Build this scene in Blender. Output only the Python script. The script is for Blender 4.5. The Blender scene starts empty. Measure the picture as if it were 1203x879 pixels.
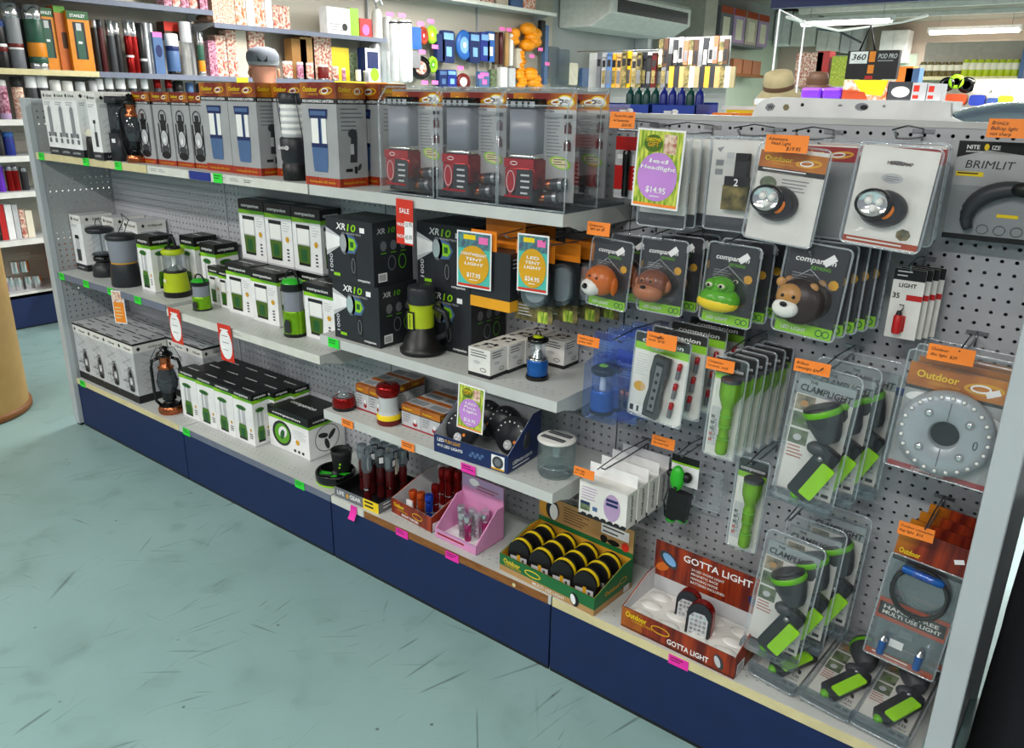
import bpy, math, random
from mathutils import Matrix, Vector
random.seed(7)
S = bpy.context.scene
COL = S.collection
PI = math.pi
# ---------------- camera, world, lights, exposure ----------------
CX, CY, CZ, YAW, PIT, ROL, FPX = 3.7172, -1.7932, 1.4865, 37.7772, -19.0089, 1.0373, 933.512
_a, _b, _c = map(math.radians, (YAW, PIT, ROL))
FW = Vector((-math.sin(_a)*math.cos(_b), math.cos(_a)*math.cos(_b), math.sin(_b)))
_r = Vector((math.cos(_a), math.sin(_a), 0)); _u = _r.cross(FW)
RT = _r*math.cos(_c) + _u*math.sin(_c); UP = _u*math.cos(_c) - _r*math.sin(_c)
CAM = Vector((CX, CY, CZ))
cd = bpy.data.cameras.new('camera'); cam = bpy.data.objects.new('camera', cd); COL.objects.link(cam)
cd.sensor_fit = 'HORIZONTAL'; cd.sensor_width = 36; cd.lens = 36*FPX/1203; cd.clip_start = .05; cd.clip_end = 100
cam.matrix_world = Matrix(((RT.x, UP.x, -FW.x, CX), (RT.y, UP.y, -FW.y, CY), (RT.z, UP.z, -FW.z, CZ), (0, 0, 0, 1)))
S.camera = cam
def at(px, py, ax, val):
    """the point of the world plane x/y/z = val seen at a pixel of the 1203 x 879 photograph"""
    d = FW + RT*((px-601.5)/FPX) - UP*((py-439.5)/FPX)
    i = 'xyz'.index(ax); return CAM + d*((val-CAM[i])/d[i])
S.view_settings.view_transform = 'Standard'; S.view_settings.look = 'None'
S.view_settings.gamma = 1; S.view_settings.use_curve_mapping = False
S.view_settings.exposure = -0.5
try: S.cycles.transparent_max_bounces = 24
except Exception: pass
w = bpy.data.worlds.new('world'); S.world = w; w.use_nodes = True
w.node_tree.nodes['Background'].inputs[0].default_value = (.82, .9, 1, 1)
w.node_tree.nodes['Background'].inputs[1].default_value = .38
def area(name, x, y, z, sx, sy, power, rx=0, rz=0, col=(1, .97, .93)):
    l = bpy.data.lights.new(name, 'AREA'); l.shape = 'RECTANGLE'; l.size = sx; l.size_y = sy
    l.energy = power; l.color = col
    o = bpy.data.objects.new(name, l); COL.objects.link(o); o.location = (x, y, z); o.rotation_euler = (rx, 0, rz)
    return o
CEIL = 3.15
LZ = 2.68
LIGHTS = [(1.0, -2.3), (3.4, -2.3), (5.8, -2.3), (1.0, -4.4), (3.4, -4.4), (-1.0, -3.4),
          (-.6, 1.9), (-1.1, 4.0), (1.9, 1.9), (4.6, 1.9), (-.2, 5.2), (3, 5.2), (6, 5.2), (3.2, 8.5), (2.4, 8.0), (-.15, 10.75), (1.1, 13.0), (4.4, 12.4)]  # fitting nearest the left wall is unseen, added to brighten that wall
for i, (x, y) in enumerate(LIGHTS):
    area('tube_light', x, y, LZ-.118, 1.2, .14, 54 if y < 0 else (60 if y == 4.0 else 112))

# ---------------- materials ----------------
def lin(h):
    h = h.lstrip('#'); c = [int(h[i:i+2], 16)/255 for i in (0, 2, 4)]
    return tuple((v/12.92 if v <= .04045 else ((v+.055)/1.055)**2.4) for v in c) + (1,)
MATS = {}
def mat(name, color='808080', rough=.5, metal=0, alpha=1, var=.06, scale=14, spec=.5, emis=0, trans=0, ior=1.45, color2=None, vscale=(1, 1, 1), coat=0):
    m = bpy.data.materials.new(name); m.use_nodes = True; nt = m.node_tree; b = nt.nodes['Principled BSDF']
    c = lin(color); b.inputs['Base Color'].default_value = c
    b.inputs['Roughness'].default_value = rough; b.inputs['Metallic'].default_value = metal
    b.inputs['Alpha'].default_value = alpha; b.inputs['IOR'].default_value = ior
    b.inputs['Specular IOR Level'].default_value = spec; b.inputs['Transmission Weight'].default_value = trans
    b.inputs['Coat Weight'].default_value = coat
    if emis: b.inputs['Emission Color'].default_value = c; b.inputs['Emission Strength'].default_value = emis
    if var and not emis:
        tc = nt.nodes.new('ShaderNodeTexCoord'); n = nt.nodes.new('ShaderNodeTexNoise'); n.inputs['Scale'].default_value = scale
        mp = nt.nodes.new('ShaderNodeMapping'); mp.inputs['Scale'].default_value = vscale
        nt.links.new(tc.outputs['Object'], mp.inputs[0]); nt.links.new(mp.outputs[0], n.inputs['Vector'])
        r = nt.nodes.new('ShaderNodeValToRGB'); r.color_ramp.elements[0].position = .35; r.color_ramp.elements[1].position = .65
        c2 = lin(color2) if color2 else tuple(min(1, v*(1+var)) for v in c[:3]) + (1,)
        c1 = c if color2 else tuple(v*(1-var) for v in c[:3]) + (1,)
        r.color_ramp.elements[0].color = c1; r.color_ramp.elements[1].color = c2
        nt.links.new(n.outputs['Fac'], r.inputs[0]); nt.links.new(r.outputs[0], b.inputs['Base Color'])
    MATS[name] = m; return m
def M(n): return MATS[n]
for n, c, r in [('white', 'f2f2f2', .45), ('offwhite', 'e4e3de', .45), ('black', '121214', .4), ('ink', '1b1b1e', .5), ('grey', '8f9296', .45),
                ('midgrey', '6d7076', .5), ('lightgrey', 'c3c5c8', .45), ('darkgrey', '3a3d42', .45), ('charcoal', '26282d', .4), ('boxgrey', 'a5a7a9', .4),
                ('red', 'c01d1d', .4), ('darkred', '6b1413', .35), ('maroon', '4a0f12', .3), ('deepred', '9c1420', .3), ('orange', 'f08a1d', .45), ('amber', 'e8a21c', .4),
                ('yellow', 'f2d21a', .4), ('gold', 'd9a21b', .4), ('lime', '8fce1f', .35), ('limedeep', '5ea81a', .35), ('green', '2fb52b', .35), ('darkgreen', '1d5c2a', .4),
                ('olive', '4c6a1a', .4), ('pillar', '4b7c22', .4), ('chart', 'b6c81c', .35), ('blue', '2a63b0', .3), ('navy', '14275a', .4), ('slateblue', '4c6a96', .4), ('deepblue', '1c2f86', .4),
                ('skyblue', '7fb0e0', .4), ('teal', '4fc0b0', .5), ('purple', '6a2bc0', .4), ('lilac', 'c58ad8', .5), ('mauve', 'b59ac0', .5), ('pinkbox', 'd890bd', .45),
                ('pink', 'ee6fb4', .5), ('rust', 'a8401c', .4), ('brown', '4d3220', .6), ('wood', '8a5424', .5), ('tan', 'b48c58', .6), ('cardboard', 'a97b45', .7), ('cream', 'd9cf9f', .5),
                ('skin', 'b98466', .55), ('fleshy', 'c98a70', .5), ('khaki', '8b8060', .8), ('hatgrey', '6a6f78', .85), ('monkeybrown', '7d4a38', .3), ('dogorange', 'c8651d', .3),
                ('lionmane', '26120c', .4), ('liontan', 'b8864a', .35), ('froggreen', '57a61c', .25), ('navykick', '0d2452', .6), ('slatestrip', '6d7486', .5),
                ('dusty', 'b9b4a8', .6), ('tagorange', 'ff8a2e', .55), ('taggreen', '2fe03a', .5), ('tagpink', 'f02fae', .5), ('tagyellow', 'e8f020', .5), ('salered', 'd4321f', .5),
                ('sku', 'e9e2cc', .6), ('trayyellow', 'd0982c', .5), ('traygreen', '1f6b38', .45), ('leafy', '7ba83a', .6), ('oldpaper', 'c9bfae', .7), ('jeans', '2c3850', .8), ('shirtwhite', 'dcdcdc', .8),
                ('denim', '26407a', .7), ('bottlegreen', '2f5a48', .35), ('orangebox', 'e08a16', .45), ('flame', 'c9661f', .45), ('copperprint', 'a86a4a', .4)]:
    mat(n, c, r)
mat('chrome', 'd8d8da', .18, 1, var=.03); mat('steel', '9a9da2', .35, .9, var=.05); mat('wire', '4e5054', .35, .8, var=0)
mat('copper', 'b86a45', .25, 1, var=.2, scale=30); mat('brushed', 'c9ccd0', .3, .8, var=.05); mat('silverplastic', 'aab1b8', .28, .25, var=.04)
mat('redmetal', '8f1414', .22, .7, var=.05); mat('orangemetal', 'd0521c', .22, .6, var=.05); mat('bluemetal', '2147b8', .2, .6, var=.05); mat('pinkmetal', 'c04a86', .25, .7)
mat('limemetal', '7fb81c', .22, .5, var=.06); mat('bluebase', '1f5fae', .22, .35)
mat('rubber', '17181a', .65, var=.1); mat('gloss_black', '0c0c0e', .12, spec=.6, var=0)
mat('shelfgrey', 'b9bcbf', .42, var=.04, scale=6); mat('shelfwhite', 'c6c9c6', .42, var=.05, scale=8); mat('postgrey', 'b4bbbf', .4, var=.04, scale=5)
mat('cream_strip', 'd8cc9c', .5, var=.06, scale=20); mat('wood_strip', '7c4a22', .5, color2='93602c', scale=18, vscale=(1, 6, 6)); mat('strip_white', 'd7d8cf', .5, var=.05, scale=20)
mat('ember', '7a1d10', .4, color2='d98a1e', scale=9, vscale=(1, 1, .6)); mat('ember_dark', '5c160e', .4, color2='a33a14', scale=16, vscale=(3, 1, .3))
mat('ember_red', '8a2312', .4, color2='c0431a', scale=60, vscale=(3, 1, .2)); mat('leafprint', '6f9a24', .6, color2='d9dc5a', scale=60, vscale=(3, 3, .6))
mat('tealprint', '4a9a94', .6, color2='4d5a72', scale=55, vscale=(2, 2, 1)); mat('fruitprint', 'b06a5a', .6, color2='f2e0c8', scale=90)
mat('camo', '3a3a20', .6, color2='8a7a48', scale=40); mat('photo', '3a3f34', .5, color2='a89a80', scale=45); mat('photo_green', '39452c', .5, color2='7c8a68', scale=40)
mat('foodprint', 'a8382a', .5, color2='efe0cc', scale=45); mat('foodprint2', 'd9601c', .5, color2='f4e8dc', scale=40); mat('berryprint', '7a2440', .45, color2='e0a8c0', scale=60)
def clear(name, tint='f4f7fa', haze=.04, rough=.06, hcol='e8eef4', gl=1.0, base=.03):
    """thin clear plastic or glass: see-through, brighter gloss at grazing angles, a little milkiness"""
    m = bpy.data.materials.new(name); m.use_nodes = True; nt = m.node_tree; N = nt.nodes; L = nt.links.new; N.remove(N['Principled BSDF'])
    t = N.new('ShaderNodeBsdfTransparent'); t.inputs[0].default_value = lin(tint); d = N.new('ShaderNodeBsdfDiffuse'); d.inputs[0].default_value = lin(hcol)
    g = N.new('ShaderNodeBsdfGlossy'); g.inputs['Roughness'].default_value = rough; g.inputs[0].default_value = (gl, gl, gl, 1)
    m1 = N.new('ShaderNodeMixShader'); m1.inputs[0].default_value = haze; L(t.outputs[0], m1.inputs[1]); L(d.outputs[0], m1.inputs[2])
    f = N.new('ShaderNodeLayerWeight'); f.inputs[0].default_value = .25; mr = N.new('ShaderNodeMapRange'); mr.inputs['To Min'].default_value = base; mr.inputs['To Max'].default_value = .22; L(f.outputs['Fresnel'], mr.inputs[0])
    m2 = N.new('ShaderNodeMixShader'); L(mr.outputs[0], m2.inputs[0]); L(m1.outputs[0], m2.inputs[1]); L(g.outputs[0], m2.inputs[2]); L(m2.outputs[0], N['Material Output'].inputs['Surface']); MATS[name] = m
clear('plastic', 'ffffff', haze=.012, base=.03); clear('plastic_edge', haze=.22, base=.12, rough=.12); clear('plastic_blue', 'e6ecfb', .06, hcol='8ca4ea', base=.04)
clear('plastic_grey', 'd4dade', .16, hcol='9aa6b0', base=.06); clear('clearglass', haze=.06, base=.06); clear('smoke', '8e949c', .25, hcol='5c6168', base=.06); clear('jarglass', 'dfe8e8', .08, base=.06, hcol='b8c4c4')
clear('frost', 'e8ecee', .8, rough=.3, hcol='d4d8da'); clear('frost_dark', 'b4b8c2', .75, rough=.3, hcol='9a9fab', base=.05)
mat('led_white', 'f6f6f2', .2, var=0); mat('reflector', 'eef0f2', .12, .9, var=0); pass
mat('lightpanel', 'fffaf0', emis=7); mat('greenwall', 'b6c4b2', .7, var=.03, scale=2); mat('beigewall', 'b9a99c', .7, var=.04, scale=2); mat('greywall', 'a9abab', .7, var=.05, scale=2)
mat('cloth_black', '0d0f16', .95, var=.25, scale=120); mat('drum', 'c09a5c', .6, var=.08, scale=6); mat('ceilmat', 'a8a69c', .8, var=.12, scale=3); mat('dome', '9fb4c4', .2, .5, var=.05)
mat('floatorange', 'f0960f', .35, var=.12); mat('gasgreen', '0c4a44', .3); mat('gasblue', '1a2b8f', .3); mat('traybright', '2344a8', .35)

def floor_mat():
    m = bpy.data.materials.new('painted_floor'); m.use_nodes = True; nt = m.node_tree; N = nt.nodes; L = nt.links.new; b = N['Principled BSDF']
    b.inputs['Roughness'].default_value = .38
    tc = N.new('ShaderNodeTexCoord')
    def noise(s, det=4, sc=(1, 1, 1), rot=0, dist=0):
        mp = N.new('ShaderNodeMapping'); mp.vector_type = 'TEXTURE'; mp.inputs['Scale'].default_value = tuple(1/q for q in sc); mp.inputs['Rotation'].default_value = (0, 0, rot)
        L(tc.outputs['Object'], mp.inputs[0]); n = N.new('ShaderNodeTexNoise'); n.inputs['Scale'].default_value = s; n.inputs['Detail'].default_value = det
        n.inputs['Distortion'].default_value = dist; L(mp.outputs[0], n.inputs['Vector']); return n.outputs['Fac']
    def ramp(f, p0, p1, a, c):
        r = N.new('ShaderNodeValToRGB'); e = r.color_ramp.elements; e[0].position = p0; e[1].position = p1; e[0].color = a; e[1].color = c; L(f, r.inputs[0]); return r.outputs[0]
    def mix(a, c, f, k=1):
        x = N.new('ShaderNodeMix'); x.data_type = 'RGBA'
        mu = N.new('ShaderNodeMath'); mu.operation = 'MULTIPLY'; mu.inputs[1].default_value = k; L(f, mu.inputs[0]); L(mu.outputs[0], x.inputs[0]); L(a, x.inputs[6])
        if isinstance(c, tuple): x.inputs[7].default_value = c
        else: L(c, x.inputs[7])
        return x.outputs[2]
    W = (1, 1, 1, 1); K = (0, 0, 0, 1)
    base = ramp(noise(1.1, 6), .3, .75, lin('86a6a6'), lin('95b4b3'))
    base = mix(base, lin('76958f'), ramp(noise(3.5, 8), .5, .75, K, W), .45)
    base = mix(base, lin('66807a'), ramp(noise(7, 10, dist=.4), .58, .78, K, W), .5)
    for rot, s in ((1.3, 1.9), (1.12, 2.6), (1.5, 2.2), (2.25, 1.7), (.7, 2.9), (1.75, 3.6), (.2, 3.3)):      # long thin scuffs
        f = ramp(noise(s, 3, (1, 22, 1), rot, .3), .672, .70, K, W)
        g = ramp(noise(1.2+s*.5, 3), .5, .62, K, W)
        mu = N.new('ShaderNodeMath'); mu.operation = 'MULTIPLY'; L(f, mu.inputs[0]); L(g, mu.inputs[1])
        base = mix(base, lin('44554f'), mu.outputs[0], .6)
    v = N.new('ShaderNodeTexVoronoi'); v.inputs['Scale'].default_value = 9; L(tc.outputs['Object'], v.inputs['Vector'])
    base = mix(base, lin('28332f'), ramp(v.outputs['Distance'], .03, .05, W, K), .7)
    L(base, b.inputs['Base Color']); MATS['painted_floor'] = m
floor_mat()
def peg_mat(name, color, ax):
    m = bpy.data.materials.new(name); m.use_nodes = True; nt = m.node_tree; N = nt.nodes; L = nt.links.new; b = N['Principled BSDF']
    b.inputs['Base Color'].default_value = lin(color); b.inputs['Roughness'].default_value = .42
    tc = N.new('ShaderNodeTexCoord'); sp = N.new('ShaderNodeSeparateXYZ'); L(tc.outputs['Object'], sp.inputs[0])
    def mth(op, a, c=None):
        n = N.new('ShaderNodeMath'); n.operation = op
        for i, v in enumerate((a, c)):
            if v is None: continue
            if isinstance(v, (int, float)): n.inputs[i].default_value = v
            else: L(v, n.inputs[i])
        return n.outputs[0]
    P = .0254; ds = []
    for k in ax:
        f = mth('SUBTRACT', mth('FRACT', mth('ADD', mth('DIVIDE', sp.outputs[k], P), 100.0)), .5); ds.append(mth('MULTIPLY', f, f))
    hole = mth('LESS_THAN', mth('ADD', ds[0], ds[1]), (.0037/P)**2)
    t = N.new('ShaderNodeBsdfTransparent'); mx = N.new('ShaderNodeMixShader'); L(hole, mx.inputs[0]); L(b.outputs[0], mx.inputs[1]); L(t.outputs[0], mx.inputs[2])
    L(mx.outputs[0], N['Material Output'].inputs['Surface']); MATS[name] = m
peg_mat('pegboard', 'b3b5ba', 'XZ'); peg_mat('pegboard_end', '9fa3a5', 'YZ'); peg_mat('pegboard_beige', 'b8b2a4', 'YZ')

# ---------------- mesh builder ----------------
TXT = {}
def text_data(s, bold):
    k = (s, bold)
    if k not in TXT:
        c = bpy.data.curves.new('t', 'FONT'); c.body = s; c.resolution_u = 2; c.offset = .018 if bold else 0
        o = bpy.data.objects.new('t', c); COL.objects.link(o); dg = bpy.context.evaluated_depsgraph_get()
        me = bpy.data.meshes.new_from_object(o.evaluated_get(dg)); vs = [(v.co.x/.69, v.co.y/.69) for v in me.vertices]; fs = [tuple(p.vertices) for p in me.polygons]
        nz = sum(p.normal.z for p in me.polygons)
        if nz < 0: fs = [f[::-1] for f in fs]
        bpy.data.meshes.remove(me); bpy.data.objects.remove(o); bpy.data.curves.remove(c)
        TXT[k] = (vs, fs, (max([v[0] for v in vs]) if vs else 1))
    return TXT[k]
def T3(x=0, y=0, z=0, rx=0, ry=0, rz=0):
    return Matrix.Translation((x, y, z)) @ Matrix.Rotation(rz, 4, 'Z') @ Matrix.Rotation(ry, 4, 'Y') @ Matrix.Rotation(rx, 4, 'X')
def frame(o, u, v):
    u = Vector(u).normalized(); v = Vector(v).normalized(); n = u.cross(v)
    return Matrix(((u.x, v.x, n.x, o[0]), (u.y, v.y, n.y, o[1]), (u.z, v.z, n.z, o[2]), (0, 0, 0, 1)))
class MB:
    def __init__(s): s.v = []; s.f = []; s.mi = []; s.sm = []; s.ms = []; s.M = Matrix(); s.st = []; s.c = 0
    def push(s, m): s.st.append(s.M); s.M = s.M @ m; return s
    def pop(s): s.M = s.st.pop(); return s
    def mat(s, n):
        if n not in s.ms: s.ms.append(n)
        s.c = s.ms.index(n); return s
    def add(s, vs, fs, smooth=False):
        k = len(s.v); Mx = s.M
        s.v += [tuple(Mx @ Vector(p)) for p in vs]
        for f in fs: s.f.append(tuple(i+k for i in f)); s.mi.append(s.c); s.sm.append(smooth)
        return s
    def box(s, x0, x1, y0, y1, z0, z1, m=None):
        if m: s.mat(m)
        return s.add([(x0, y0, z0), (x1, y0, z0), (x1, y1, z0), (x0, y1, z0), (x0, y0, z1), (x1, y0, z1), (x1, y1, z1), (x0, y1, z1)],
                     [(0, 3, 2, 1), (4, 5, 6, 7), (0, 1, 5, 4), (1, 2, 6, 5), (2, 3, 7, 6), (3, 0, 4, 7)])
    def prism(s, pts, z0, z1, m=None, smooth=False):      # pts in xy, counter-clockwise
        if m: s.mat(m)
        n = len(pts); vs = [(p[0], p[1], z0) for p in pts] + [(p[0], p[1], z1) for p in pts]
        s.add(vs, [tuple(range(n))[::-1], tuple(range(n, 2*n))])
        k = len(s.v)-2*n
        for i in range(n):
            j = (i+1) % n; s.f.append((k+i, k+j, k+n+j, k+n+i)); s.mi.append(s.c); s.sm.append(smooth)
        return s
    def lathe(s, prof, seg=24, m=None, smooth=True, sx=1, sy=1, cap=True):
        if m: s.mat(m)
        vs = []; fs = []; n = len(prof)
        for r, z in prof:
            for i in range(seg):
                a = 2*PI*i/seg; vs.append((r*math.cos(a)*sx, r*math.sin(a)*sy, z))
        for k in range(n-1):
            for i in range(seg):
                j = (i+1) % seg; fs.append((k*seg+i, k*seg+j, (k+1)*seg+j, (k+1)*seg+i))
        s.add(vs, fs, smooth)
        if cap:
            if prof[0][0] > 1e-5: s.add(vs[:seg], [tuple(range(seg))[::-1]])
            if prof[-1][0] > 1e-5: s.add(vs[-seg:], [tuple(range(seg))])
        return s
    def cyl(s, r, z0, z1, m=None, seg=20, sx=1, sy=1, cap=True):
        b = min(r*.12, (z1-z0)*.2)
        return s.lathe([(r-b, z0), (r, z0+b), (r, z1-b), (r-b, z1)], seg, m, True, sx, sy, cap)
    def ball(s, r, m=None, seg=16, rings=10, sx=1, sy=1, sz=1):
        return s.lathe([(max(1e-6, r*math.sin(PI*k/rings)), -r*math.cos(PI*k/rings)*sz) for k in range(rings+1)], seg, m, True, sx, sy)
    def tube(s, pts, r, m=None, seg=6, closed=False, rad=None):
        if m: s.mat(m)
        P = [Vector(p) for p in pts]; n = len(P); vs = []; fs = []; up = Vector((0.13, .2, 1)).normalized()
        for i, p in enumerate(P):
            a = P[(i-1) % n] if (closed or i) else p; b = P[(i+1) % n] if (closed or i < n-1) else p
            t = (b-a).normalized(); x = t.cross(up)
            if x.length < .05: x = t.cross(Vector((1, .1, 0)))
            x.normalize(); y = t.cross(x); rr = rad[i] if rad else r
            for k in range(seg):
                q = p + (x*math.cos(2*PI*k/seg) + y*math.sin(2*PI*k/seg))*rr; vs.append(tuple(q))
        for i in range(n if closed else n-1):
            i2 = (i+1) % n
            for k in range(seg):
                k2 = (k+1) % seg; fs.append((i*seg+k, i2*seg+k, i2*seg+k2, i*seg+k2))
        if not closed: fs += [tuple(range(seg)), tuple(range((n-1)*seg, n*seg))[::-1]]
        return s.add(vs, fs, True)
    # flat print on the current face frame: u right, v up, w out
    def rect(s, u0, v0, u1, v1, m=None, l=1):
        if m: s.mat(m)
        w = l*.0004; return s.add([(u0, v0, w), (u1, v0, w), (u1, v1, w), (u0, v1, w)], [(0, 1, 2, 3)])
    def poly(s, pts, m=None, l=1):
        if m: s.mat(m)
        return s.add([(p[0], p[1], l*.0004) for p in pts], [tuple(range(len(pts)))])
    def ell(s, cu, cv, ru, rv=None, m=None, l=1, seg=20, rot=0):
        rv = rv or ru; c, n = math.cos(rot), math.sin(rot)
        return s.poly([(cu + ru*math.cos(t)*c - rv*math.sin(t)*n, cv + ru*math.cos(t)*n + rv*math.sin(t)*c) for t in [2*PI*i/seg for i in range(seg)]], m, l)
    def ringf(s, cu, cv, ru, rv, t, m=None, l=1, seg=24, rot=0):
        if m: s.mat(m)
        c, n = math.cos(rot), math.sin(rot); vs = []
        for q in (0, 1):
            for i in range(seg):
                a = 2*PI*i/seg; x = (ru-q*t)*math.cos(a); y = (rv-q*t)*math.sin(a); vs.append((cu+x*c-y*n, cv+x*n+y*c, l*.0004))
        return s.add(vs, [(i, (i+1) % seg, seg+(i+1) % seg, seg+i) for i in range(seg)])
    def txt(s, t, u, v, h, m=None, l=2, al='l', rot=0, shear=0, bold=True, wid=None):
        if m: s.mat(m)
        vs, fs, W = text_data(t, bold); sx = h
        if wid: sx = wid/W
        off = {'l': 0, 'c': -W*sx/2, 'r': -W*sx}[al]; c, n = math.cos(rot), math.sin(rot); out = []
        for x, y in vs:
            x = x*sx + off + shear*y*h; y = y*h; out.append((u+x*c-y*n, v+x*n+y*c, l*.0004))
        return s.add(out, fs)
    def lines(s, u0, v1, u1, n, dv, m='ink', l=2, t=.3):
        for i in range(n):
            e = u0 + (u1-u0)*random.uniform(.6, 1); s.rect(u0, v1-i*dv-dv*t, e, v1-i*dv, m, l)
        return s
    def build(s, name, parent=None, loc=None, bevel=0):
        me = bpy.data.meshes.new(name); me.from_pydata(s.v, [], s.f); me.update()
        for n in s.ms: me.materials.append(M(n))
        for i, p in enumerate(me.polygons): p.material_index = s.mi[i]; p.use_smooth = s.sm[i]
        o = bpy.data.objects.new(name, me); COL.objects.link(o)
        if parent: o.parent = parent
        if loc: o.location = loc
        if bevel:
            b = o.modifiers.new('bevel', 'BEVEL'); b.width = bevel; b.segments = 2; b.limit_method = 'ANGLE'; b.angle_limit = .9
        return o
FRONT = lambda x=0, y=0, z=0: frame((x, y, z), (1, 0, 0), (0, 0, 1))
RIGHT = lambda x=0, y=0, z=0: frame((x, y, z), (0, 1, 0), (0, 0, 1))
LEFTF = lambda x=0, y=0, z=0: frame((x, y, z), (0, -1, 0), (0, 0, 1))
TOPF = lambda x=0, y=0, z=0: frame((x, y, z), (1, 0, 0), (0, 1, 0))
def tag(o, label, cat, group=None):
    o['label'] = label; o['category'] = cat
    if group: o['group'] = group
    return o
def thing(name, label, cat, loc=(0, 0, 0), rz=0, group=None, rx=0, ry=0):
    o = bpy.data.objects.new(name, None); COL.objects.link(o); o.empty_display_size = .05
    o.location = loc; o.rotation_euler = (rx, ry, rz); return tag(o, label, cat, group)
def kids(o): return list(o.children)
def dup(root, loc, rz=0, label=None, group=None, rx=0, ry=0, scale=None):
    r = root.copy(); COL.objects.link(r); r.location = loc; r.rotation_euler = (rx, ry, rz)
    if scale: r.scale = scale
    if label: r['label'] = label
    if group: r['group'] = group
    for ch in KID.get(root.name) or kids(root):
        c = ch.copy(); COL.objects.link(c); c.parent = r
        for g in kids(ch): d = g.copy(); COL.objects.link(d); d.parent = c
    return r
KID = {}
def place(o, loc, rz=0, rx=0, ry=0): o.location = loc; o.rotation_euler = (rx, ry, rz); return o
def struct(mb, name, loc=None): o = mb.build(name, None, loc); o['kind'] = 'structure'; return o
class Proto:
    """first use moves the built thing itself, later uses copy it with its parts"""
    def __init__(s, root): s.r = root; s.used = False
    def __call__(s, loc, rz=0, label=None, group=None, rx=0, ry=0, scale=None):
        if not s.used:
            s.used = True; o = s.r; o.location = loc; o.rotation_euler = (rx, ry, rz)
            if scale: o.scale = scale
            if label: o['label'] = label
            if group: o['group'] = group
            return o
        return dup(s.r, loc, rz, label, group, rx, ry, scale or (1, 1, 1))
ORD = ['first', 'second', 'third', 'fourth', 'fifth', 'sixth', 'seventh', 'eighth', 'ninth', 'tenth', 'eleventh', 'twelfth', 'thirteenth', 'fourteenth', 'fifteenth', 'sixteenth', 'seventeenth', 'eighteenth', 'nineteenth', 'twentieth']
def nth(i, n, side='left', end='right'):
    if i == 0: return side+'most'
    if i == n-1: return end+'most'
    return ORD[i] + ' from ' + side
RA = lambda a, b: random.uniform(a, b)
def rrect(x0, y0, x1, y1, r, k=4):
    pts = []
    for cx, cy, a0 in ((x1-r, y0+r, -90), (x1-r, y1-r, 0), (x0+r, y1-r, 90), (x0+r, y0+r, 180)):
        for i in range(k+1):
            a = math.radians(a0 + 90*i/k); pts.append((cx+r*math.cos(a), cy+r*math.sin(a)))
    return pts
# ================= the room =================
L = .9
X0, X1, Y0, Y1 = -2.3, 7.5, -5.2, 14.0
struct(MB().box(X0, X1, Y0, Y1, -.05, 0, 'painted_floor'), 'floor')
struct(MB().box(X0, X1, Y0, Y1, CEIL, CEIL+.05, 'ceilmat').box(-1.0, X1, 10.6, Y1, 2.86, CEIL-.001, 'ceilmat'), 'ceiling')
b = MB(); b.box(X0-.1, X0, Y0, Y1, 0, CEIL, 'greywall'); struct(b, 'wall_left')
b = MB(); b.box(X0, X1, Y1, Y1+.1, 0, CEIL, 'beigewall'); struct(b, 'wall_back')
b = MB(); b.box(X1, X1+.1, Y0, Y1, 0, CEIL, 'greywall'); struct(b, 'wall_right')
b = MB().box(-2.3, -1.9, 9.9, 10.3, 0, CEIL, 'dusty'); struct(b, 'trim_1')
b = MB().box(-1.6, .15, 13.9, 14, 0, 2.35, 'greenwall'); struct(b, 'trim_2')
for i, yy in enumerate((11.2, 12.4)): struct(MB().box(-1, X1, yy, yy+.1, 2.8, 2.86, 'offwhite'), 'trim_%d' % (i+3))
for i, (x, y) in enumerate(LIGHTS):
    t = thing('fluorescent_light', 'fluorescent light fitting, glowing tube hung from ceiling', 'ceiling light', (x, y, LZ), group='fluorescent fittings on the ceiling')  # also builds the added fitting that brightens the left wall
    b = MB().box(-.62, .62, -.08, .08, -.045, 0, 'white'); b.box(-.64, -.61, -.085, .085, -.07, 0); b.box(.61, .64, -.085, .085, -.07, 0); b.build('housing', t)
    b = MB().push(T3(-.61, 0, -.07, ry=PI/2)); b.lathe([(.035, 0), (.035, 1.22)], 14, 'lightpanel', sx=1, sy=1.9); b.build('tube', t)
    MB().tube([(-.5, 0, 0), (-.5, 0, CEIL-LZ)], .004, 'steel').tube([(.5, 0, 0), (.5, 0, CEIL-LZ)], .004).build('hanging_rod', t)

# ================= the gondola =================
g = thing('gondola_shelving', 'long grey pegboard gondola with navy kick panels, running the length of the aisle', 'shelving unit')
TOPZ = 1.462
for j in range(4):
    b = MB(); x0 = .0 if j == 0 else 0
    b.box(.0025, L-.0025, 0, .004, .1, TOPZ-.012, 'pegboard'); o = b.build('back_panel', g, (j*L, 0, 0))
    b = MB(); b.box(.0025, L-.0025, 0, .004, .1, TOPZ-.012, 'midgrey'); b.build('rear_panel', g, (j*L, .06, 0))
for j in range(5):
    MB().box(j*L-.012, j*L+.012, .008, .056, 0, TOPZ, 'shelfgrey').build('upright', g)
MB().box(0, 3.6, -.002, .066, TOPZ-.012, TOPZ, 'shelfwhite').build('top_rail', g)
for j in range(4):
    b = MB().box(j*L+.003, j*L+L-.003, -.292, -.284, .012, .209, 'navykick'); b.box(j*L+.003, j*L+L-.003, -.29, -.286, 0, .012, 'black'); b.build('kick_panel', g)
for j in range(4): MB().box(j*L+.01, j*L+L-.01, .34, .348, .012, .209, 'navykick').build('rear_kick_panel', g)
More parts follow.
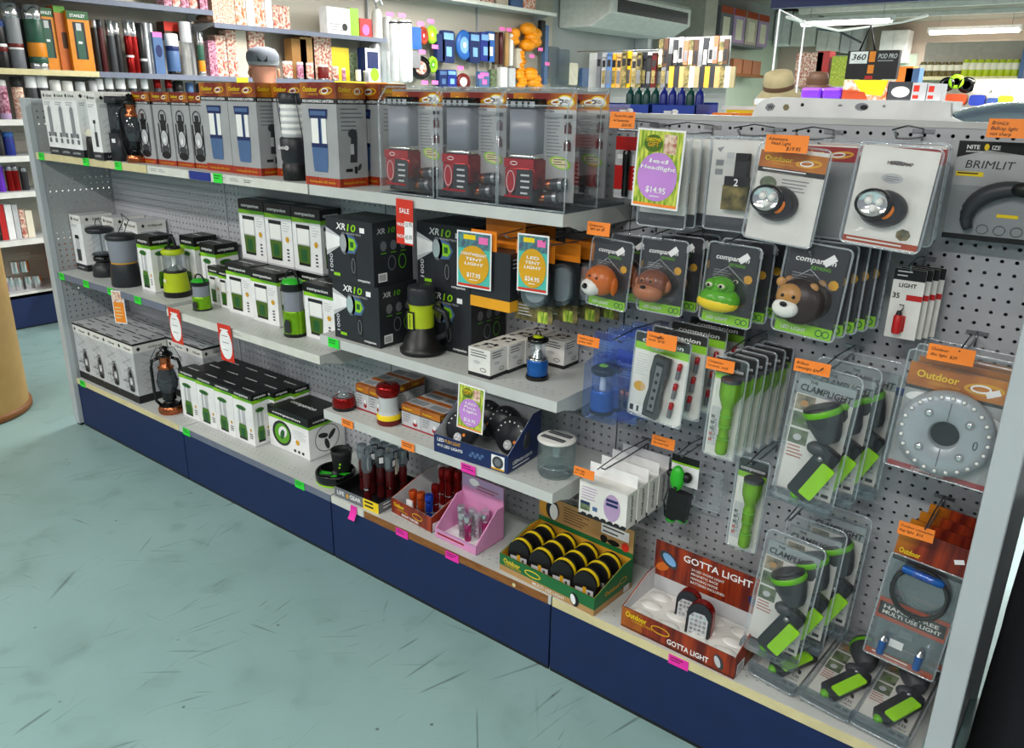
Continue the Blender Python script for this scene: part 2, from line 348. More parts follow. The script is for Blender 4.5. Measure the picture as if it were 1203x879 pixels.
for xx, nm in ((-.045, 'left'), (3.606, 'right')):
    b = MB(); b.box(-.0 if nm == 'left' else .0, .003, -.286, .34, .03, TOPZ-.02, 'pegboard_end')
    b.build('end_panel', g, (xx+(.04 if nm == 'left' else .003), 0, 0))
    b = MB(); b.box(0, .045, -.312, -.284, .012, TOPZ, 'postgrey'); b.box(.004, .041, -.306, -.288, 0, .012, 'black')
    b.box(.012, .033, -.284, .34, TOPZ-.04, TOPZ-.002, 'postgrey'); b.box(.012, .033, -.284, .34, .02, .06)
    b.box(0, .045, .33, .35, 0, TOPZ, 'postgrey'); b.build('end_frame', g, (xx, 0, 0), .003)
def shelf(j, z, D, strips, label, lip=.029, base=False, tone='shelfwhite'):
    t = thing('metal_shelf', label, 'shelf', (j*L, 0, 0))
    b = MB(); b.box(.003, L-.003, -D+.004, -.004, z-.006, z, tone)
    if base: b.box(.003, L-.003, -D, -D+.004, z-lip, z)
    else:
        b.box(.003, L-.003, -D, -D+.004, z-lip, z)
        b.box(.003, L-.003, -.02, -.006, z-.03, z-.006)
        for s in (0, 1):
            b.push(frame((.003 if not s else L-.007, 0, 0), (0, 1, 0), (0, 0, 1)))
            b.prism([(-D+.0042, z-lip), (-D+.03, z-lip-.002), (-D+.08, z-lip-.018), (-.004, z-lip-.012), (-.004, z-.0062), (-D+.0042, z-.0062)], 0, .0038); b.pop()
    for k in range(34):                                   # rows of small slots along the front of the deck
        for q in (0, 1):
            x = .02+k*.0254+q*.0127; b.push(TOPF(x, -D+.035+q*.018, z)); b.rect(-.003, -.0012, .003, .0012, 'midgrey', 1); b.pop()
    b.build('deck', t)
    for a, c, m, extra in strips:
        b = MB().box(a+.004, c-.002, -D-.0025, -D, z-lip+.001, z-.001, m); b.push(FRONT(0, -D-.0025, z-lip))
        for k in range(extra): x = a+RA(.05, .8)*(c-a); b.lines(x, .02, x+.05, 2, .006, 'grey')
        if m == 'torn':
            pass
        b.pop(); b.build('price_strip', t)
    return t
ZT, ZM1, ZM2, ZM3, ZL, ZB = 1.246, .735, .722, .793, .545, .235
shelf(0, ZT, .3, [(0, .9, 'cream_strip', 0)], 'topmost grey shelf with cream price strip, against left end panel')
shelf(1, ZT, .3, [(0, .27, 'strip_white', 2), (.27, .4, 'deepblue', 0), (.4, .9, 'strip_white', 4)], 'topmost grey shelf with worn white and blue strip, second bay from left')
shelf(2, ZT, .3, [], 'topmost plain whitish shelf holding the red lantern blister packs')
shelf(0, ZM1, .296, [(0, .9, 'slatestrip', 0)], 'middle shelf with slate strip, against left end panel')
shelf(1, ZM2, .296, [(0, .9, 'strip_white', 1)], 'middle shelf with white strip under the green and white lantern boxes')
shelf(2, ZM3, .296, [], 'slightly raised plain middle shelf holding the big black torch boxes')
shelf(2, ZL, .3, [], 'low display shelf holding the red lanterns and clear jar light')
shelf(0, ZB, .29, [(0, .87, 'cream_strip', 0)], 'base shelf with cream strip below the white lantern cartons', .026, True)
shelf(1, ZB, .29, [(0, .9, 'slatestrip', 0)], 'base shelf with slate strip below the black topped lantern boxes', .026, True)
shelf(2, ZB, .29, [(0, .16, 'strip_white', 0), (.16, .89, 'wood_strip', 0)], 'base shelf with brown wood grain strip under the counter display trays', .026, True)
shelf(3, ZB, .29, [(0, .9, 'cream_strip', 0)], 'base shelf at the right end, with cream strip and loose blister packs', .026, True)

# ================= tickets and signs =================
def ticket(x, y, z, w, h, m, label, group, lines=3, rx=0, rz=0, curl=0, texts=None, al='l', ink='ink'):
    b = MB(); n = 6; vs = []; fs = []
    b.mat(m)
    for i in range(n+1):
        v = -h/2 + h*i/n; bend = curl*((n-i)/n)**2
        for u in (-w/2, w/2): vs.append((u, -bend, v))
        for u in (-w/2, w/2): vs.append((u, -bend+.0006, v))
    for i in range(n):
        k = i*4; fs += [(k, k+1, k+5, k+4), (k+3, k+2, k+6, k+7), (k+1, k+3, k+7, k+5), (k+2, k, k+4, k+6)]
    fs += [(0, 2, 3, 1), (n*4, n*4+1, n*4+3, n*4+2)]
    b.add(vs, fs); b.push(FRONT(0, 0, 0))
    if texts:
        for s_, u, v, hh in texts: b.txt(s_, u, v, hh, ink, 2, 'l', rot=-.03, shear=.2, bold=False)
    elif lines:
        b.lines(-w*.4, h*.3, w*.4, lines, h*.26, 'darkgreen' if m == 'taggreen' else ('maroon' if m == 'tagpink' else 'brown'), 2, .35)
    b.pop(); o = b.build('price_ticket', None, (x, y, z)); o.rotation_euler = (rx, 0, rz)
    return tag(o, label, 'price ticket', group)
def strip_ticket(px, py, z, D, m, label, w=.05, h=.03, curl=0, rx=0):
    p = at(px, py, 'y', -D-.004); return ticket(p.x, -D-.0045, z, w, h, m, label, None, 2, rx, 0, curl)
for px, py, lab in ((49, 186, 'at the left end of the top shelf, under white lantern boxes'), (101, 191, 'on the top cream strip under the frosted white lantern'), (139, 196, 'on the top cream strip below the copper hurricane lantern'), (256, 211, 'on the worn top strip below the blue lantern boxes')):
    strip_ticket(px, py, ZT-.014, .3, 'taggreen', 'neon green price ticket '+lab)
for px, py, z, lab in ((72, 322, ZM1, 'at the left end of the middle shelf'), (101, 333, ZM1, 'on the slate strip under the grey white lantern box'), (130, 343, ZM1, 'on the slate strip just left of the orange sign'), (162, 353, ZM1, 'on the slate strip below the yellow green lantern'),
                       (392, 407, ZM3, 'on the raised middle shelf below the black torch box')):
    strip_ticket(px, py, z-.014, .296, 'taggreen', 'neon green price ticket '+lab)
for px, py, lab in ((97, 451, 'at the left end of the base shelf'), (219, 508, 'at the joint between the first and second kick panels'), (352, 569, 'on the slate strip below the black fan light')):
    strip_ticket(px, py, ZB-.013, .29, 'taggreen', 'neon green price ticket '+lab)
for px, py, z, D, m, lab in ((408, 496, ZL, .3, 'tagorange', 'orange price ticket on the low display shelf below the red dome lantern'), (479, 522, ZL, .3, 'tagorange', 'orange price ticket on the low display shelf below the tall red lantern'),
                       (550, 551, ZL, .3, 'tagpink', 'pink price ticket on the low display shelf below the push light display'),
                       (472, 624, ZB, .29, 'tagpink', 'pink price ticket on the wood strip below the tray of orange torches'), (531, 652, ZB, .29, 'tagpink', 'pink price ticket on the wood strip below the pink tray'),
                       (797, 777, ZB, .29, 'tagpink', 'pink price ticket on the cream strip below the red torch tray')):
    strip_ticket(px, py, z-.016, D, m, lab, w=.052, h=.026)
strip_ticket(416, 602, ZB-.02, .29, 'tagpink', 'curling pink price ticket below the tray of dark red torches', w=.03, h=.045, curl=.015)
p = at(440, 640, 'y', -.29)
b = MB().push(FRONT()); b.ell(0, 0, .006, .006, 'cream', 1); b.pop(); o = b.build('round_sticker', None, (2.575, -.2935, ZB-.014)); tag(o, 'tiny round cream sticker on the brown wood strip', 'sticker')
def sale_card(px, py, w, h, label, kind):
    p = at(px, py, 'y', -.303); b = MB()
    b.box(-w/2, w/2, -.001, 0, -h/2, h/2, 'salered'); b.push(FRONT(0, -.001, 0))
    if kind == 'tall':
        b.txt('SALE', 0, h*.2, .012, 'white', 2, 'c'); b.rect(0, -h*.46, w/2, h*.02, 'white', 1)
        b.txt('WAS', -w*.45, -h*.1, .009, 'white'); b.txt('NOW', -w*.45, -h*.36, .009, 'white')
        b.txt('55.95', w*.04, -h*.1, .011, 'ink', bold=False, rot=.1, wid=w*.42); b.txt('45.00', w*.04, -h*.38, .011, 'ink', bold=False, rot=.1, wid=w*.42)
    else:
        b.ell(0, -.005, w*.46, h*.4, 'white', 1, 28); b.rect(-w*.3, h*.34, w*.3, h*.38, 'white', 2)
        for i, u in enumerate((.2, .02, -.18)): b.lines(-w*.25, h*u, w*.25, 1, .006, 'ink')
    b.pop(); o = b.build('sale_card', None, (p.x, -.3045, p.z)); o.rotation_euler = (RA(-.03, .03), RA(-.03, .03), 0); tag(o, label, 'price sign')
sale_card(476, 261, .062, .118, 'red and white sale card with was and now prices, hanging from top shelf', 'tall')
sale_card(207, 383, .08, .135, 'left of the two red cards with a white oval, hanging from middle shelf', 'oval')
sale_card(266, 403, .08, .135, 'right of the two red cards with a white oval, hanging from middle shelf', 'oval')
def promo(px, py, y, w, h, style, lines_, price, label, rz=0, ry=0):
    p = at(px, py, 'y', y); b = MB(); b.box(-w/2, w/2, -.001, 0, -h/2, h/2, 'white'); b.push(FRONT(0, -.001, 0)); e = .004
    if style == 'lime':
        b.rect(-w/2+e, -h/2+e, w/2-e, h/2-e, 'leafprint', 1); b.ell(-w*.14, h*.32, w*.2, h*.11, 'olive', 2)
        b.rect(w*.08, h*.2, w*.34, h*.44, 'fruitprint', 2); b.rect(-w/2+e, -h/2+e, w/2-e, -h/2+h*.06, 'tagorange', 2)
        b.txt('CHRISTMAS', -w*.14, h*.345, .007, 'yellow', 3, 'c', wid=w*.32); b.txt('GIFT', -w*.14, h*.28, .009, 'gold', 3, 'c'); b.ell(0, -h*.1, w*.42, h*.31, 'lilac', 3, 36)
    else:
        b.rect(-w/2+e, -h/2+e, w/2-e, h/2-e, 'teal', 1); b.rect(-w/2+e, h*.2, w/2-e, h/2-e, 'tealprint', 2); b.rect(-w*.3, h*.36, w*.05, h*.44, 'yellow', 3)
        b.rect(w*.14, h*.3, w*.4, h*.42, 'pink', 3); b.rect(-w/2+e, -h/2+e, w/2-e, -h/2+h*.07, 'salered', 3); b.ell(0, -h*.08, w*.44, h*.34, 'orange' if style == 'o2' else 'gold', 4, 36)
    for i, s_ in enumerate(lines_): b.txt(s_, 0, h*.08-i*h*.085, h*.05, 'white', 5, 'c', rot=-.03, shear=.15, wid=w*(.2+.07*len(s_)) if len(s_) < 9 else w*.75)
    b.txt(price, 0, -h*.3, h*.075, 'white', 5, 'c', rot=-.04, bold=True); b.lines(-w*.12, -h*.34, w*.12, 1, .006, 'white', 5)
    b.pop(); o = b.build('promotional_sign', None, tuple(p)); o.rotation_euler = (0, ry, rz); tag(o, label, 'price sign')
promo(773, 199, -.235, .112, .163, 'lime', ['led', 'Headlight'], '$14.95', 'lime green sign with purple oval, hanging beside the headlamp packs', 0, .035)
promo(553, 480, -.305, .085, .13, 'lime', ['LED', 'Puck', 'Light'], '$16.95', 'lime green sign with purple oval, in front of the push light display', .1, .06)
promo(557, 306, -.262, .107, .146, 'o1', ['LIGHTWEIGHT', 'TENT', 'LIGHT'], '$17.95', 'teal sign with orange circle in front of black and orange hanging box', .1, .01)
promo(626, 310, -.256, .088, .142, 'o1', ['LED', 'TENT', 'LIGHT'], '$24.95', 'teal sign with orange circle in front of clear domed light packs', .1, .0)
p = at(140, 361, 'y', -.303); b = MB(); b.box(-.03, .03, -.001, 0, -.068, .068, 'white'); b.push(FRONT(0, -.001, 0)); b.rect(-.026, -.064, .026, .064, 'orange', 1); b.rect(-.026, .02, .026, .064, 'fruitprint', 2); b.lines(-.02, 0, .02, 4, .014, 'cream', 2); b.pop()
o = b.build('promotional_sign', None, tuple(p)); o.rotation_euler = (0, 0, .35); tag(o, 'narrow orange sign hanging from left middle shelf over white cartons', 'price sign')
# ================= printed pictures and boxes =================
def pic_lantern(b, u, v, w, h, cap='darkgreen', globe='led_white', base='limedeep', l=3, frame_m=None):
    if frame_m: b.ringf(u, v+h*.62, w*.5, h*.4, w*.05, frame_m, l)
    b.poly([(u-w*.34, v), (u+w*.34, v), (u+w*.38, v+h*.42), (u-w*.38, v+h*.42)], base, l)
    b.rect(u-w*.33, v+h*.42, u+w*.33, v+h*.8, globe, l); b.poly([(u-w*.4, v+h*.8), (u+w*.4, v+h*.8), (u+w*.3, v+h*.93), (u-w*.3, v+h*.93)], cap, l)
    b.rect(u-w*.34, v, u+w*.34, v+h*.05, 'black', l+1)
def pic_hurricane(b, u, v, w, h, l=3):
    b.ell(u, v+h*.08, w*.42, h*.08, 'black', l); b.ell(u, v+h*.42, w*.34, h*.17, 'lightgrey', l); b.ringf(u, v+h*.42, w*.36, h*.18, w*.06, 'ink', l+1)
    b.rect(u-w*.3, v+h*.15, u+w*.3, v+h*.25, 'darkgrey', l+1); b.rect(u-w*.25, v+h*.58, u+w*.25, v+h*.74, 'ink', l+1); b.rect(u-w*.32, v+h*.74, u+w*.32, v+h*.78, 'black', l+1)
    b.rect(u-w*.16, v+h*.78, u+w*.16, v+h*.9, 'charcoal', l+1)
    for s in (-1, 1): b.rect(u+s*w*.42-w*.045, v+h*.12, u+s*w*.42+w*.045, v+h*.72, 'ink', l+1)
    b.ringf(u, v+h*.84, w*.36, h*.15, w*.05, 'ink', l+1, 16); b.ell(u, v+h*.38, w*.1, h*.06, 'white', l+2, 10)
def oc_logo(b, u0, v0, w, h, l=2, band='ember', small=True):
    b.rect(u0, v0, u0+w, v0+h, band, l); b.txt('Outdoor', u0+w*.08, v0+h*.42, h*.3, 'yellow', l+2, wid=w*.42)
    if small: b.txt('CONNECTION', u0+w*.22, v0+h*.2, h*.12, 'gold', l+2, wid=w*.3)
    b.ringf(u0+w*.74, v0+h*.47, w*.19, h*.25, w*.035, 'gold', l+2, 20, .1); b.ringf(u0+w*.71, v0+h*.47, w*.1, h*.18, w*.02, 'white', l+3, 16, .1)
def comp(b, u, v, h, m='white', l=3, w=None, rot=0, sub=None):
    b.txt('companion', u, v, h, m, l, 'l', rot, .15, True, w)
def cbox(b, w, d, h, m): return b.box(-w/2, w/2, -d/2, d/2, 0, h, m)

def hurricane_box(w=.118, d=.1, h=.247):
    b = MB(); cbox(b, w, d, h, 'boxgrey')
    for fr, ww in ((FRONT(-w/2, -d/2, 0), w), (RIGHT(w/2, -d/2, 0), d)):
        b.push(fr); b.rect(0, 0, ww, h*.07, 'ember_red', 1); b.txt('hurricane lantern', ww*.1, h*.022, h*.022, 'gold', 2, wid=ww*.8)
        oc_logo(b, 0, h*.87, ww, h*.13); b.rect(0, h*.83, ww, h*.87, 'black', 2); b.txt('HURRICANE LANTERN', ww*.08, h*.84, h*.02, 'white', 3, wid=ww*.8)
        if ww == w: pic_hurricane(b, ww*.5, h*.09, ww*.6, h*.68)
        else: b.lines(ww*.15, h*.75, ww*.85, 9, h*.05, 'midgrey', 2, .25)
        b.pop()
    b.push(TOPF(-w/2, -d/2, h)); b.rect(0, 0, w, d, 'ember', 1); b.pop(); return b
def bigbox(w=.15, d=.105, h=.278):
    b = MB(); cbox(b, w, d, h, 'boxgrey')
    for fr, ww in ((FRONT(-w/2, -d/2, 0), w), (RIGHT(w/2, -d/2, 0), d)):
        b.push(fr); b.rect(0, 0, ww, h*.085, 'ember_red', 1); b.txt('Rechargeable LED lantern', ww*.12, h*.03, h*.022, 'gold', 2, wid=ww*.76)
        oc_logo(b, 0, h*.85, ww, h*.15); b.rect(0, h*.8, ww, h*.85, 'black', 2); b.txt('RECHARGEABLE LANTERN', ww*.05, h*.812, h*.025, 'white', 3, wid=ww*.88)
        if ww == w:
            u = ww*.48; x = ww*.21
            b.poly([(u-x*.9, h*.14), (u+x*.9, h*.14), (u+x, h*.2), (u+x*1.1, h*.4), (u-x*1.1, h*.4), (u-x, h*.2)], 'slateblue', 3); b.rect(u-x*1.1, h*.38, u+x*1.1, h*.42, 'navy', 4)
            b.rect(u-x, h*.42, u+x, h*.66, 'led_white', 3); b.rect(u-x*.05, h*.42, u+x*.4, h*.66, 'slateblue', 4); b.rect(u+x*.05, h*.42, u+x*.25, h*.66, 'navy', 5)
            b.poly([(u-x*1.2, h*.66), (u+x*1.2, h*.66), (u+x*1.3, h*.75), (u-x*1.3, h*.75)], 'navy', 3); b.rect(u-x*1.1, h*.69, u+x, h*.73, 'slateblue', 4)
        else:
            b.lines(ww*.12, h*.76, ww*.9, 6, h*.04, 'midgrey', 2, .28); u = ww*.5
            b.ell(u, h*.52, ww*.16, h*.045, 'darkgrey', 3); b.poly([(u-ww*.12, h*.24), (u+ww*.12, h*.24), (u+ww*.16, h*.5), (u-ww*.06, h*.5)], 'darkgrey', 3); b.rect(u-ww*.1, h*.32, u+ww*.02, h*.42, 'lightgrey', 4)
            b.rect(u-ww*.28, h*.15, u-ww*.05, h*.18, 'ink', 3); b.ell(u+ww*.2, h*.19, ww*.1, h*.02, 'darkgrey', 3, rot=1); b.rect(u+ww*.02, h*.13, u+ww*.12, h*.2, 'ink', 3)
        b.pop()
    b.push(TOPF(-w/2, -d/2, h)); b.rect(0, 0, w, d, 'ember', 1); b.pop(); return b
def whitebox(w, d, h, style='A'):
    b = MB(); cbox(b, w, d, h, 'white'); b.box(-w/2-.0004, w/2+.0004, -d/2-.0004, d/2+.0004, 0, h*.12, 'charcoal')
    for fr, ww in ((FRONT(-w/2, -d/2, 0), w), (RIGHT(w/2, -d/2, 0), d)):
        b.push(fr); b.rect(0, h*.86, ww, h, 'offwhite', 1); b.push(frame((ww*.2, h*.93, 0), (1, 1, 0), (-1, 1, 0))); b.rect(-.006, -.006, .006, .006, 'ink', 2); b.pop(); b.txt('OZtrail', ww*.36, h*.91, h*.035, 'ink', 3, wid=ww*.5)
        b.lines(ww*.1, h*.83, ww*.8, 2, h*.03, 'grey', 2)
        if ww == w and style == 'A': b.poly([(ww*.34, h*.3), (ww*.62, h*.3), (ww*.62, h*.74), (ww*.48, h*.78), (ww*.34, h*.72)], 'grey', 3); [b.rect(ww*(.15+.5*i), h*(.2+.09*k), ww*(.33+.5*i), h*(.27+.09*k), 'midgrey', 4) for i in (0, 1) for k in (0, 1)]
        elif ww == w and style == 'B': b.rect(ww*.42, h*.2, ww*.68, h*.42, 'darkgrey', 3); b.rect(ww*.52, h*.42, ww*.56, h*.55, 'ink', 3); b.rect(ww*.42, h*.55, ww*.66, h*.6, 'ink', 3)
        elif ww == w: pic_lantern(b, ww*.45, h*.18, ww*.5, h*.5, 'black', 'lightgrey', 'darkgrey')
        else:
            for i in range(6): b.push(T3(ww*.5, h*(.2+.09*i), 0, rz=.5)); b.rect(-ww*.4, 0, ww*.3, h*.008, 'lightgrey', 2); b.pop()
        b.txt('LANTERN', ww*.15, h*.045, h*.03, 'lightgrey', 4, wid=ww*.6); b.pop()
    b.push(TOPF(-w/2, -d/2, h)); b.rect(.004, .004, w-.004, d-.004, 'lightgrey', 1); b.pop(); return b
def compbox(w, d, h, pic='lantern', cap=True, ledge=.16):
    """white box, green band, black top flap"""
    b = MB(); cbox(b, w, d, h, 'white'); c = h*(1-ledge)
    b.box(-w/2-.0005, w/2+.0005, -d/2-.0005, d/2+.0005, c, h+.0005, 'black')
    for fr, ww in ((FRONT(-w/2, -d/2, 0), w), (RIGHT(w/2, -d/2, 0), d), (LEFTF(-w/2, d/2, 0), d)):
        b.push(fr); b.poly([(0, c), (0, c-h*.07), (ww, c-h*.05), (ww, c)], 'lime', 1); b.poly([(ww*.2, c), (ww*.5, c-h*.045), (ww, c-h*.05), (ww, c)], 'limedeep', 2); comp(b, ww*.12, c+h*ledge*.3, h*.05, w=ww*.7)
        b.rect(0, 0, ww, h*.03, 'lightgrey', 2)
        if pic == 'lantern':
            u = ww*.38; b.rect(u-ww*.24, h*.42, u+ww*.24, h*.7, 'lightgrey', 2); b.rect(u-ww*.2, h*.44, u+ww*.2, h*.68, 'led_white', 3); b.rect(u-ww*.24, h*.68, u+ww*.24, h*.74, 'ink', 3)
            b.poly([(u-ww*.2, h*.1), (u+ww*.2, h*.1), (u+ww*.23, h*.42), (u-ww*.23, h*.42)], 'olive', 3); b.rect(u-ww*.1, h*.17, u+ww*.1, h*.36, 'darkgreen', 4); b.rect(u-ww*.2, h*.1, u+ww*.2, h*.14, 'black', 4)
            b.ell(ww*.82, h*.46, ww*.07, h*.05, 'gold', 3, 6); b.lines(ww*.68, h*.72, ww*.95, 4, h*.04, 'lightgrey', 2); [b.rect(ww*.78, h*(.12+.055*i), ww*.86, h*(.145+.055*i), 'ink', 3) for i in range(4)]
        elif pic == 'pillar':
            u = ww*.42; b.rect(u-ww*.18, h*.38, u+ww*.18, h*.68, 'lightgrey', 2); b.rect(u-ww*.06, h*.4, u+ww*.02, h*.68, 'white', 3); b.ell(u, h*.7, ww*.26, h*.045, 'pillar', 3); b.ell(u, h*.7, ww*.18, h*.03, 'darkgreen', 4)
            b.poly([(u-ww*.2, h*.08), (u+ww*.2, h*.08), (u+ww*.22, h*.25), (u+ww*.17, h*.38), (u-ww*.17, h*.38), (u-ww*.22, h*.25)], 'pillar', 3); b.rect(u-ww*.12, h*.12, u+ww*.12, h*.3, 'darkgreen', 4); b.rect(u-ww*.2, h*.08, u+ww*.2, h*.12, 'black', 4)
            b.ell(ww*.84, h*.32, ww*.05, h*.035, 'gold', 3, 6); b.lines(ww*.76, h*.25, ww*.94, 3, h*.04, 'ink', 3, .4)
        elif pic == 'fan':
            if ww == w:
                b.ell(ww*.33, h*.42, ww*.24, h*.3, 'charcoal', 2, 28, .3); b.ell(ww*.34, h*.42, ww*.19, h*.24, 'limedeep', 3, 28, .3); b.ell(ww*.36, h*.46, ww*.12, h*.13, 'white', 4, 20, .6); b.ell(ww*.35, h*.4, ww*.05, h*.13, 'darkgreen', 5, 16, -.4)
                b.ell(ww*.72, h*.34, ww*.05, h*.07, 'gold', 3, 6); [b.ell(ww*(.64+.1*i), h*.12, ww*.03, h*.035, 'ink', 3, 10) for i in range(3)]; b.lines(ww*.62, h*.62, ww*.95, 5, h*.045, 'lightgrey', 2)
            else:
                b.ringf(ww*.5, h*.42, ww*.34, h*.32, ww*.015, 'ink', 3, 28); [b.ell(ww*.5+.14*ww*math.cos(a), h*.42+.14*h*math.sin(a), ww*.14, h*.06, 'charcoal', 3, 14, a+.4) for a in (0.4, 2.5, 4.6)]
        b.pop()
    b.push(TOPF(-w/2, -d/2, h+.0005)); comp(b, w*.2, d*.4, min(w, d)*.13, w=w*.6); b.pop()
    return b

# ---- generic round lantern: separate base, globe, cap, handle meshes ----
def lantern(name, label, cat, base, globe, cap, hnd=None, extra=None, seg=24):
    t = thing(name, label, cat); b = MB()
    for m, prof in base: b.lathe(prof, seg, m)
    b.build('base', t); b = MB(); 
    for m, prof in globe: b.lathe(prof, seg, m)
    b.build('globe', t)
    if cap:
        b = MB()
        for m, prof in cap: b.lathe(prof, seg, m)
        b.build('cap', t)
    if hnd:
        m, r, pts = hnd; MB().tube(pts, r, m).build('handle', t)
    if extra: extra(t)
    return t
def arch(w, z0, z1, n=10, tilt=0, tiltx=0):
    return [(w*math.cos(PI*i/n)+tiltx*(i/n*(n-i)/n*4), tilt*math.sin(PI*i/n), z0+(z1-z0)*math.sin(PI*i/n)) for i in range(n+1)]

# ================= top shelf, left to right =================
zt = ZT
pb = Proto(tag(whitebox(.1, .09, .245, 'A').build('lantern_carton'), 'white lantern carton', 'box'))
for i, (x, y) in enumerate(((.195, -.255), (.30, -.258), (.40, -.262))):
    pb((x, y, zt), 0, 'tall white lantern carton, front row at left end of top shelf, %s' % nth(i, 3))
for i, (x, y) in enumerate(((.1, -.14), (.22, -.14), (.34, -.14), (.46, -.15), (.58, -.15))):
    pb((x, y, zt), 0, 'white lantern carton in back row of top shelf, %s' % nth(i, 5))
t = lantern('camping_lantern', 'frosted white lantern with beige ring and black base between white cartons on top shelf', 'lantern',
            [('black', [(.042, 0), (.046, .004), (.042, .075), (.038, .082)]), ('sku', [(.038, .082), (.042, .09), (.034, .108)])],
            [('frost', [(.032, .108), (.034, .15), (.03, .2), (.022, .222), (.0, .226)])], None)
place(t, (.487, -.262, zt))
pbB = Proto(tag(whitebox(.075, .1, .24, 'B').build('lantern_carton'), 'x', 'box'))
pbB((.575, -.26, zt), 0, 'narrow white carton with torch print and dark foot, beside square black lantern on top shelf')
t = thing('camping_lantern', 'square black lantern with clear grey middle and flat black top on top shelf', 'lantern', (.655, -.25, zt), .05)
MB().prism(rrect(-.038, -.036, .038, .036, .012), 0, .1, 'charcoal', True).push(FRONT(0, -.0365, 0)).rect(-.012, .066, .012, .08, 'white', 1).pop().build('base', t)
MB().prism(rrect(-.033, -.03, .033, .03, .01), .1, .205, 'smoke', True).prism(rrect(-.004, -.004, .004, .004, .001), .1, .205, 'lightgrey').build('globe', t)
MB().prism(rrect(-.038, -.036, .038, .036, .012), .205, .23, 'charcoal', True).build('cap', t)
def hurricane(name, label, s=1, body='copper', dark='gloss_black'):
    t = thing(name, label, 'lantern')
    MB().lathe([(.046, 0), (.05, .006), (.05, .02), (.044, .03)], 28, body).lathe([(.044, .03), (.03, .04), (.022, .044), (.02, .05), (.028, .056)], 28, dark).build('base', t)
    MB().lathe([(.028, .056), (.026, .074), (.03, .08), (.03, .084)], 24, dark).build('burner', t)
    MB().lathe([(.028, .084), (.04, .11), (.042, .13), (.036, .16), (.028, .182)], 28, 'smoke', cap=False).build('globe', t)
    MB().lathe([(.03, .182), (.034, .188), (.022, .196), (.022, .226), (.024, .23)], 24, body).lathe([(.024, .23), (.036, .236), (.03, .246), (.014, .256), (.016, .268), (.0, .274)], 24, dark).build('chimney', t)
    for s_ in (-1, 1):
        MB().tube([(s_*.036, 0, .03), (s_*.052, 0, .05), (s_*.056, 0, .09), (s_*.056, 0, .19), (s_*.05, 0, .215), (s_*.024, 0, .225)], .0065, dark, 8).build('side_tube', t)
    MB().tube([(.043*math.cos(a), .043*math.sin(a), .132) for a in [2*PI*i/18 for i in range(18)]], .0012, 'wire', 5, True).tube([(-.056, 0, .19), (-.06, .02, .21), (-.035, .04, .255), (.035, .04, .255), (.06, .02, .21), (.056, 0, .19)], .0016, dark).build('handle', t)
    return t
ph = Proto(hurricane('hurricane_lantern', 'x'))
ph((.765, -.262, zt), .9, 'copper and black hurricane lantern beside the brown topped boxes on top shelf', scale=(.72, .72, .88))
ph((.715, -.232, ZB), .95, 'copper and black hurricane lantern standing on the base shelf beside white cartons', scale=(.98, .98, 1.05))
hb = Proto(tag(hurricane_box().build('lantern_box'), 'x', 'box'))
for i, (x, y) in enumerate(((.80, -.2), (.925, -.195), (1.03, -.19), (1.125, -.185))):
    hb((x+.02, y, zt), 0, 'grey and brown hurricane lantern box on top shelf, %s of the four' % nth(i, 4))
for i in range(4): hb((.8+.13*i, -.08, zt), 0, 'hurricane lantern box in the back row of top shelf', 'back row hurricane lantern boxes')
bb = Proto(tag(bigbox().build('lantern_box'), 'x', 'box'))
bb((1.275, -.195, zt), 0, 'tall grey box with blue lantern print, directly right of the hurricane boxes')
bb((1.435, -.2, zt), 0, 'tall grey box with blue lantern print, left of the standing black lantern')
bb((1.60, -.15, zt), 0, 'grey lantern box standing behind the black lantern on top shelf')
bb((1.863, -.245, zt), 0, 'tall grey box with blue lantern print, nearest the front, right of the black lantern')
bb((1.90, -.12, zt), 0, 'grey lantern box behind the front blue lantern box, left of blister packs')
t = thing('camping_lantern', 'black work lantern with ribbed white tube and bail, leaning between blue lantern boxes', 'lantern', (1.675, -.245, zt), 0, ry=.0)
MB().lathe([(.036, 0), (.038, .01), (.038, .05), (.036, .055), (.04, .06), (.042, .12), (.038, .125)], 24, 'charcoal').lathe([(.0375, .0), (.0395, .004), (.0395, .045), (.037, .048)], 24, 'black').push(frame((.0, -.0425, 0), (1, 0, 0), (0, 0, 1))).txt('Outdoor', -.022, .092, .009, 'white', 2).ringf(.02, .096, .01, .006, .002, 'white', 2).pop().build('base', t)
b = MB().lathe([(.032, .125), (.034, .13), (.034, .215), (.032, .22)], 24, 'frost')
for k in range(5): b.lathe([(.0345, .135+k*.018), (.0355, .14+k*.018), (.0345, .145+k*.018)], 20, 'led_white', cap=False)
b.build('globe', t); MB().lathe([(.037, .22), (.038, .225), (.038, .246), (.034, .25)], 24, 'charcoal').build('cap', t)
MB().tube([(-.04, 0, .11), (-.048, -.004, .12), (-.046, -.02, .24), (.0, -.03, .25), (.046, -.02, .24), (.048, -.004, .12), (.04, 0, .11)], .0014, 'wire').build('handle', t)

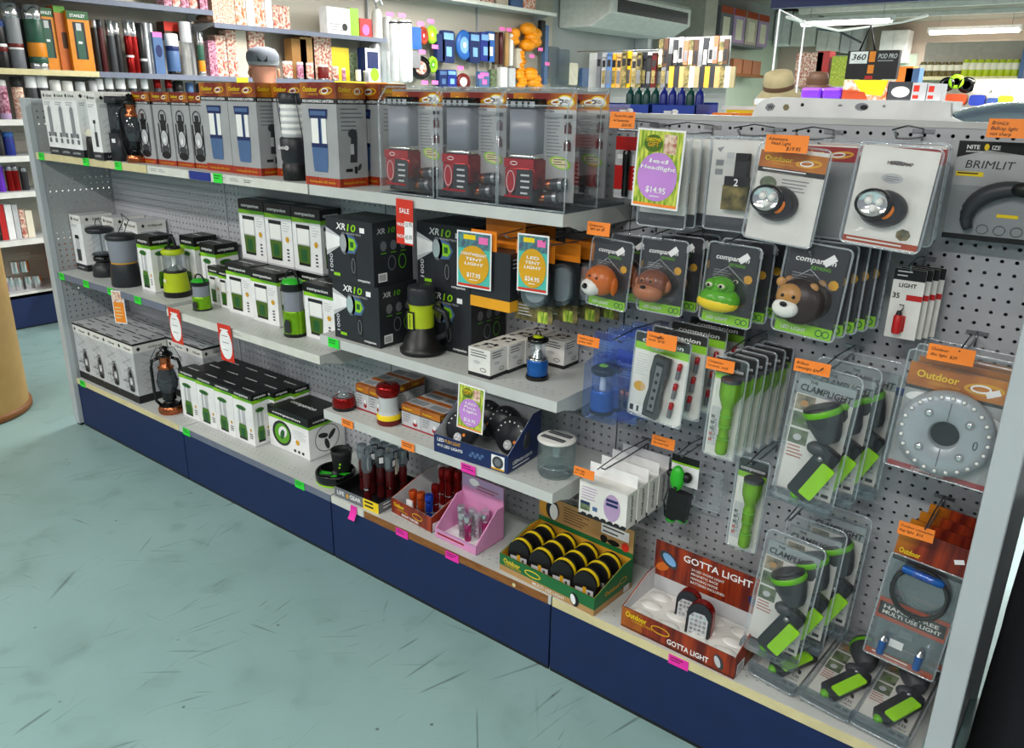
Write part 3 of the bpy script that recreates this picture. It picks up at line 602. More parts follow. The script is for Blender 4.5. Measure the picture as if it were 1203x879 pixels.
# red lantern blister packs: shell > card, lantern, batteries
def blister_lantern():
    w, d, h = .192, .13, .268
    t = thing('blister_pack', 'x', 'packaged lantern'); b = MB()
    y0, y1 = -d/2, d/2
    b.mat('plastic'); b.box(-w/2, w/2, y0, y0+.001, .012, h*.86); b.box(w/2-.001, w/2, y0, y1, .005, h*.88); b.box(-w/2, -w/2+.001, y0, y1, .005, h*.88); b.box(-w/2, w/2, y0+.02, y1, h*.88, h*.883)
    b.mat('plastic_edge')
    for a, c in (((-w/2, y0, 0), (-w/2, y0, h*.86)), ((w/2, y0, 0), (w/2, y0, h*.86)), ((-w/2, y0, h*.86), (w/2, y0, h*.86)), ((-w/2, y0+.0, .004), (w/2, y0, .004)), ((-w/2, y0, h*.86), (-w/2, y0+.03, h)), ((w/2, y0, h*.86), (w/2, y0+.03, h)), ((-w/2, y0+.03, h), (w/2, y0+.03, h))): b.tube([a, c], .0022, None, 5)
    b.box(-w/2, w/2, y0, y1, 0, .005, 'plastic_grey'); o = b.build('shell', t)
    b = MB(); b.box(-w*.46, w*.46, y0+.045, y0+.047, .02, h*.98, 'boxgrey'); b.push(FRONT(-w*.46, y0+.045, 0)); W = w*.92
    oc_logo(b, 0, h*.83, W, h*.13); b.ell(W*.84, h*.895, W*.13, h*.05, 'yellow', 4, 20, -.15); b.ell(W*.84, h*.895, W*.11, h*.04, 'white', 5, 20, -.15); b.txt('LED', W*.84, h*.885, h*.025, 'ink', 6, 'c', -.15)
    b.rect(0, h*.8, W, h*.83, 'lightgrey', 2); b.txt('SENSOR LANTERN', W*.3, h*.805, h*.02, 'ink', 3)
    b.lines(W*.56, h*.76, W*.8, 12, h*.028, 'midgrey', 2, .25)
    for v in (.64, .5): b.rect(W*.83, h*(v-.0), W*.94, h*(v+.07), 'maroon', 3); b.rect(W*.85, h*(v+.07), W*.92, h*(v+.09), 'ink', 3)
    b.rect(W*.82, h*.76, W*.95, h*.79, 'ink', 3); b.ell(W*.78, h*.4, W*.17, h*.05, 'lime', 3, 20, -.2); b.ell(W*.78, h*.4, W*.14, h*.04, 'cream', 4, 20, -.2); b.lines(W*.68, h*.43, W*.88, 3, h*.02, 'ink', 5); b.pop()
    b.build('card', t)
    lx, ly = -w*.2, y0+.042
    lx, ly = -w*.19, y0+.044; K_ = Matrix.Scale(1.13, 4); b = MB().push(T3(lx, ly, .012) @ K_); b.prism(rrect(-.036, -.034, .036, .03, .014), 0, .03, 'ink', True); b.prism(rrect(-.04, -.037, .04, .03, .014), .03, .088, 'redmetal', True)
    b.push(FRONT(0, -.0372, 0)); b.rect(-.006, .004, .036, .07, 'charcoal', 1); b.poly([(-.034, .07), (-.034, .035), (-.022, .014), (-.008, .03), (-.004, .07)], 'deepred', 2); b.ringf(-.02, .044, .011, .022, .0015, 'lightgrey', 3); b.rect(-.038, .072, .038, .09, 'deepred', 2)
    b.ringf(-.012, .081, .009, .004, .0012, 'white', 4); b.lines(.006, .06, .03, 4, .012, 'lightgrey', 3); b.rect(-.036, .012, .03, .016, 'deepred', 3); b.pop(); b.pop(); b.build('lantern_base', t)
    b = MB().push(T3(lx, ly, .111) @ K_); b.prism(rrect(-.036, -.034, .036, .03, .012), 0, .012, 'chrome', True); b.prism(rrect(-.034, -.032, .034, .028, .01), .012, .1, 'frost_dark', True); b.prism(rrect(-.038, -.036, .038, .03, .012), .1, .118, 'gloss_black', True)
    b.push(FRONT(0, -.0362, 0)); b.rect(-.036, .102, .036, .113, 'brushed', 1); [b.rect(x, .1025, x+.006, .1125, 'ink', 2) for x in (-.03, -.012, .004, .018)]; b.pop(); b.pop(); b.build('lantern_globe', t)
    for k, (x, z, yy) in enumerate(((.04, .026, -.036), (.05, .056, -.03))):
        for q in (0,):
            b = MB().push(T3(x-.03, yy, z, ry=PI/2-.12)); b.lathe([(.013, 0), (.014, .002), (.014, .018)], 16, 'copper'); b.lathe([(.0142, .018), (.0142, .05), (.013, .054)], 16, 'charcoal'); b.lathe([(.0143, .04), (.0143, .05)], 16, 'steel', cap=False); b.lathe([(.0, .056), (.005, .0555), (.012, .054)], 12, 'steel', cap=False); b.pop(); b.build('battery', t)
    return t
pl = Proto(blister_lantern())
for i, x in enumerate((2.2, 2.405, 2.602)):
    pl((x, -.233, zt), 0, 'clear blister pack with red lantern and batteries, %s of the front three' % ('leftmost', 'middle one', 'rightmost')[i])
for i, x in enumerate((2.2, 2.405, 2.602)): pl((x, -.098, zt), 0, 'clear blister pack with red lantern standing behind the front three', 'back row of red lantern blister packs')

# ================= middle shelf, first two bays =================
z1, z2 = ZM1, ZM2
w1 = Proto(tag(whitebox(.1, .14, .245, 'C').build('lantern_carton'), 'x', 'box'))
w1((.055, -.14, z1), 0, 'white lantern carton with black foot at the left end of the middle shelf')
w1((.215, -.075, z1), 0, 'white lantern carton behind the black lantern with wire bail')
w1((.39, -.075, z1), 0, 'white lantern carton behind the grey frosted lantern on middle shelf', scale=(1.2, .9, 1))
t = lantern('camping_lantern', 'black open lantern with thin wire handle and glass tube, left on middle shelf', 'lantern',
            [('charcoal', [(.048, 0), (.05, .005), (.047, .04), (.035, .055), (.03, .062)]), ('gloss_black', [(.03, .062), (.04, .07), (.04, .085), (.032, .09)]), ('charcoal', [(.032, .09), (.042, .094), (.04, .1)])],
            [('clearglass', [(.034, .1), (.034, .185)]), ('steel', [(.004, .1), (.004, .188)])], [('charcoal', [(.03, .185), (.05, .188), (.056, .197), (.055, .207), (.045, .212), (.0, .214)])],
            ('wire', .0018, arch(.03, .21, .245)))
place(t, (.235, -.195, z1))
t = lantern('camping_lantern', 'grey frosted lantern with dark base and tall folded wire handle, middle shelf', 'lantern',
            [('charcoal', [(.056, 0), (.059, .006), (.057, .06), (.052, .09), (.05, .095)]), ('gold', [(.05, .095), (.0505, .1)])],
            [('frost_dark', [(.049, .1), (.051, .105), (.055, .185), (.055, .19)])], [('charcoal', [(.056, .19), (.06, .195), (.06, .207), (.052, .212), (.0, .214)])],
            ('wire', .0018, [(-.03, 0, .2), (.0, .02, .265), (-.012, .02, .29), (.05, .02, .27), (.035, .02, .262), (.015, 0, .2)]))
place(t, (.478, -.225, z1))
cb = Proto(tag(compbox(.1, .1, .225, 'pillar').build('lantern_box'), 'x', 'box'))
cb((.66, -.18, z1), 0, 'white and green lantern box left of the yellow green lantern')
cb((.79, -.07, z1), 0, 'white and green lantern box behind the yellow green lantern')
cb((.93, -.07, z2), 0, 'white and green lantern box at the back, right of the yellow green lantern')
t = lantern('camping_lantern', 'yellow green lantern with black top hook and black foot on middle shelf', 'lantern',
            [('black', [(.05, 0), (.052, .006), (.05, .022)]), ('chart', [(.05, .022), (.046, .06), (.042, .09), (.042, .095)]), ('black', [(.042, .095), (.044, .1), (.04, .104)])],
            [('clearglass', [(.038, .104), (.038, .165)]), ('led_white', [(.008, .104), (.008, .165)]), ('chrome', [(.03, .104), (.016, .12), (.014, .124)])],
            [('chart', [(.04, .165), (.044, .17), (.044, .18), (.036, .186)]), ('black', [(.03, .186), (.028, .194), (.0, .196)])],
            ('rubber', .006, arch(.024, .186, .232)), lambda t: MB().push(FRONT(0, -.046, 0)).rect(-.01, .06, .01, .072, 'sku', 2).pop().build('sticker', t))
place(t, (.795, -.185, z1))
def green_lantern(h=.2, r=.036):
    return lantern('camping_lantern', 'x', 'lantern',
            [('black', [(r*1.02, 0), (r*1.08, .003), (r*1.05, h*.06)]), ('limemetal', [(r*1.05, h*.06), (r, h*.32), (r*1.0, h*.42), (r*.95, h*.44)])],
            [('frost_dark', [(r*.9, h*.44), (r*.86, h*.6), (r*.9, h*.78)])], [('black', [(r, h*.78), (r*1.05, h*.8), (r*1.02, h*.9)]), ('green', [(r*.95, h*.9), (r*.8, h*.96), (0, h*.98)])],
            ('rubber', .003, arch(r*.95, h*.88, h*1.12)),
            lambda t: MB().push(frame((0, -r*1.06, 0), (1, 0, 0), (0, 0, 1))).poly([(-r*.1, h*.08), (r*.7, h*.08), (r*.7, h*.3), (r*.1, h*.32), (-r*.2, h*.2)], 'charcoal', 2).pop().build('switch_panel', t))
t = green_lantern(.12, .033); t['label'] = 'small bright green lantern with black handle in front of white boxes, middle shelf'; place(t, (1.015, -.215, z2))
t = green_lantern(.2, .037); t['label'] = 'taller bright green lantern with frosted middle between white boxes, middle shelf'; place(t, (1.553, -.2, z2))
c2 = Proto(tag(compbox(.15, .09, .19).build('lantern_box'), 'x', 'box'))
c3 = Proto(tag(compbox(.07, .09, .15).build('lantern_box'), 'x', 'box'))
c3((1.005, -.105, z2), 0, 'small white and green box behind the small green lantern'); c3((1.08, -.11, z2), 0, 'small white and green box left of the big lantern boxes, middle shelf')
c2((1.205, -.13, z2), .0, 'white and green lantern box in front row of middle shelf, left of two')
c2((1.37, -.14, z2), .0, 'white and green lantern box in front row of middle shelf, right of two')
c2((1.68, -.15, z2), .0, 'white and green lantern box between tall green lantern and black torch boxes')
for i, x in enumerate((1.2, 1.36, 1.52, 1.68)): c2((x, -.045 if i < 3 else -.055, z2), 0, 'white and green lantern box in the back row under the stacked boxes', 'back row white and green lantern boxes')
for i, x in enumerate((1.2, 1.355, 1.51)): c2((x, -.05, z2+.1915), .0, 'white and green lantern box stacked on the back row, %s of three' % ('leftmost', 'middle', 'rightmost')[i], scale=(1, 1, 1.15))

# ---- the big black torch boxes ----
def xrbox(w=.2, d=.155, h=.182):
    b = MB(); cbox(b, w, d, h, 'charcoal')
    b.push(FRONT(-w/2, -d/2, 0)); b.txt('XR', w*.24, h*.83, h*.1, 'white', 3, 'l', 0, .2, True, w*.2); b.txt('10', w*.43, h*.82, h*.11, 'lime', 3, 'l', 0, .2, True, w*.22); b.rect(w*.74, h*.82, w*.84, h*.9, 'white', 3)
    b.txt('RECHARGEABLE TORCH', w*.36, h*.765, h*.03, 'lightgrey', 3, bold=False, wid=w*.4)
    b.poly([(0, h*.38), (w*.3, h*.56), (w*.3, h*.72), (0, h*.84)], 'lightgrey', 1); b.poly([(0, h*.46), (w*.32, h*.58), (w*.32, h*.7), (0, h*.76)], 'white', 2)
    b.ell(w*.4, h*.62, w*.1, h*.18, 'midgrey', 3, 20); b.ell(w*.38, h*.62, w*.07, h*.14, 'reflector', 4, 20); b.poly([(w*.42, h*.78), (w*.62, h*.74), (w*.7, h*.62), (w*.62, h*.48), (w*.42, h*.46)], 'slateblue', 3)
    b.poly([(w*.5, h*.72), (w*.62, h*.7), (w*.66, h*.6), (w*.6, h*.52), (w*.5, h*.52)], 'lime', 4); b.rect(w*.53, h*.57, w*.6, h*.66, 'darkgreen', 5); b.poly([(w*.5, h*.46), (w*.62, h*.46), (w*.64, h*.12), (w*.56, h*.1)], 'ink', 3); b.ringf(w*.58, h*.28, w*.04, h*.12, w*.008, 'grey', 4)
    b.txt('1000', w*.13, h*.1, h*.07, 'lightgrey', 3, rot=PI/2, wid=h*.32); b.rect(w*.14, h*.07, w*.28, h*.12, 'lime', 3); b.txt('companion', w*.66, h*.05, h*.04, 'white', 3, wid=w*.26); b.pop()
    b.push(RIGHT(w/2, -d/2, 0)); b.txt('XR', d*.1, h*.82, h*.08, 'lightgrey', 3, 'l', 0, .2, True, d*.2); b.txt('10', d*.34, h*.82, h*.08, 'limedeep', 3, 'l', 0, .2, True, d*.2)
    for i in range(3): b.ell(d*(.25+.25*i), h*.62, d*.08, h*.08, 'midgrey', 3, 12); b.rect(d*(.18+.25*i), h*.5, d*(.32+.25*i), h*.515, 'limedeep', 3)
    b.ringf(d*.45, h*.34, d*.1, h*.12, d*.02, 'midgrey', 3); b.ringf(d*.72, h*.34, d*.1, h*.12, d*.02, 'limedeep', 3); b.rect(d*.1, h*.06, d*.32, h*.2, 'white', 3); [b.rect(d*(.12+.022*i), h*.08, d*(.13+.022*i), h*.18, 'ink', 4) for i in range(8)]; b.pop()
    b.push(TOPF(-w/2, -d/2, h)); b.txt('XR10', w*.2, d*.35, d*.18, 'midgrey', 2); b.pop(); return b
xr = Proto(tag(xrbox().build('torch_box'), 'x', 'box'))
xr((1.955, -.2, ZM3), 0, 'big black torch box, lower of the left pair on the raised shelf')
xr((1.945, -.205, ZM3+.1822), .0, 'big black torch box, upper of the left pair under the sale card')
xr((2.205, -.085, ZM3), 0, 'big black torch box, lower of the right pair behind the floodlight')
xr((2.20, -.085, ZM3+.1822), .0, 'big black torch box, upper of the right pair behind the orange signs')
t = thing('spotlight_torch', 'large black and yellow green torch standing head down on the raised shelf', 'torch', (2.165, -.215, ZM3), .1)
MB().lathe([(.062, 0), (.066, .004), (.066, .014), (.058, .02), (.05, .045), (.036, .07), (.033, .078)], 32, 'black').build('head', t)
b = MB().lathe([(.033, .072), (.034, .08), (.035, .128), (.038, .142), (.04, .145)], 28, 'chart'); b.push(frame((-.012, -.0362, 0), (1, 0, 0), (0, 0, 1))); b.rect(-.016, .07, .014, .125, 'black', 1); b.rect(-.01, .074, .008, .12, 'chart', 2); b.txt('companion', -.0, .078, .007, 'ink', 3, rot=PI/2, wid=.038); b.pop(); b.build('body', t)
MB().lathe([(.038, .143), (.04, .147), (.04, .188), (.037, .195), (.0, .197)], 28, 'charcoal').build('tail_cap', t)
MB().tube([(.03, .01, .14), (.07, .015, .125), (.085, .015, .09), (.07, .012, .06), (.045, .01, .045)], .009, 'charcoal', 8).build('handle', t)
def smallbox(w=.075, d=.07, h=.078):
    b = MB(); cbox(b, w, d, h, 'offwhite'); b.box(-w/2-.0004, w/2+.0004, -d/2-.0004, d/2+.0004, 0, h*.13, 'ink')
    for fr, ww in ((FRONT(-w/2, -d/2, 0), w), (RIGHT(w/2, -d/2, 0), d)):
        b.push(fr); b.lines(ww*.12, h*.92, ww*.85, 3, h*.09, 'ink', 2, .3); b.ringf(ww*.68, h*.28, ww*.14, h*.07, ww*.02, 'ink', 2); b.ell(ww*.4, h*.52, ww*.16, h*.06, 'lightgrey', 2); b.pop()
    b.push(TOPF(-w/2, -d/2, h)); [b.ell(w*RA(.2, .8), d*RA(.2, .8), w*.12, d*.06, 'ink', 2, 10, RA(0, 3)) for i in range(8)]; b.pop(); return b
sb = Proto(tag(smallbox().build('small_lantern_box'), 'x', 'box'))
for i, (x, y) in enumerate(((2.433, -.243), (2.437, -.171), (2.44, -.099), (2.443, -.03))):
    sb((x, y, ZM3), 0, 'small white box with black print on the raised shelf, %s from the front' % ORD[i])
sb((2.53, -.045, ZM3), 0, 'small white box with black print behind the little blue lantern')
def mini_lantern(label):
    return lantern('mini_lantern', label, 'lantern', [('gloss_black', [(.03, 0), (.032, .004), (.03, .012)]), ('bluebase', [(.027, .012), (.028, .016), (.028, .05), (.026, .054)]), ('chrome', [(.026, .054), (.027, .058), (.02, .06)])],
            [('clearglass', [(.021, .06), (.021, .1)]), ('chrome', [(.018, .06), (.008, .08)]), ('led_white', [(.007, .08), (.007, .096), (0, .098)])], [('gloss_black', [(.022, .1), (.028, .103), (.028, .11), (.018, .114)]), ('chart', [(.014, .114), (.012, .117), (0, .118)])],
            ('gloss_black', .002, arch(.008, .115, .13)))
mlp = Proto(mini_lantern('little blue lantern with clear top standing on the raised shelf')); mlp((2.555, -.185, ZM3), 0)

# ---- hanging boxes under the top shelf ----
t = thing('hanging_box', 'black and orange tent light box with window, hanging behind the left orange sign', 'box', (2.445, -.2, .975))
b = MB().box(-.065, .065, -.05, .05, .028, .15, 'charcoal'); b.box(-.066, .066, -.051, .051, 0, .028, 'amber'); b.push(RIGHT(.0652, -.05, 0)); b.lines(.01, .135, .09, 3, .01, 'lightgrey', 2); b.ringf(.05, .07, .024, .03, .003, 'darkred', 2); b.ell(.045, .055, .016, .018, 'lightgrey', 3); b.pop(); b.build('carton', t)
MB().box(-.064, .064, .01, .012, .15, .23, 'orange').box(-.064, .02, -.05, -.048, .15, .2, 'orange').build('hang_tab', t)
t2 = dup(t, (2.46, -.09, .975), 0, 'second black and orange tent light box hanging close to the pegboard')
def domepack():
    t = thing('blister_pack', 'x', 'packaged light'); w = .115
    b = MB().box(-w/2, w/2, 0, .0015, 0, .2, 'ink'); b.box(-w/2, w/2, -.0006, .002, .155, .2, 'orange'); b.push(FRONT(-w/2, 0, 0)); b.rect(.0, 0, w, .045, 'camo', 2); b.lines(.01, .04, .06, 4, .008, 'lightgrey', 3); b.rect(.07, .0, .1, .03, 'leafprint', 3); b.pop(); b.build('card', t)
    b = MB().push(T3(.015, -.002, .1, rx=PI/2)); b.prism(rrect(-.034, -.055, .034, .05, .03, 6), 0, .03, 'plastic_grey', True); b.prism(rrect(-.026, -.044, .026, .04, .024, 6), 0, .022, 'frost', True); b.pop(); b.build('bubble', t)
    return t
dp = Proto(domepack())
for i, (x, y, r) in enumerate(((2.56, -.215, .05), (2.60, -.16, .0), (2.635, -.11, -.02), (2.66, -.06, 0))):
    dp((x, y, .955), r, 'clear domed light pack with orange header behind the right orange sign, %s from the front' % ORD[i])
# ================= low display shelf =================
t = lantern('mini_lantern', 'small red dome lantern with clear top at left end of the low display shelf', 'lantern', [('black', [(.034, 0), (.038, .004), (.037, .012)]), ('redmetal', [(.037, .012), (.038, .02), (.035, .038), (.033, .042)])],
            [('clearglass', [(.032, .042), (.03, .055), (.022, .068), (.01, .075), (0, .076)]), ('reflector', [(.02, .043), (.01, .052), (0, .056)])], None)
place(t, (1.845, -.25, ZL))
def redbox(w, d, h):
    b = MB(); cbox(b, w, d, h, 'lightgrey')
    for fr, ww in ((FRONT(-w/2, -d/2, 0), w), (RIGHT(w/2, -d/2, 0), d)):
        b.push(fr); b.rect(0, h*.72, ww, h, 'ember', 1); b.txt('Outdoor', ww*.08, h*.8, h*.09, 'yellow', 2, wid=ww*.5); b.rect(0, h*.68, ww, h*.72, 'ink', 1); b.rect(0, 0, ww, h*.07, 'deepred', 1)
        b.ell(ww*.72, h*.24, ww*.12, h*.1, 'deepred', 3, 12); b.rect(ww*.66, h*.28, ww*.78, h*.46, 'white', 3); b.lines(ww*.08, h*.6, ww*.5, 4, h*.1, 'midgrey', 2, .3); b.pop()
    b.push(TOPF(-w/2, -d/2, h)); b.rect(0, 0, w, d*.3, 'ember', 1); b.rect(w*.1, d*.4, w*.9, d*.9, 'grey', 1); b.pop(); return b
rb = Proto(tag(redbox(.058, .06, .085).build('mini_lantern_box'), 'x', 'box'))
for i in range(2):
    for k in range(3): rb((1.905+.06*i, -.195+.064*k, ZL), 0, 'small red topped box behind red dome lantern, %s column, %s row' % (('left', 'right')[i], ('front', 'middle', 'back')[k]))
rb2 = Proto(tag(redbox(.078, .06, .072).build('mini_lantern_box'), 'x', 'box'))
for i in range(2):
    for k in range(3): rb2((2.125+.08*i, -.2+.064*k, ZL), 0, 'wide flame topped box right of tall red lantern, %s column, %s row' % (('left', 'right')[i], ('front', 'middle', 'back')[k]))
t = lantern('camping_lantern', 'red lantern with yellow ring and frosted waist on the low display shelf', 'lantern', [('darkred', [(.035, 0), (.038, .004), (.037, .018)]), ('yellow', [(.0375, .018), (.037, .03), (.034, .034)]), ('lightgrey', [(.034, .034), (.031, .04)])],
            [('frost', [(.031, .036), (.028, .06), (.03, .095)])], [('redmetal', [(.031, .09), (.037, .1), (.037, .118), (.032, .125), (.01, .128), (0, .127)])], ('rubber', .002, arch(.02, .124, .132)))
place(t, (2.04, -.24, ZL))
def small_blister():
    t = thing('blister_pack', 'x', 'packaged light'); MB().box(-.035, .035, 0, .001, 0, .12, 'plastic_grey').build('card', t)
    MB().push(T3(0, -.014, .02)).lathe([(.014, 0), (.016, .004), (.012, .03)], 14, 'deepred').lathe([(.012, .03), (.012, .06), (.004, .07)], 14, 'clearglass').pop().build('mini_light', t); return t
sbp = Proto(small_blister())
for i, (x, y) in enumerate(((1.93, -.03), (2.0, -.02), (2.05, -.04))): sbp((x, y, ZL+.1), 0, 'clear blister pack with little red light hanging at the back above red boxes, %s' % ('leftmost', 'middle', 'rightmost')[i])
def tray(name, label, loc, rz, w, d, hf, hb, outer, inner='offwhite', header=None, front_art=None, side_art=None, t_=.003, head_art=None, ledge=None, floor_m=None):
    """open display carton: low front, side walls rising to a printed header at the back"""
    t = thing(name, label, 'display tray', loc, rz); b = MB(); b.box(0, w, 0, d, 0, t_, floor_m or inner); b.box(0, w, 0, t_, 0, hf, outer)
    for x in (0, w-t_):
        b.push(frame((x, 0, 0), (0, 1, 0), (0, 0, 1))); b.mat(outer); b.prism([(0, 0), (d, 0), (d, hb), (d*.75, hb), (0, hf)], 0, t_); b.pop()
    b.box(0, w, d-t_, d, 0, hb, inner); b.box(t_, w-t_, t_, t_+.0008, 0, hf, inner)
    for x in (t_, w-t_-.0008): b.push(frame((x, 0, 0), (0, 1, 0), (0, 0, 1))); b.mat(inner); b.prism([(0, 0), (d, 0), (d, hb), (d*.75, hb), (0, hf)], 0, .0008); b.pop()
    if front_art: b.push(FRONT(0, 0, 0)); front_art(b); b.pop()
    if side_art: b.push(RIGHT(w, 0, 0)); side_art(b); b.pop()
    b.build('carton', t)
    if header:
        b = MB().box(0, w, d-t_, d, hb, header, outer); b.push(FRONT(0, d-t_, hb)); 
        if head_art: head_art(b, header-hb)
        b.pop(); b.build('header_card', t)
    return t
# push light display
def fa(b):
    b.rect(0, 0, .255, .052, 'navy', 1); b.txt('LED', .012, .036, .01, 'white'); b.txt('PUSH LIGHT', .04, .036, .01, 'gold', wid=.055); b.txt('4+3 LED LIGHTS', .012, .02, .008, 'white', wid=.09); b.rect(.2, .004, .243, .046, 'white', 2); b.ell(.2215, .026, .018, .018, 'darkgrey', 3); b.ell(.2215, .026, .011, .011, 'midgrey', 4); b.rect(.2, .004, .243, .009, 'gold', 3)
    for i in range(6): b.ell(.13+.008*i, .022+.008*(i % 2), .006, .005, 'slateblue', 3, 8)
def sa(b): b.txt('LED', .02, .02, .01, 'white'); b.txt('PUSH LIGHTS', .045, .02, .008, 'white'); b.rect(.02, .01, .1, .013, 'white', 2)
t = tray('display_tray', 'navy display tray of black push lights on the low display shelf', (2.288, -.302, ZL), .06, .255, .16, .052, .135, 'navy', 'lightgrey', None, fa, sa)
def pushlight():
    t = thing('push_light', 'x', 'light'); b = MB().push(T3(0, 0, .055, rx=PI/2)); b.lathe([(.05, -.012), (.054, -.008), (.053, .004), (.048, .012), (.0, .015)], 32, 'charcoal')
    for a in range(8): b.push(T3(.04*math.cos(a*PI/8+.2), .04*math.sin(a*PI/8+.2), .0125)); b.ball(.0028, 'led_white', 8, 5); b.pop()
    b.pop(); b.build('body', t); b = MB().push(T3(0, -.0145, .03, rx=PI/2)); b.lathe([(.014, 0), (.013, .002)], 20, 'lightgrey'); [b.push(T3(.006*math.cos(a), .006*math.sin(a), .002)).ball(.004, 'white', 8, 5).pop() for a in (0.5, 2.6, 4.7)]; b.pop(); b.build('reflector', t)
    MB().push(T3(.02, -.0145, .042, rx=PI/2)).lathe([(.005, 0), (.004, .002)], 12, 'tagorange').pop().build('button', t); return t
pp = Proto(pushlight())
for i, (x, y, z, lab) in enumerate(((2.345, -.262, .012, 'round black push light leaning at the left front of the navy tray'), (2.492, -.222, .018, 'round black push light leaning at the right of the navy tray'), (2.43, -.18, .022, 'round black push light behind the lime sign in the navy tray'), (2.36, -.175, .022, 'round black push light at the back left of the navy tray'))):
    pp((x, y, ZL+z), .05, lab, rx=-.3)
t = thing('jar_light', 'clear inflatable jar light with white solar lid on end of the low shelf', 'lantern', (2.636, -.2, ZL))
MB().lathe([(.036, 0), (.045, .003), (.049, .012), (.05, .05), (.049, .09), (.046, .1)], 32, 'jarglass', cap=False).lathe([(0, .004), (.034, .005), (.044, .008)], 32, 'plastic_grey', cap=False).lathe([(.047, .03), (.05, .032), (.047, .034)], 32, 'plastic_edge', cap=False).build('body', t)
b = MB().lathe([(.045, .098), (.051, .1), (.052, .104), (.046, .108), (0, .108)], 36, 'offwhite'); b.push(TOPF(0, 0, .108)); b.rect(-.036, .008, .036, .026, 'charcoal', 1); b.rect(-.036, -.026, .036, -.008, 'charcoal', 1); b.rect(-.033, .014, .033, .018, 'grey', 2); b.rect(-.033, -.02, .033, -.016, 'grey', 2); b.ell(0, 0, .004, .003, 'midgrey', 2, 10); b.pop(); lid_ = b.build('lid', t); MB().push(TOPF(0, 0, .108)).ell(0, 0, .0025, .0025, 'white', 3, 8).pop().build('switch', lid_)
MB().lathe([(.008, .05), (.012, .07), (.006, .098)], 12, 'plastic_edge').build('lamp_core', t)

# ================= base shelf, left to right =================
def zigbox(w, d, h):
    b = MB(); cbox(b, w, d, h, 'lightgrey'); b.box(-w/2-.0004, w/2+.0004, -d/2-.0004, d/2+.0004, 0, h*.13, 'ink')
    for fr, ww in ((FRONT(-w/2, -d/2, 0), w), (RIGHT(w/2, -d/2, 0), d)):
        b.push(fr); b.rect(0, h*.965, ww, h, 'ink', 1); b.rect(0, h*.84, ww, h*.965, 'offwhite', 1); b.push(frame((ww*.16, h*.9, 0), (1, 1, 0), (-1, 1, 0))); b.rect(-.007, -.007, .007, .007, 'ink', 2); b.pop(); b.txt('OZtrail', ww*.45, h*.88, h*.035, 'ink', 3, wid=ww*.4)
        for i in range(9):
            b.push(T3(ww*.5, h*(.18+.07*i), 0, rz=.45 if i % 2 else -.45)); b.rect(-ww*.32, 0, ww*.36, h*.008, 'grey', 2); b.pop()
        if ww == w: pic_hurricane(b, ww*.66, h*.17, ww*.36, h*.42); [b.ell(ww*(.18+.12*i), h*(.32-.0*i), ww*.04, h*.012, 'ink', 4, 8, 1) for i in range(3)]
        b.pop()
    b.push(TOPF(-w/2, -d/2, h)); b.rect(0, 0, w, d, 'lightgrey', 1); [b.rect(w*RA(.05, .6), d*v, w*RA(.6, .95), d*(v+.05), 'ink', 2) for v in (.02, .2, .4, .6, .8)]; b.pop(); return b
zb = Proto(tag(zigbox(.133, .15, .265).build('lantern_carton'), 'x', 'box'))
for i in range(4): zb((.068+.134*i, -.197, ZB), 0, 'grey patterned lantern carton in front row of the base shelf, %s of four' % nth(i, 4))
for i in range(6): zb((.068+.134*i, -.063, ZB), 0, 'grey patterned lantern carton in back row of the base shelf, %s of six' % nth(i, 6), scale=(1, .72, 1))
pbx = Proto(tag(compbox(.122, .073, .207, 'pillar', ledge=.1).build('lantern_box'), 'x', 'box'))
for i in range(4): pbx((.857+.124*i, -.188, ZB), 0, 'black topped green lantern box, front row of base shelf, %s of four' % nth(i, 4))
for r_ in (1, 2):
    for i in range(4): pbx((.87+.124*i+.02*r_, -.188+.0737*r_, ZB), 0, 'black topped lantern box in the rows behind, on the base shelf', 'rear rows of black topped lantern boxes')
o = tag(compbox(.235, .165, .165, 'fan', ledge=.2).build('fan_box'), 'wide black topped box with green fan picture on the base shelf', 'box'); place(o, (1.425, -.088, ZB))
t = thing('fan_light', 'black and green round tent fan light beside the fan box', 'fan light', (1.725, -.205, ZB), .2)
b = MB().lathe([(.064, 0), (.068, .003), (.066, .007)], 36, 'lime').lathe([(.066, .007), (.069, .012), (.069, .036), (.064, .042), (.06, .038), (.06, .016), (0, .014)], 36, 'gloss_black'); b.build('housing', t)
b = MB().push(T3(0, 0, .024)); b.lathe([(.012, -.008), (.014, .008), (0, .012)], 16, 'charcoal')
for k in range(4): b.push(T3(rz=k*PI/2+.4)); b.poly([(.012, -.006), (.055, -.02), (.056, .012), (.014, .008)], 'green' if k != 1 else 'lightgrey', 1); b.pop()
b.pop(); b.build('fan_blades', t)
MB().push(T3(.005, .03, .03)).lathe([(.028, 0), (.03, .005), (.036, .06), (.037, .075), (.033, .076), (.031, .06)], 28, 'rubber').pop().build('stand_cup', t)
b = MB().tube([(.035, .03, .07), (.04, .04, .1), (.02, .045, .12)], .006, 'charcoal'); b.build('arm', t)
MB().push(T3(.02, -.002, .05)).ball(.004, 'lime', 8, 6).pop().push(T3(.024, -.003, .064)).ball(.004, 'lime', 8, 6).pop().build('button', t)

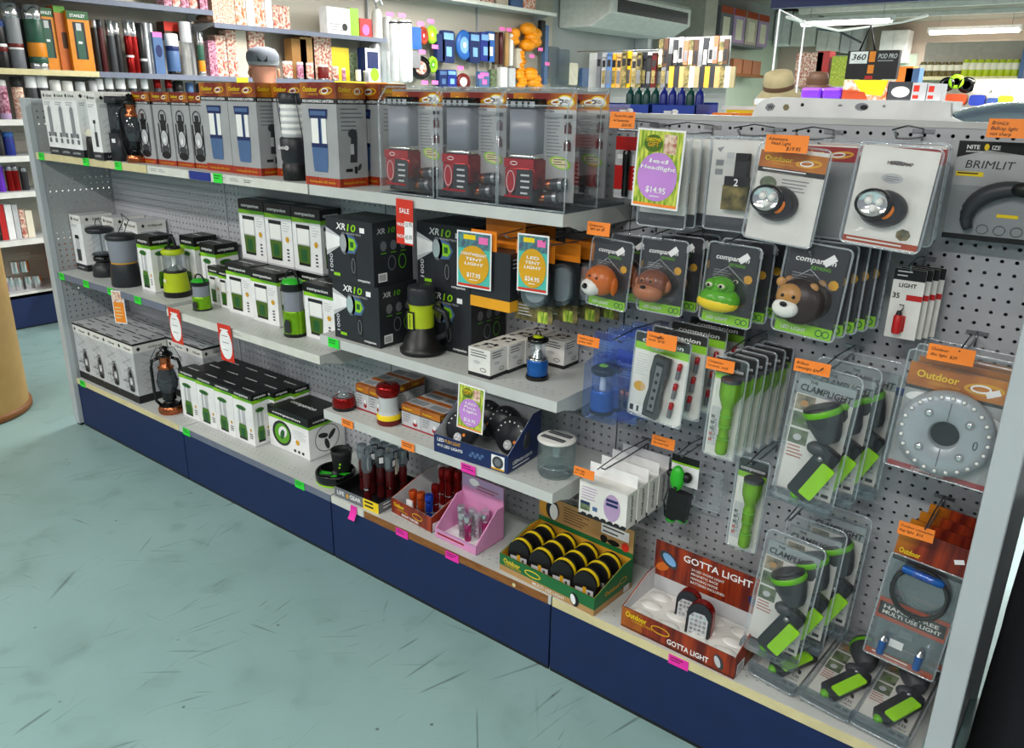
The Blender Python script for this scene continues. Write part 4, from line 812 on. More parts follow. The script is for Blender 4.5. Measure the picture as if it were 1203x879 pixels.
def torch(label, h, r, body, head, headr=None, lens=None, cat='torch', name='small_torch', ring='chrome'):
    t = thing(name, label, cat); hr = headr or r*1.25
    MB().lathe([(r*.85, 0), (r, .003), (r, h*.1), (r*.92, h*.12), (r*.92, h*.3), (r, h*.32), (r, h*.6), (r*.9, h*.66)], 18, body).build('body', t)
    MB().lathe([(r*.9, h*.66), (hr, h*.74), (hr*1.04, h*.8), (hr, h*.97), (hr*.9, h)], 18, head).build('head', t)
    MB().lathe([(hr*.88, h*.998), (hr*.5, h*.97), (0, h*.96)], 18, 'reflector', cap=False).lathe([(r*1.02, h*.3), (r*1.02, h*.33)], 18, ring, cap=False).build('lens', t)
    return t
def fa(b):
    b.rect(0, 0, .205, .036, 'midgrey', 1); b.txt('LIFE', .012, .012, .014, 'white'); b.ell(.062, .018, .006, .008, 'gold', 3, 12); b.txt('GEAR', .072, .012, .014, 'white'); b.rect(.135, .0, .205, .036, 'yellow', 2); b.lines(.143, .03, .198, 2, .014, 'ink', 3, .45)
def sa(b): b.rect(0, 0, .19, .036, 'midgrey', 1); b.lines(.02, .028, .07, 2, .012, 'white')
t = tray('display_tray', 'black and grey display tray holding dark red torches on base shelf', (1.812, -.283, ZB), .03, .205, .2, .036, .042, 'black', 'black', None, fa, sa)
tp_ = torch('x', .165, .0135, 'maroon', 'plastic_grey', .017); MB().box(.014, .026, -.012, -.0115, .09, .155, 'sku').box(-.012, .01, -.0185, -.018, .125, .155, 'ink').box(-.008, .006, -.019, -.0186, .13, .15, 'white').build('swing_tag', tp_)
tp = Proto(tp_)
for i in range(4):
    for k in range(3):
        if (i, k) in ((0, 0), (1, 0), (3, 0)): continue
        tp((1.852+.043*i+.004*k, -.25+.055*k, ZB+.004), RA(0, 3), 'dark red torch in the black tray, %s column, %s row' % (nth(i, 4), ('front', 'middle', 'back')[k]))
# the white and gold swing cards on those torches
def fa(b):
    b.rect(0, 0, .19, .05, 'ember_dark', 1); b.txt('Outdoor', .012, .028, .013, 'yellow', wid=.05); b.txt('CONNECTION', .03, .018, .005, 'gold'); b.ringf(.125, .028, .024, .011, .003, 'gold', 2); b.txt('BRIGHT TORCHES', .05, .005, .008, 'white', wid=.08)
def sa(b): b.txt('Outdoor', .03, .02, .013, 'gold'); b.rect(.004, .004, .035, .03, 'white', 2)
t = tray('display_tray', 'dark red and brown display tray with orange, blue and red torches', (2.035, -.238, ZB), -.08, .19, .2, .05, .1, 'ember_dark', 'lightgrey', None, fa, sa)
cols = ['orangemetal', 'orangemetal', 'bluemetal', 'redmetal']; TP = {c: Proto(torch('x', .085, .012, c, c, .0135)) for c in ('orangemetal', 'bluemetal', 'redmetal')}
nm = {'orangemetal': 'orange', 'bluemetal': 'blue', 'redmetal': 'dark red'}
for x, y, c, lab, s in ((2.095, -.2, 'orangemetal', 'leftmost in the red tray, beside a paper slip', .9), (2.13, -.2, 'orangemetal', 'front middle of the red tray', .95), (2.165, -.2, 'bluemetal', 'right front of the red tray', 1.0), (2.145, -.15, 'redmetal', 'just behind the blue one in the red tray', 1.1),
                        (2.13, -.1, 'redmetal', 'back row of the red tray, leftmost', 1.5), (2.16, -.105, 'redmetal', 'back row of the red tray, second from left', 1.6), (2.187, -.09, 'redmetal', 'back row of the red tray, rightmost', 1.55), (2.15, -.07, 'redmetal', 'against the back wall of the red tray', 1.5)):
    TP[c]((x, y, ZB+.004), 0, 'small %s metal torch, %s' % (nm[c], lab), scale=(1, 1, s))
b = MB().box(-.012, .012, -.003, .003, 0, .05, 'white'); o = b.build('paper_slip', None, (2.098, -.219, ZB+.004)); tag(o, 'white paper slip standing by the leftmost orange torch', 'paper')
def fa(b): b.rect(0, .002, .165, .03, 'pinkbox', 1); b.rect(0, .026, .165, .03, 'mauve', 2); b.lines(.01, .02, .15, 1, .02, 'deepred', 2)
def ha(b, h): b.rect(0, 0, .165, h, 'pinkbox', 1); b.rect(0, h*.35, .165, h, 'mauve', 2); b.ell(.05, h*.7, .02, .012, 'white', 3); b.lines(.06, h*.6, .15, 2, .01, 'deepred', 4)
t = tray('display_tray', 'pink display tray of silver and pink pocket torches on base shelf', (2.248, -.262, ZB), -.02, .165, .125, .03, .11, 'pinkbox', 'pinkbox', .17, fa, None, head_art=ha, floor_m='white')
SP = Proto(torch('x', .075, .0105, 'brushed', 'brushed', .0125)); PK = Proto(torch('x', .075, .0105, 'pinkmetal', 'chrome', .0125))
for P_, x, y, lab in ((SP, 2.285, -.185, 'leftmost in the pink tray'), (SP, 2.315, -.215, 'front row of the pink tray, left'), (PK, 2.342, -.22, 'front row of the pink tray, middle'), (SP, 2.352, -.19, 'second row of the pink tray, right of centre'), (SP, 2.325, -.18, 'second row of the pink tray, centre'), (PK, 2.372, -.175, 'right end of the pink tray'), (SP, 2.36, -.16, 'at the back right of the pink tray')):
    P_((x, y, ZB+.004), 0, '%s pocket torch, %s' % ('silver' if P_ is SP else 'pink', lab), scale=(1, 1, 1.1))
def fa(b):
    b.rect(0, .018, .325, .052, 'traygreen', 1); b.rect(0, 0, .325, .018, 'tan', 1); b.txt('Outdoor', .015, .03, .014, 'yellow', wid=.06); b.txt('CONNECTION', .02, .022, .006, 'gold'); b.ringf(.12, .034, .028, .01, .003, 'yellow', 2); b.txt('MULTI USE LIGHT', .12, .004, .009, 'offwhite', wid=.11)
    b.ell(.262, .022, .014, .02, 'black', 3, 20, .3); b.ell(.258, .022, .008, .015, 'white', 4, 16, .3)
def sa(b):
    b.poly([(0, .018), (.175, .018), (.175, .09), (.13, .09), (0, .052)], 'traygreen', 1); b.poly([(0, 0), (.175, 0), (.175, .018), (0, .018)], 'tan', 1); b.txt('Outdoor', .045, .035, .013, 'gold'); b.ringf(.13, .045, .018, .009, .002, 'gold', 2); b.rect(.135, .004, .162, .022, 'white', 2)
def ha(b, h): b.rect(0, 0, .325, h, 'tan', 1); b.rect(0, 0, .325, h*.18, 'traygreen', 2); b.ell(.03, h*.6, .03, h*.4, 'trayyellow', 2); b.ell(.05, h*.55, .024, h*.36, 'ink', 3); b.ell(.055, h*.5, .015, h*.3, 'white', 4); b.lines(.09, h*.85, .2, 6, h*.1, 'brown', 3); b.rect(.22, h*.5, .31, h*.85, 'white', 3); b.lines(.225, h*.78, .3, 2, h*.16, 'ink', 4); b.ell(.23, h*.3, .012, h*.14, 'black', 3); b.ell(.262, h*.28, .02, h*.1, 'black', 3); b.ell(.3, h*.3, .012, h*.16, 'salered', 3)
t = tray('display_tray', 'green and yellow display tray holding twelve black and yellow lights', (2.508, -.274, ZB), -.05, .325, .175, .052, .09, 'traygreen', 'trayyellow', .175, fa, sa, head_art=ha)
def archlight():
    t = thing('arch_light', 'x', 'light'); r = .031; n = 14
    def A(r_, b_=.0): return [(r_, 0)] + [(r_*math.cos(PI*i/n), .045+r_*math.sin(PI*i/n)) for i in range(n+1)] + [(-r_, 0)]
    b = MB().push(FRONT(0, 0, 0)); b.mat('black'); b.prism(A(r), -.016, .0135); b.mat('yellow'); b.prism(A(r*1.03)[1:-1], -.006, .004); b.pop(); b.build('body', t)
    b = MB().push(FRONT(0, -.0135, 0)); b.rect(-.024, .0, .024, .035, 'lightgrey', 1); b.rect(-.004, .0, .005, .04, 'gold', 2); b.rect(.01, 0, .016, .03, 'darkgrey', 2); b.pop(); b.build('lens', t); return t
al = Proto(archlight())
for i in range(4):
    for k in range(3):
        x, y = .05+.075*i, .033+.05*k; c_, s_ = math.cos(-.05), math.sin(-.05)
        al((2.508+x*c_-y*s_, -.274+x*s_+y*c_, ZB+.01), .12, 'black and yellow arch shaped light in green tray, %s column, %s row' % (nth(i, 4), ('front', 'middle', 'back')[k]), scale=(1.08, 1, 1.2))
def fa(b):
    b.rect(0, 0, .305, .058, 'ember_dark', 1); b.rect(0, .0, .06, .058, 'ember', 2); b.txt('Outdoor', .012, .036, .015, 'yellow', 4, wid=.06); b.ringf(.11, .037, .026, .011, .003, 'gold', 2); b.txt('CONNECTION', .03, .027, .006, 'gold', 4); b.txt('GOTTA LIGHT', .13, .012, .014, 'white', 3, wid=.11); b.rect(0, .003, .305, .006, 'ink', 3); b.ell(.265, .028, .011, .02, 'darkgrey', 3, 18, .4); b.ell(.262, .028, .007, .015, 'lightgrey', 4, 18, .4)
def sa(b): b.rect(.01, .006, .05, .034, 'white', 2); [b.rect(.014+.005*i, .01, .016+.005*i, .03, 'ink', 3) for i in range(6)]; b.txt('LIGHT', .07, .02, .01, 'gold', 2)
def ha(b, h):
    b.rect(0, -.02, .305, h, 'ember_dark', 1); b.txt('GOTTA LIGHT', .08, h*.62, .018, 'white', 3, wid=.185); [b.txt(s_, .105, h*.4-.012*i, .0065, 'offwhite', 3) for i, s_ in enumerate(('24 LED WORK LIGHT', 'MAGNETIC BACK', 'HANGING HOOK', 'BATTERIES INCLUDED'))]
    b.ell(.04, h*.45, .03, .018, 'darkgrey', 3, 20, -.6); b.ell(.042, h*.46, .022, .012, 'skyblue', 4, 20, -.6); b.ell(.024, h*.12, .02, .012, 'flame', 2, 14, .5); b.ell(.27, h*.2, .01, .014, 'navy', 3, 14, .4)
t = tray('display_tray', 'red display tray with two torches left in white insert', (2.905, -.277, ZB), -.03, .305, .155, .058, .1, 'ember_dark', 'lightgrey', .18, fa, sa, head_art=ha)
b = MB()
for i in range(3):
    for k in range(4): b.push(T3(.04+.075*k, .03+.047*i, .034)); b.ball(.03, 'offwhite', 14, 8, sx=1.1, sy=.7, sz=.35); b.pop()
b.box(.004, .301, .004, .15, .003, .038, 'offwhite'); b.build('insert', t)
def worklight():
    t = thing('work_light', 'x', 'light'); n = 10; r = .024
    A = lambda r_: [(r_, 0)] + [(r_*math.cos(PI*i/n), .045+r_*math.sin(PI*i/n)) for i in range(n+1)] + [(-r_, 0)]
    MB().push(FRONT()).mat('redmetal').prism(A(r), -.012, .006).mat('charcoal').prism(A(r*.96), .006, .012).pop().build('body', t)
    b = MB().push(FRONT(0, -.012, 0)); b.poly([(-.018, .002), (.018, .002), (.018, .04), (.01, .05), (-.01, .05), (-.018, .04)], 'lightgrey', 1)
    for i in range(4):
        for k in range(5): b.ell(-.012+.008*i, .008+.009*k, .0032, .0032, 'reflector' if (i+k) % 2 else 'grey', 2, 8)
    b.pop(); b.build('led_panel', t); return t
wl = Proto(worklight())
wl((3.04, -.19, ZB+.03), .1, 'red and grey work light in the red tray, the rear left of two', rx=-.12, scale=(1.2, 1.2, 1.2)); wl((3.09, -.228, ZB+.03), .1, 'red and grey work light in the red tray, the front right of two', rx=-.12, scale=(1.3, 1.3, 1.3))

# ================= pegboard bay =================
def hook(x, z, ln=.23, label='', tagarm=True):
    t = thing('peg_hook', label, 'hook', (x, 0, z)); MB().box(-.02, .02, -.003, 0, -.004, .004, 'steel').tube([(-.0127, -.002, 0), (-.0127, .008, 0)], .002, 'steel').tube([(.0127, -.002, 0), (.0127, .008, 0)], .002, 'steel').build('back_plate', t)
    MB().tube([(0, -.002, -.012), (0, -ln*.5, -.012), (0, -ln*.93, -.008), (0, -ln, .002)], .0022, 'steel', 8).tube([(0, -.002, 0), (0, -.002, -.03)], .0022, 'steel').build('prong', t)
    if tagarm: MB().tube([(0, -.003, .004), (0, -ln*.6, .012), (0, -ln-.02, .006)], .0015, 'wire', 6).build('label_arm', t)
    return t
HK = [(2.76, 1.436, .2, 'holding the red and black torch pack'), (2.9, 1.436, .22, 'holding the packs behind the lime sign'), (3.045, 1.436, .2, 'holding the camouflage headband packs'), (3.173, 1.435, .23, 'holding the left headlamp pack'), (3.345, 1.443, .22, 'holding the right headlamp pack'),
      (2.775, 1.212, .23, 'holding the dog light pack'), (2.9, 1.212, .22, 'holding the monkey light pack'), (3.06, 1.212, .22, 'holding the frog light pack'), (3.225, 1.216, .22, 'holding the lion light pack'), (3.39, 1.195, .12, 'holding the red key light packs'),
      (2.81, .955, .22, 'holding the blue mini lantern packs'), (2.94, .99, .25, 'holding the black torch packs'), (3.085, .98, .22, 'holding the lime torch packs'), (3.285, .985, .22, 'holding the upper clamp light packs'), (3.51, 1.06, .17, 'holding the big round light pack'),
      (2.8, .625, .24, 'holding the white solar light boxes'), (2.955, .671, .13, 'holding the green headed torch'), (3.145, .72, .17, 'holding the single lime torch pack'), (3.26, .64, .22, 'holding the lower clamp light packs'), (3.515, .692, .17, 'holding the bag light cards'), (2.5, 1.17, .26, 'under the top shelf holding boxes'), (2.615, 1.165, .24, 'under the top shelf holding domed packs')]
for x, z, ln, lab in HK: hook(x, z, ln, 'steel peg hook '+lab)
def shell(b, w, h, r=.012, d=.006, m='plastic', e='plastic_edge', body=None, hole=True):
    """clear moulded pack: thin pane, thick rim; body = raised bubble rectangle (x0,z0,x1,z1,depth)"""
    b.push(FRONT(0, 0, 0)); P = rrect(-w/2, 0, w/2, h, r, 4); b.mat(m); b.prism(P, d*.5, d*.5+.0006); b.pop()
    b.tube([(p[0], -d*.5, p[1]) for p in P], .0022, e, 6, True)
    if body:
        x0, z0, x1, z1, dd = body; b.push(FRONT(0, 0, 0)); Q = rrect(x0, z0, x1, z1, min(.015, (x1-x0)*.3), 4); b.mat(m); k = len(Q); q = .85; cx, cz = (x0+x1)/2, (z0+z1)/2
        vs = [(p[0], p[1], d*.5) for p in Q] + [((p[0]-cx)*q+cx, (p[1]-cz)*(.5+q/2)+cz, dd) for p in Q]
        b.add(vs, [(i, (i+1) % k, k+(i+1) % k, k+i) for i in range(k)] + [tuple(range(k, 2*k))], False); b.pop()
def card(b, w, h, m, t=.0008, y=0): return b.box(-w/2, w/2, y, y+t, 0, h, m)

def headlamp_pack(style):
    w, h = .142, .185; t = thing('blister_pack', 'x', 'packaged headlamp'); b = MB(); card(b, w*.93, h*.97, 'offwhite'); b.push(FRONT(-w*.465, 0, 0)); W = w*.93
    if style == 'oc': oc_logo(b, 0, h*.76, W, h*.17); b.rect(0, h*.71, W, h*.76, 'ink', 2); b.lines(.01, h*.75, W*.9, 1, h*.04, 'white', 3); b.ell(W*.2, h*.6, W*.13, h*.07, 'photo_green', 2); b.lines(W*.4, h*.66, W*.85, 4, h*.035, 'midgrey', 2, .25)
    elif style == 'pale': b.rect(0, 0, W, h*.95, 'offwhite', 1); b.ell(W*.5, h*.83, W*.12, h*.02, 'midgrey', 2); b.txt('HEADLAMP', W*.36, h*.81, .006, 'brown', 3); b.ell(W*.47, h*.68, W*.14, h*.05, 'lightgrey', 2); b.lines(W*.38, h*.7, W*.58, 3, h*.02, 'midgrey', 3); b.rect(0, .004, W, h*.08, 'rust', 2); b.lines(W*.05, h*.06, W*.95, 1, .01, 'offwhite', 3); b.ell(W*.78, h*.16, W*.1, h*.06, 'camo', 2, 7)
    else: oc_logo(b, 0, h*.8, W, h*.15, band='deepred'); b.rect(0, 0, W, h*.8, 'grey', 1)
    b.pop(); b.build('card', t)
    if style != 'back':
        cx, cz = (-.012, .075) if style == 'oc' else (-.006, .072)
        b = MB().push(T3(cx, -.004, cz, rx=PI/2)); b.lathe([(.042, 0), (.042, .012), (.036, .022)], 28, 'charcoal', sy=.8, sx=1.0); b.pop(); b.push(T3(cx-.012, -.024, cz+.008, rx=PI/2)); b.lathe([(.032, 0), (.033, .012), (.03, .018), (.026, .018)], 24, 'gloss_black', sy=.85, cap=False); b.pop()
        b.push(T3(cx+.014, -.028, cz-.004, ry=.5)); b.ball(.009, 'tagorange', 10, 6, sz=1.6, sy=.5); b.pop(); b.build('headlamp_body', t)
        b = MB().push(T3(cx-.012, -.036, cz+.008, rx=PI/2)); b.lathe([(.028, 0), (.02, -.004), (0, -.006)], 22, 'reflector', sy=.85, cap=False)
        for k in range(3): b.push(T3(.011*math.cos(k*2.1+.5), .009*math.sin(k*2.1+.5), -.002)); b.ball(.0075, 'led_white', 10, 6); b.pop()
        b.pop(); b.build('lens', t)
    b = MB(); shell(b, w, h, .012, .008, body=(-.06, .02, .05, .135, .05) if style != 'back' else None); b.build('shell', t); return t
HO, HP_, HB = Proto(headlamp_pack('oc')), Proto(headlamp_pack('pale')), Proto(headlamp_pack('back'))
HO((3.158, -.222, 1.228), 0, 'headlamp blister pack with flame header, beside the orange ticket', rx=-.05, ry=.07); HP_((3.345, -.205, 1.238), 0, 'headlamp blister pack with plain pale card, left of the grey cap light', rx=-.04, ry=.06)
HB((3.2, -.13, 1.235), 0, 'blister pack with red header directly behind the left headlamp'); HB((3.235, -.07, 1.237), 0, 'blister pack with red header nearest the pegboard, behind left headlamp')
HB((3.352, -.14, 1.24), 0, 'blister pack with red header directly behind the pale headlamp pack'); HB((3.345, -.08, 1.24), 0, 'blister pack with red header nearest the pegboard, behind pale headlamp pack')
def camopack():
    w, h = .118, .19; t = thing('blister_pack', 'x', 'packaged headlamp'); b = MB(); card(b, w*.94, h*.97, 'offwhite'); b.push(FRONT(-w*.47, 0, 0)); W = w*.94; b.rect(0, h*.0, W, h*.15, 'darkgrey', 1); b.poly([(.01, h*.88), (.018, h*.84), (.026, h*.9)], 'grey', 2); b.rect(W*.3, h*.78, W*.45, h*.84, 'lightgrey', 2); b.rect(W*.1, h*.7, W*.25, h*.76, 'grey', 3); b.rect(W*.1, h*.6, W*.25, h*.66, 'grey', 3); b.pop(); b.build('card', t)
    b = MB().push(T3(.014, -.012, .045)); b.box(-.03, .026, -.008, .008, 0, .05, 'camo'); b.box(-.026, .022, -.012, .006, .05, .068, 'black'); b.box(-.006, .02, -.014, .004, .068, .115, 'ink'); b.push(FRONT(0, -.0145, 0)); b.txt('2', -.004, .05, .014, 'white', 2); b.pop(); b.pop(); b.build('headband', t)
    b = MB(); shell(b, w, h, .008, .006, body=(-.05, .012, .05, .15, .03)); b.build('shell', t); return t
CP = Proto(camopack())
for i in range(5): CP((2.89+.006*i, -.2+.036*i, 1.228), 0, 'clear pack with camouflage headband behind the lime sign, %s from the front' % ORD[i])
for i in range(2): CP((3.035+.01*i, -.17+.05*i, 1.232), 0, 'clear pack with camouflage headband left of the headlamp, %s one' % ('front', 'rear')[i], rx=-.03)
t = thing('torch_card', 'red and grey card with slim black torch, left of the lime sign', 'packaged torch', (2.757, -.125, 1.272)); b = MB(); card(b, .075, .14, 'lightgrey'); b.push(FRONT(-.0375, 0, 0)); b.rect(0, .11, .075, .14, 'red', 1); b.rect(0, .02, .075, .075, 'red', 1); b.rect(.006, .09, .02, .1, 'white', 2); b.lines(.05, .07, .07, 5, .01, 'white', 2); b.pop(); b.build('card', t)
MB().push(T3(0, -.012, .006)).lathe([(.007, 0), (.008, .004), (.008, .06), (.0095, .07), (.0095, .1), (.008, .104)], 14, 'gloss_black').pop().build('torch', t)
t = thing('cap_light_card', 'grey and black card with a dark curved cap light, at top right of pegboard', 'packaged light', (3.515, -.062, 1.25)); w = .185; b = MB(); card(b, w, .18, 'grey'); b.push(FRONT(-w/2, 0, 0))
b.poly([(0, .18), (0, .15), (.05, .165), (.11, .158), (w, .168), (w, .18)], 'black', 1); b.rect(0, 0, w, .01, 'black', 1); b.poly([(0, .15), (.05, .165), (.11, .158), (w, .168), (w, .1), (0, .1)], 'boxgrey', 2); b.txt('NITE', .014, .166, .007, 'white', 3); b.ell(.047, .17, .004, .006, 'yellow', 3); b.txt('IZE', .055, .166, .007, 'white', 3); b.txt('INNOVATION', .014, .16, .003, 'white', 3)
b.txt('BRIMLIT', .016, .132, .014, 'ink', 3, shear=.15, bold=False, wid=.08); b.rect(.004, .117, .05, .125, 'yellow', 3); b.lines(.007, .1235, .045, 1, .008, 'ink', 4); [b.ringf(.066+.028*i, .022, .01, .009, .001, 'ink', 3) for i in range(4)]; b.rect(.085, .046, .12, .052, 'yellow', 3); b.pop(); b.build('card', t)
b = MB(); A = [math.radians(a) for a in range(205, 54, -10)]; b.tube([(.02+.075*math.cos(a), -.012, .045+.055*math.sin(a)) for a in A], .012, 'darkgrey', 10, rad=[.008+.008*math.sin(PI*i/(len(A)-1)) for i in range(len(A))]); b.push(T3(.03, -.022, .1, rx=PI/2)); b.lathe([(.022, 0), (.02, .004), (0, .006)], 20, 'black', sy=.6); b.pop(); b.build('cap_light', t)
# ---- animal key lights ----
def animal_pack(kind):
    w, h = .118, .172; t = thing('blister_pack', 'x', 'packaged key light'); b = MB(); card(b, w*.9, h*.97, 'charcoal'); b.push(FRONT(-w*.45, 0, 0)); W = w*.9
    comp(b, W*.12, h*.8, h*.06, w=W*.7); b.txt('KEYRING', W*.42, h*.73, h*.035, 'limedeep', 3); b.lines(W*.12, h*.67, W*.5, 4, h*.03, 'grey', 3, .3); b.ell(W*.85, h*.6, W*.09, h*.055, 'gold', 3, 8); b.rect(0, 0, W, h*.13, 'lime', 2); b.txt('LED LIGHT', W*.1, h*.04, h*.04, 'white', 3); b.ringf(W*.78, h*.065, .007, .007, .002, 'darkgreen', 3, 12); b.ringf(W*.9, h*.065, .007, .007, .002, 'darkgreen', 3, 12)
    b.push(T3(W*.72, h*.84, 0, rz=.7)); b.rect(-.012, -.005, .012, .008, 'white', 4); b.pop(); b.pop(); b.build('card', t)
    b = MB(); X, Y, Z = -.01, -.022, .066
    def bl(x, y, z, r, m, sx=1, sy=1, sz=1): b.push(T3(X+x*1.18, Y+y*1.1, Z+z*1.18)); b.ball(r*1.18, m, 16, 10, sx, sy, sz); b.pop()
    if kind == 'dog':
        bl(0, 0, .004, .034, 'dogorange', 1.05, .75, .95); bl(-.012, -.016, -.01, .022, 'offwhite', 1.05, .75, .85); bl(-.017, -.034, -.007, .006, 'gloss_black'); bl(.004, -.025, .012, .003, 'gloss_black'); bl(-.014, -.024, .014, .003, 'gloss_black'); bl(.034, .0, -.004, .013, 'dogorange', .5, .8, 1.5); bl(-.031, .0, -.004, .012, 'dogorange', .5, .8, 1.4)
    elif kind == 'monkey':
        bl(0, 0, .006, .032, 'monkeybrown', 1.05, .75, .8); bl(-.004, -.012, -.012, .026, 'copperprint', 1.2, .8, .75); bl(-.006, -.032, .0, .005, 'gloss_black', 1.2, .6, .7); bl(.03, 0, .002, .012, 'copperprint', .7, .6, 1); bl(-.032, 0, .002, .012, 'copperprint', .7, .6, 1)
        for x in (-.012, .007): bl(x, -.022, .012, .0065, 'copperprint'); bl(x, -.0275, .012, .003, 'gloss_black')
        b.tube([(X-.018, Y-.034, Z-.016), (X-.006, Y-.036, Z-.02), (X+.008, Y-.034, Z-.016)], .0008, 'ink')
    elif kind == 'frog':
        bl(0, 0, -.008, .034, 'froggreen', 1.12, .75, .72); bl(.0, -.003, .016, .026, 'froggreen', 1, .75, .7); bl(-.002, -.001, -.014, .0345, 'yellow', 1.13, .76, .5)
        for x in (-.013, .01): bl(x, -.018, .02, .01, 'froggreen'); bl(x, -.026, .02, .0065, 'sku', 1, .6, .7); bl(x, -.0305, .02, .003, 'gloss_black')
    else:
        bl(0, 0, 0, .038, 'lionmane', 1.05, .65, .95); bl(-.012, -.016, .008, .022, 'liontan', 1, .7, .9); bl(-.014, -.024, -.01, .019, 'offwhite', 1.1, .7, .8); bl(-.014, -.039, -.002, .005, 'gloss_black', 1.2, .6, .8)
        for x in (-.02, -.003): bl(x, -.031, .01, .0028, 'gloss_black')
        for x in (-.032, .018): bl(x, -.008, .026, .008, 'liontan', 1, .6, 1)
        for s in (-1, 1):
            for k in range(3): b.tube([(X-.014+s*.008, Y-.037, Z-.01-.003*k), (X-.014+s*.017, Y-.036, Z-.009-.004*k)], .0004, 'grey', 4)
    b.build(kind+'_light', t)
    b = MB(); b.push(FRONT(0, 0, 0)); b.pop(); shell(b, w, h, .01, .006, body=(-.052, .026, .038, .112, .056)); b.tube([(-.04, -.004, .1), (-.008, -.004, .125), (.036, -.004, .092)], .0012, 'plastic_edge'); b.build('shell', t); return t
for kind, x, y, z, n, ry, s in (('dog', 2.775, -.222, 1.03, 2, .05, .93), ('monkey', 2.905, -.205, 1.036, 3, .0, .97), ('frog', 3.062, -.205, 1.038, 3, .03, 1), ('lion', 3.228, -.205, 1.045, 5, .06, 1.08)):
    P_ = Proto(animal_pack(kind))
    for k in range(n): P_((x+.012*k, y+.16/n*k, z+.002*k), 0, 'blister pack with %s face key light, %s' % (kind, 'frontmost on its hook' if k == 0 else ORD[k]+' from the front on its hook'), rx=-.04, ry=ry if k == 0 else 0, scale=(s, 1, s))
def keypack():
    t = thing('key_light_card', 'x', 'packaged key light'); w, h = .058, .14; b = MB()
    card(b, w, h, 'offwhite', .003); b.push(FRONT(-w/2, 0, 0)); b.rect(0, h*.84, w, h, 'black', 1); b.lines(.006, h*.97, w*.6, 2, .008, 'white', 2); b.txt('LIGHT', w*.2, h*.74, .008, 'ink', 2); b.rect(w*.5, h*.56, w, h*.64, 'red', 2); b.txt('35', w*.05, h*.58, .01, 'ink', 3); b.pop(); b.build('card', t)
    MB().push(T3(-.006, -.01, .012)).lathe([(.008, 0), (.009, .003), (.009, .034), (.006, .038)], 12, 'red').lathe([(.006, .038), (.004, .046)], 10, 'ink').pop().tube([(-.006, -.01, .055), (0, -.011, .062), (.0, -.01, .07), (-.008, -.01, .07)], .0014, 'ink').build('key_light', t); return t
KP = Proto(keypack())
for k in range(4): KP((3.388+.008*k, -.1+.018*k, 1.047), 0, 'white and black card with red key light, %s from the front' % ORD[k])
# ---- blue mini lantern packs ----
def bluepack():
    t = thing('blister_pack', 'x', 'packaged lantern'); w, h = .13, .215; b = MB(); card(b, w*.95, h*.97, 'plastic_blue', .001); b.push(FRONT(-w*.475, 0, 0)); W = w*.95; b.poly([(W*.45, h*.62), (W, h*.66), (W, h*.8), (W*.5, h*.86)], 'traybright', 1); b.lines(W*.05, h*.9, W*.5, 5, h*.035, 'skyblue', 2); b.txt('Outdoor', W*.5, h*.66, h*.05, 'white', 3, wid=W*.42); b.rect(W*.5, h*.52, W*.88, h*.6, 'lightgrey', 2); b.lines(W*.53, h*.585, W*.84, 2, h*.03, 'ink', 3); [b.rect(W*.04, h*(.2+.12*i), W*.12, h*(.25+.12*i), 'skyblue', 2) for i in range(3)]; b.pop(); b.build('card', t)
    b = MB().push(T3(-.018, -.032, .022)); b.lathe([(.029, 0), (.031, .004), (.03, .01)], 22, 'gloss_black'); b.lathe([(.028, .01), (.029, .014), (.029, .055), (.026, .06)], 22, 'bluebase'); b.pop(); b.build('lantern_base', t)
    b = MB().push(T3(-.018, -.032, .022)); b.lathe([(.021, .06), (.021, .1)], 18, 'clearglass'); b.lathe([(.008, .06), (.006, .098)], 10, 'led_white'); b.lathe([(.026, .1), (.03, .104), (.03, .114), (.02, .12), (0, .12)], 22, 'gloss_black'); b.lathe([(.012, .12), (.008, .123), (0, .123)], 10, 'lime'); b.pop(); b.build('lantern_top', t)
    for x in (.026, .043): MB().push(T3(x, -.014, .035)).lathe([(.0068, 0), (.007, .002), (.007, .036)], 12, 'gloss_black').lathe([(.007, .036), (.007, .05), (.003, .052)], 12, 'copper').pop().build('battery', t)
    b = MB(); shell(b, w, h, .01, .006, 'plastic_blue', 'plastic_blue', body=(-.058, .008, .055, .165, .07)); b.build('shell', t); return t
BP = Proto(bluepack())
for k in range(4): BP((2.803+.008*k, -.2+.045*k, .748), 0, 'blue tinted blister pack with mini lantern, %s from the front' % ORD[k])
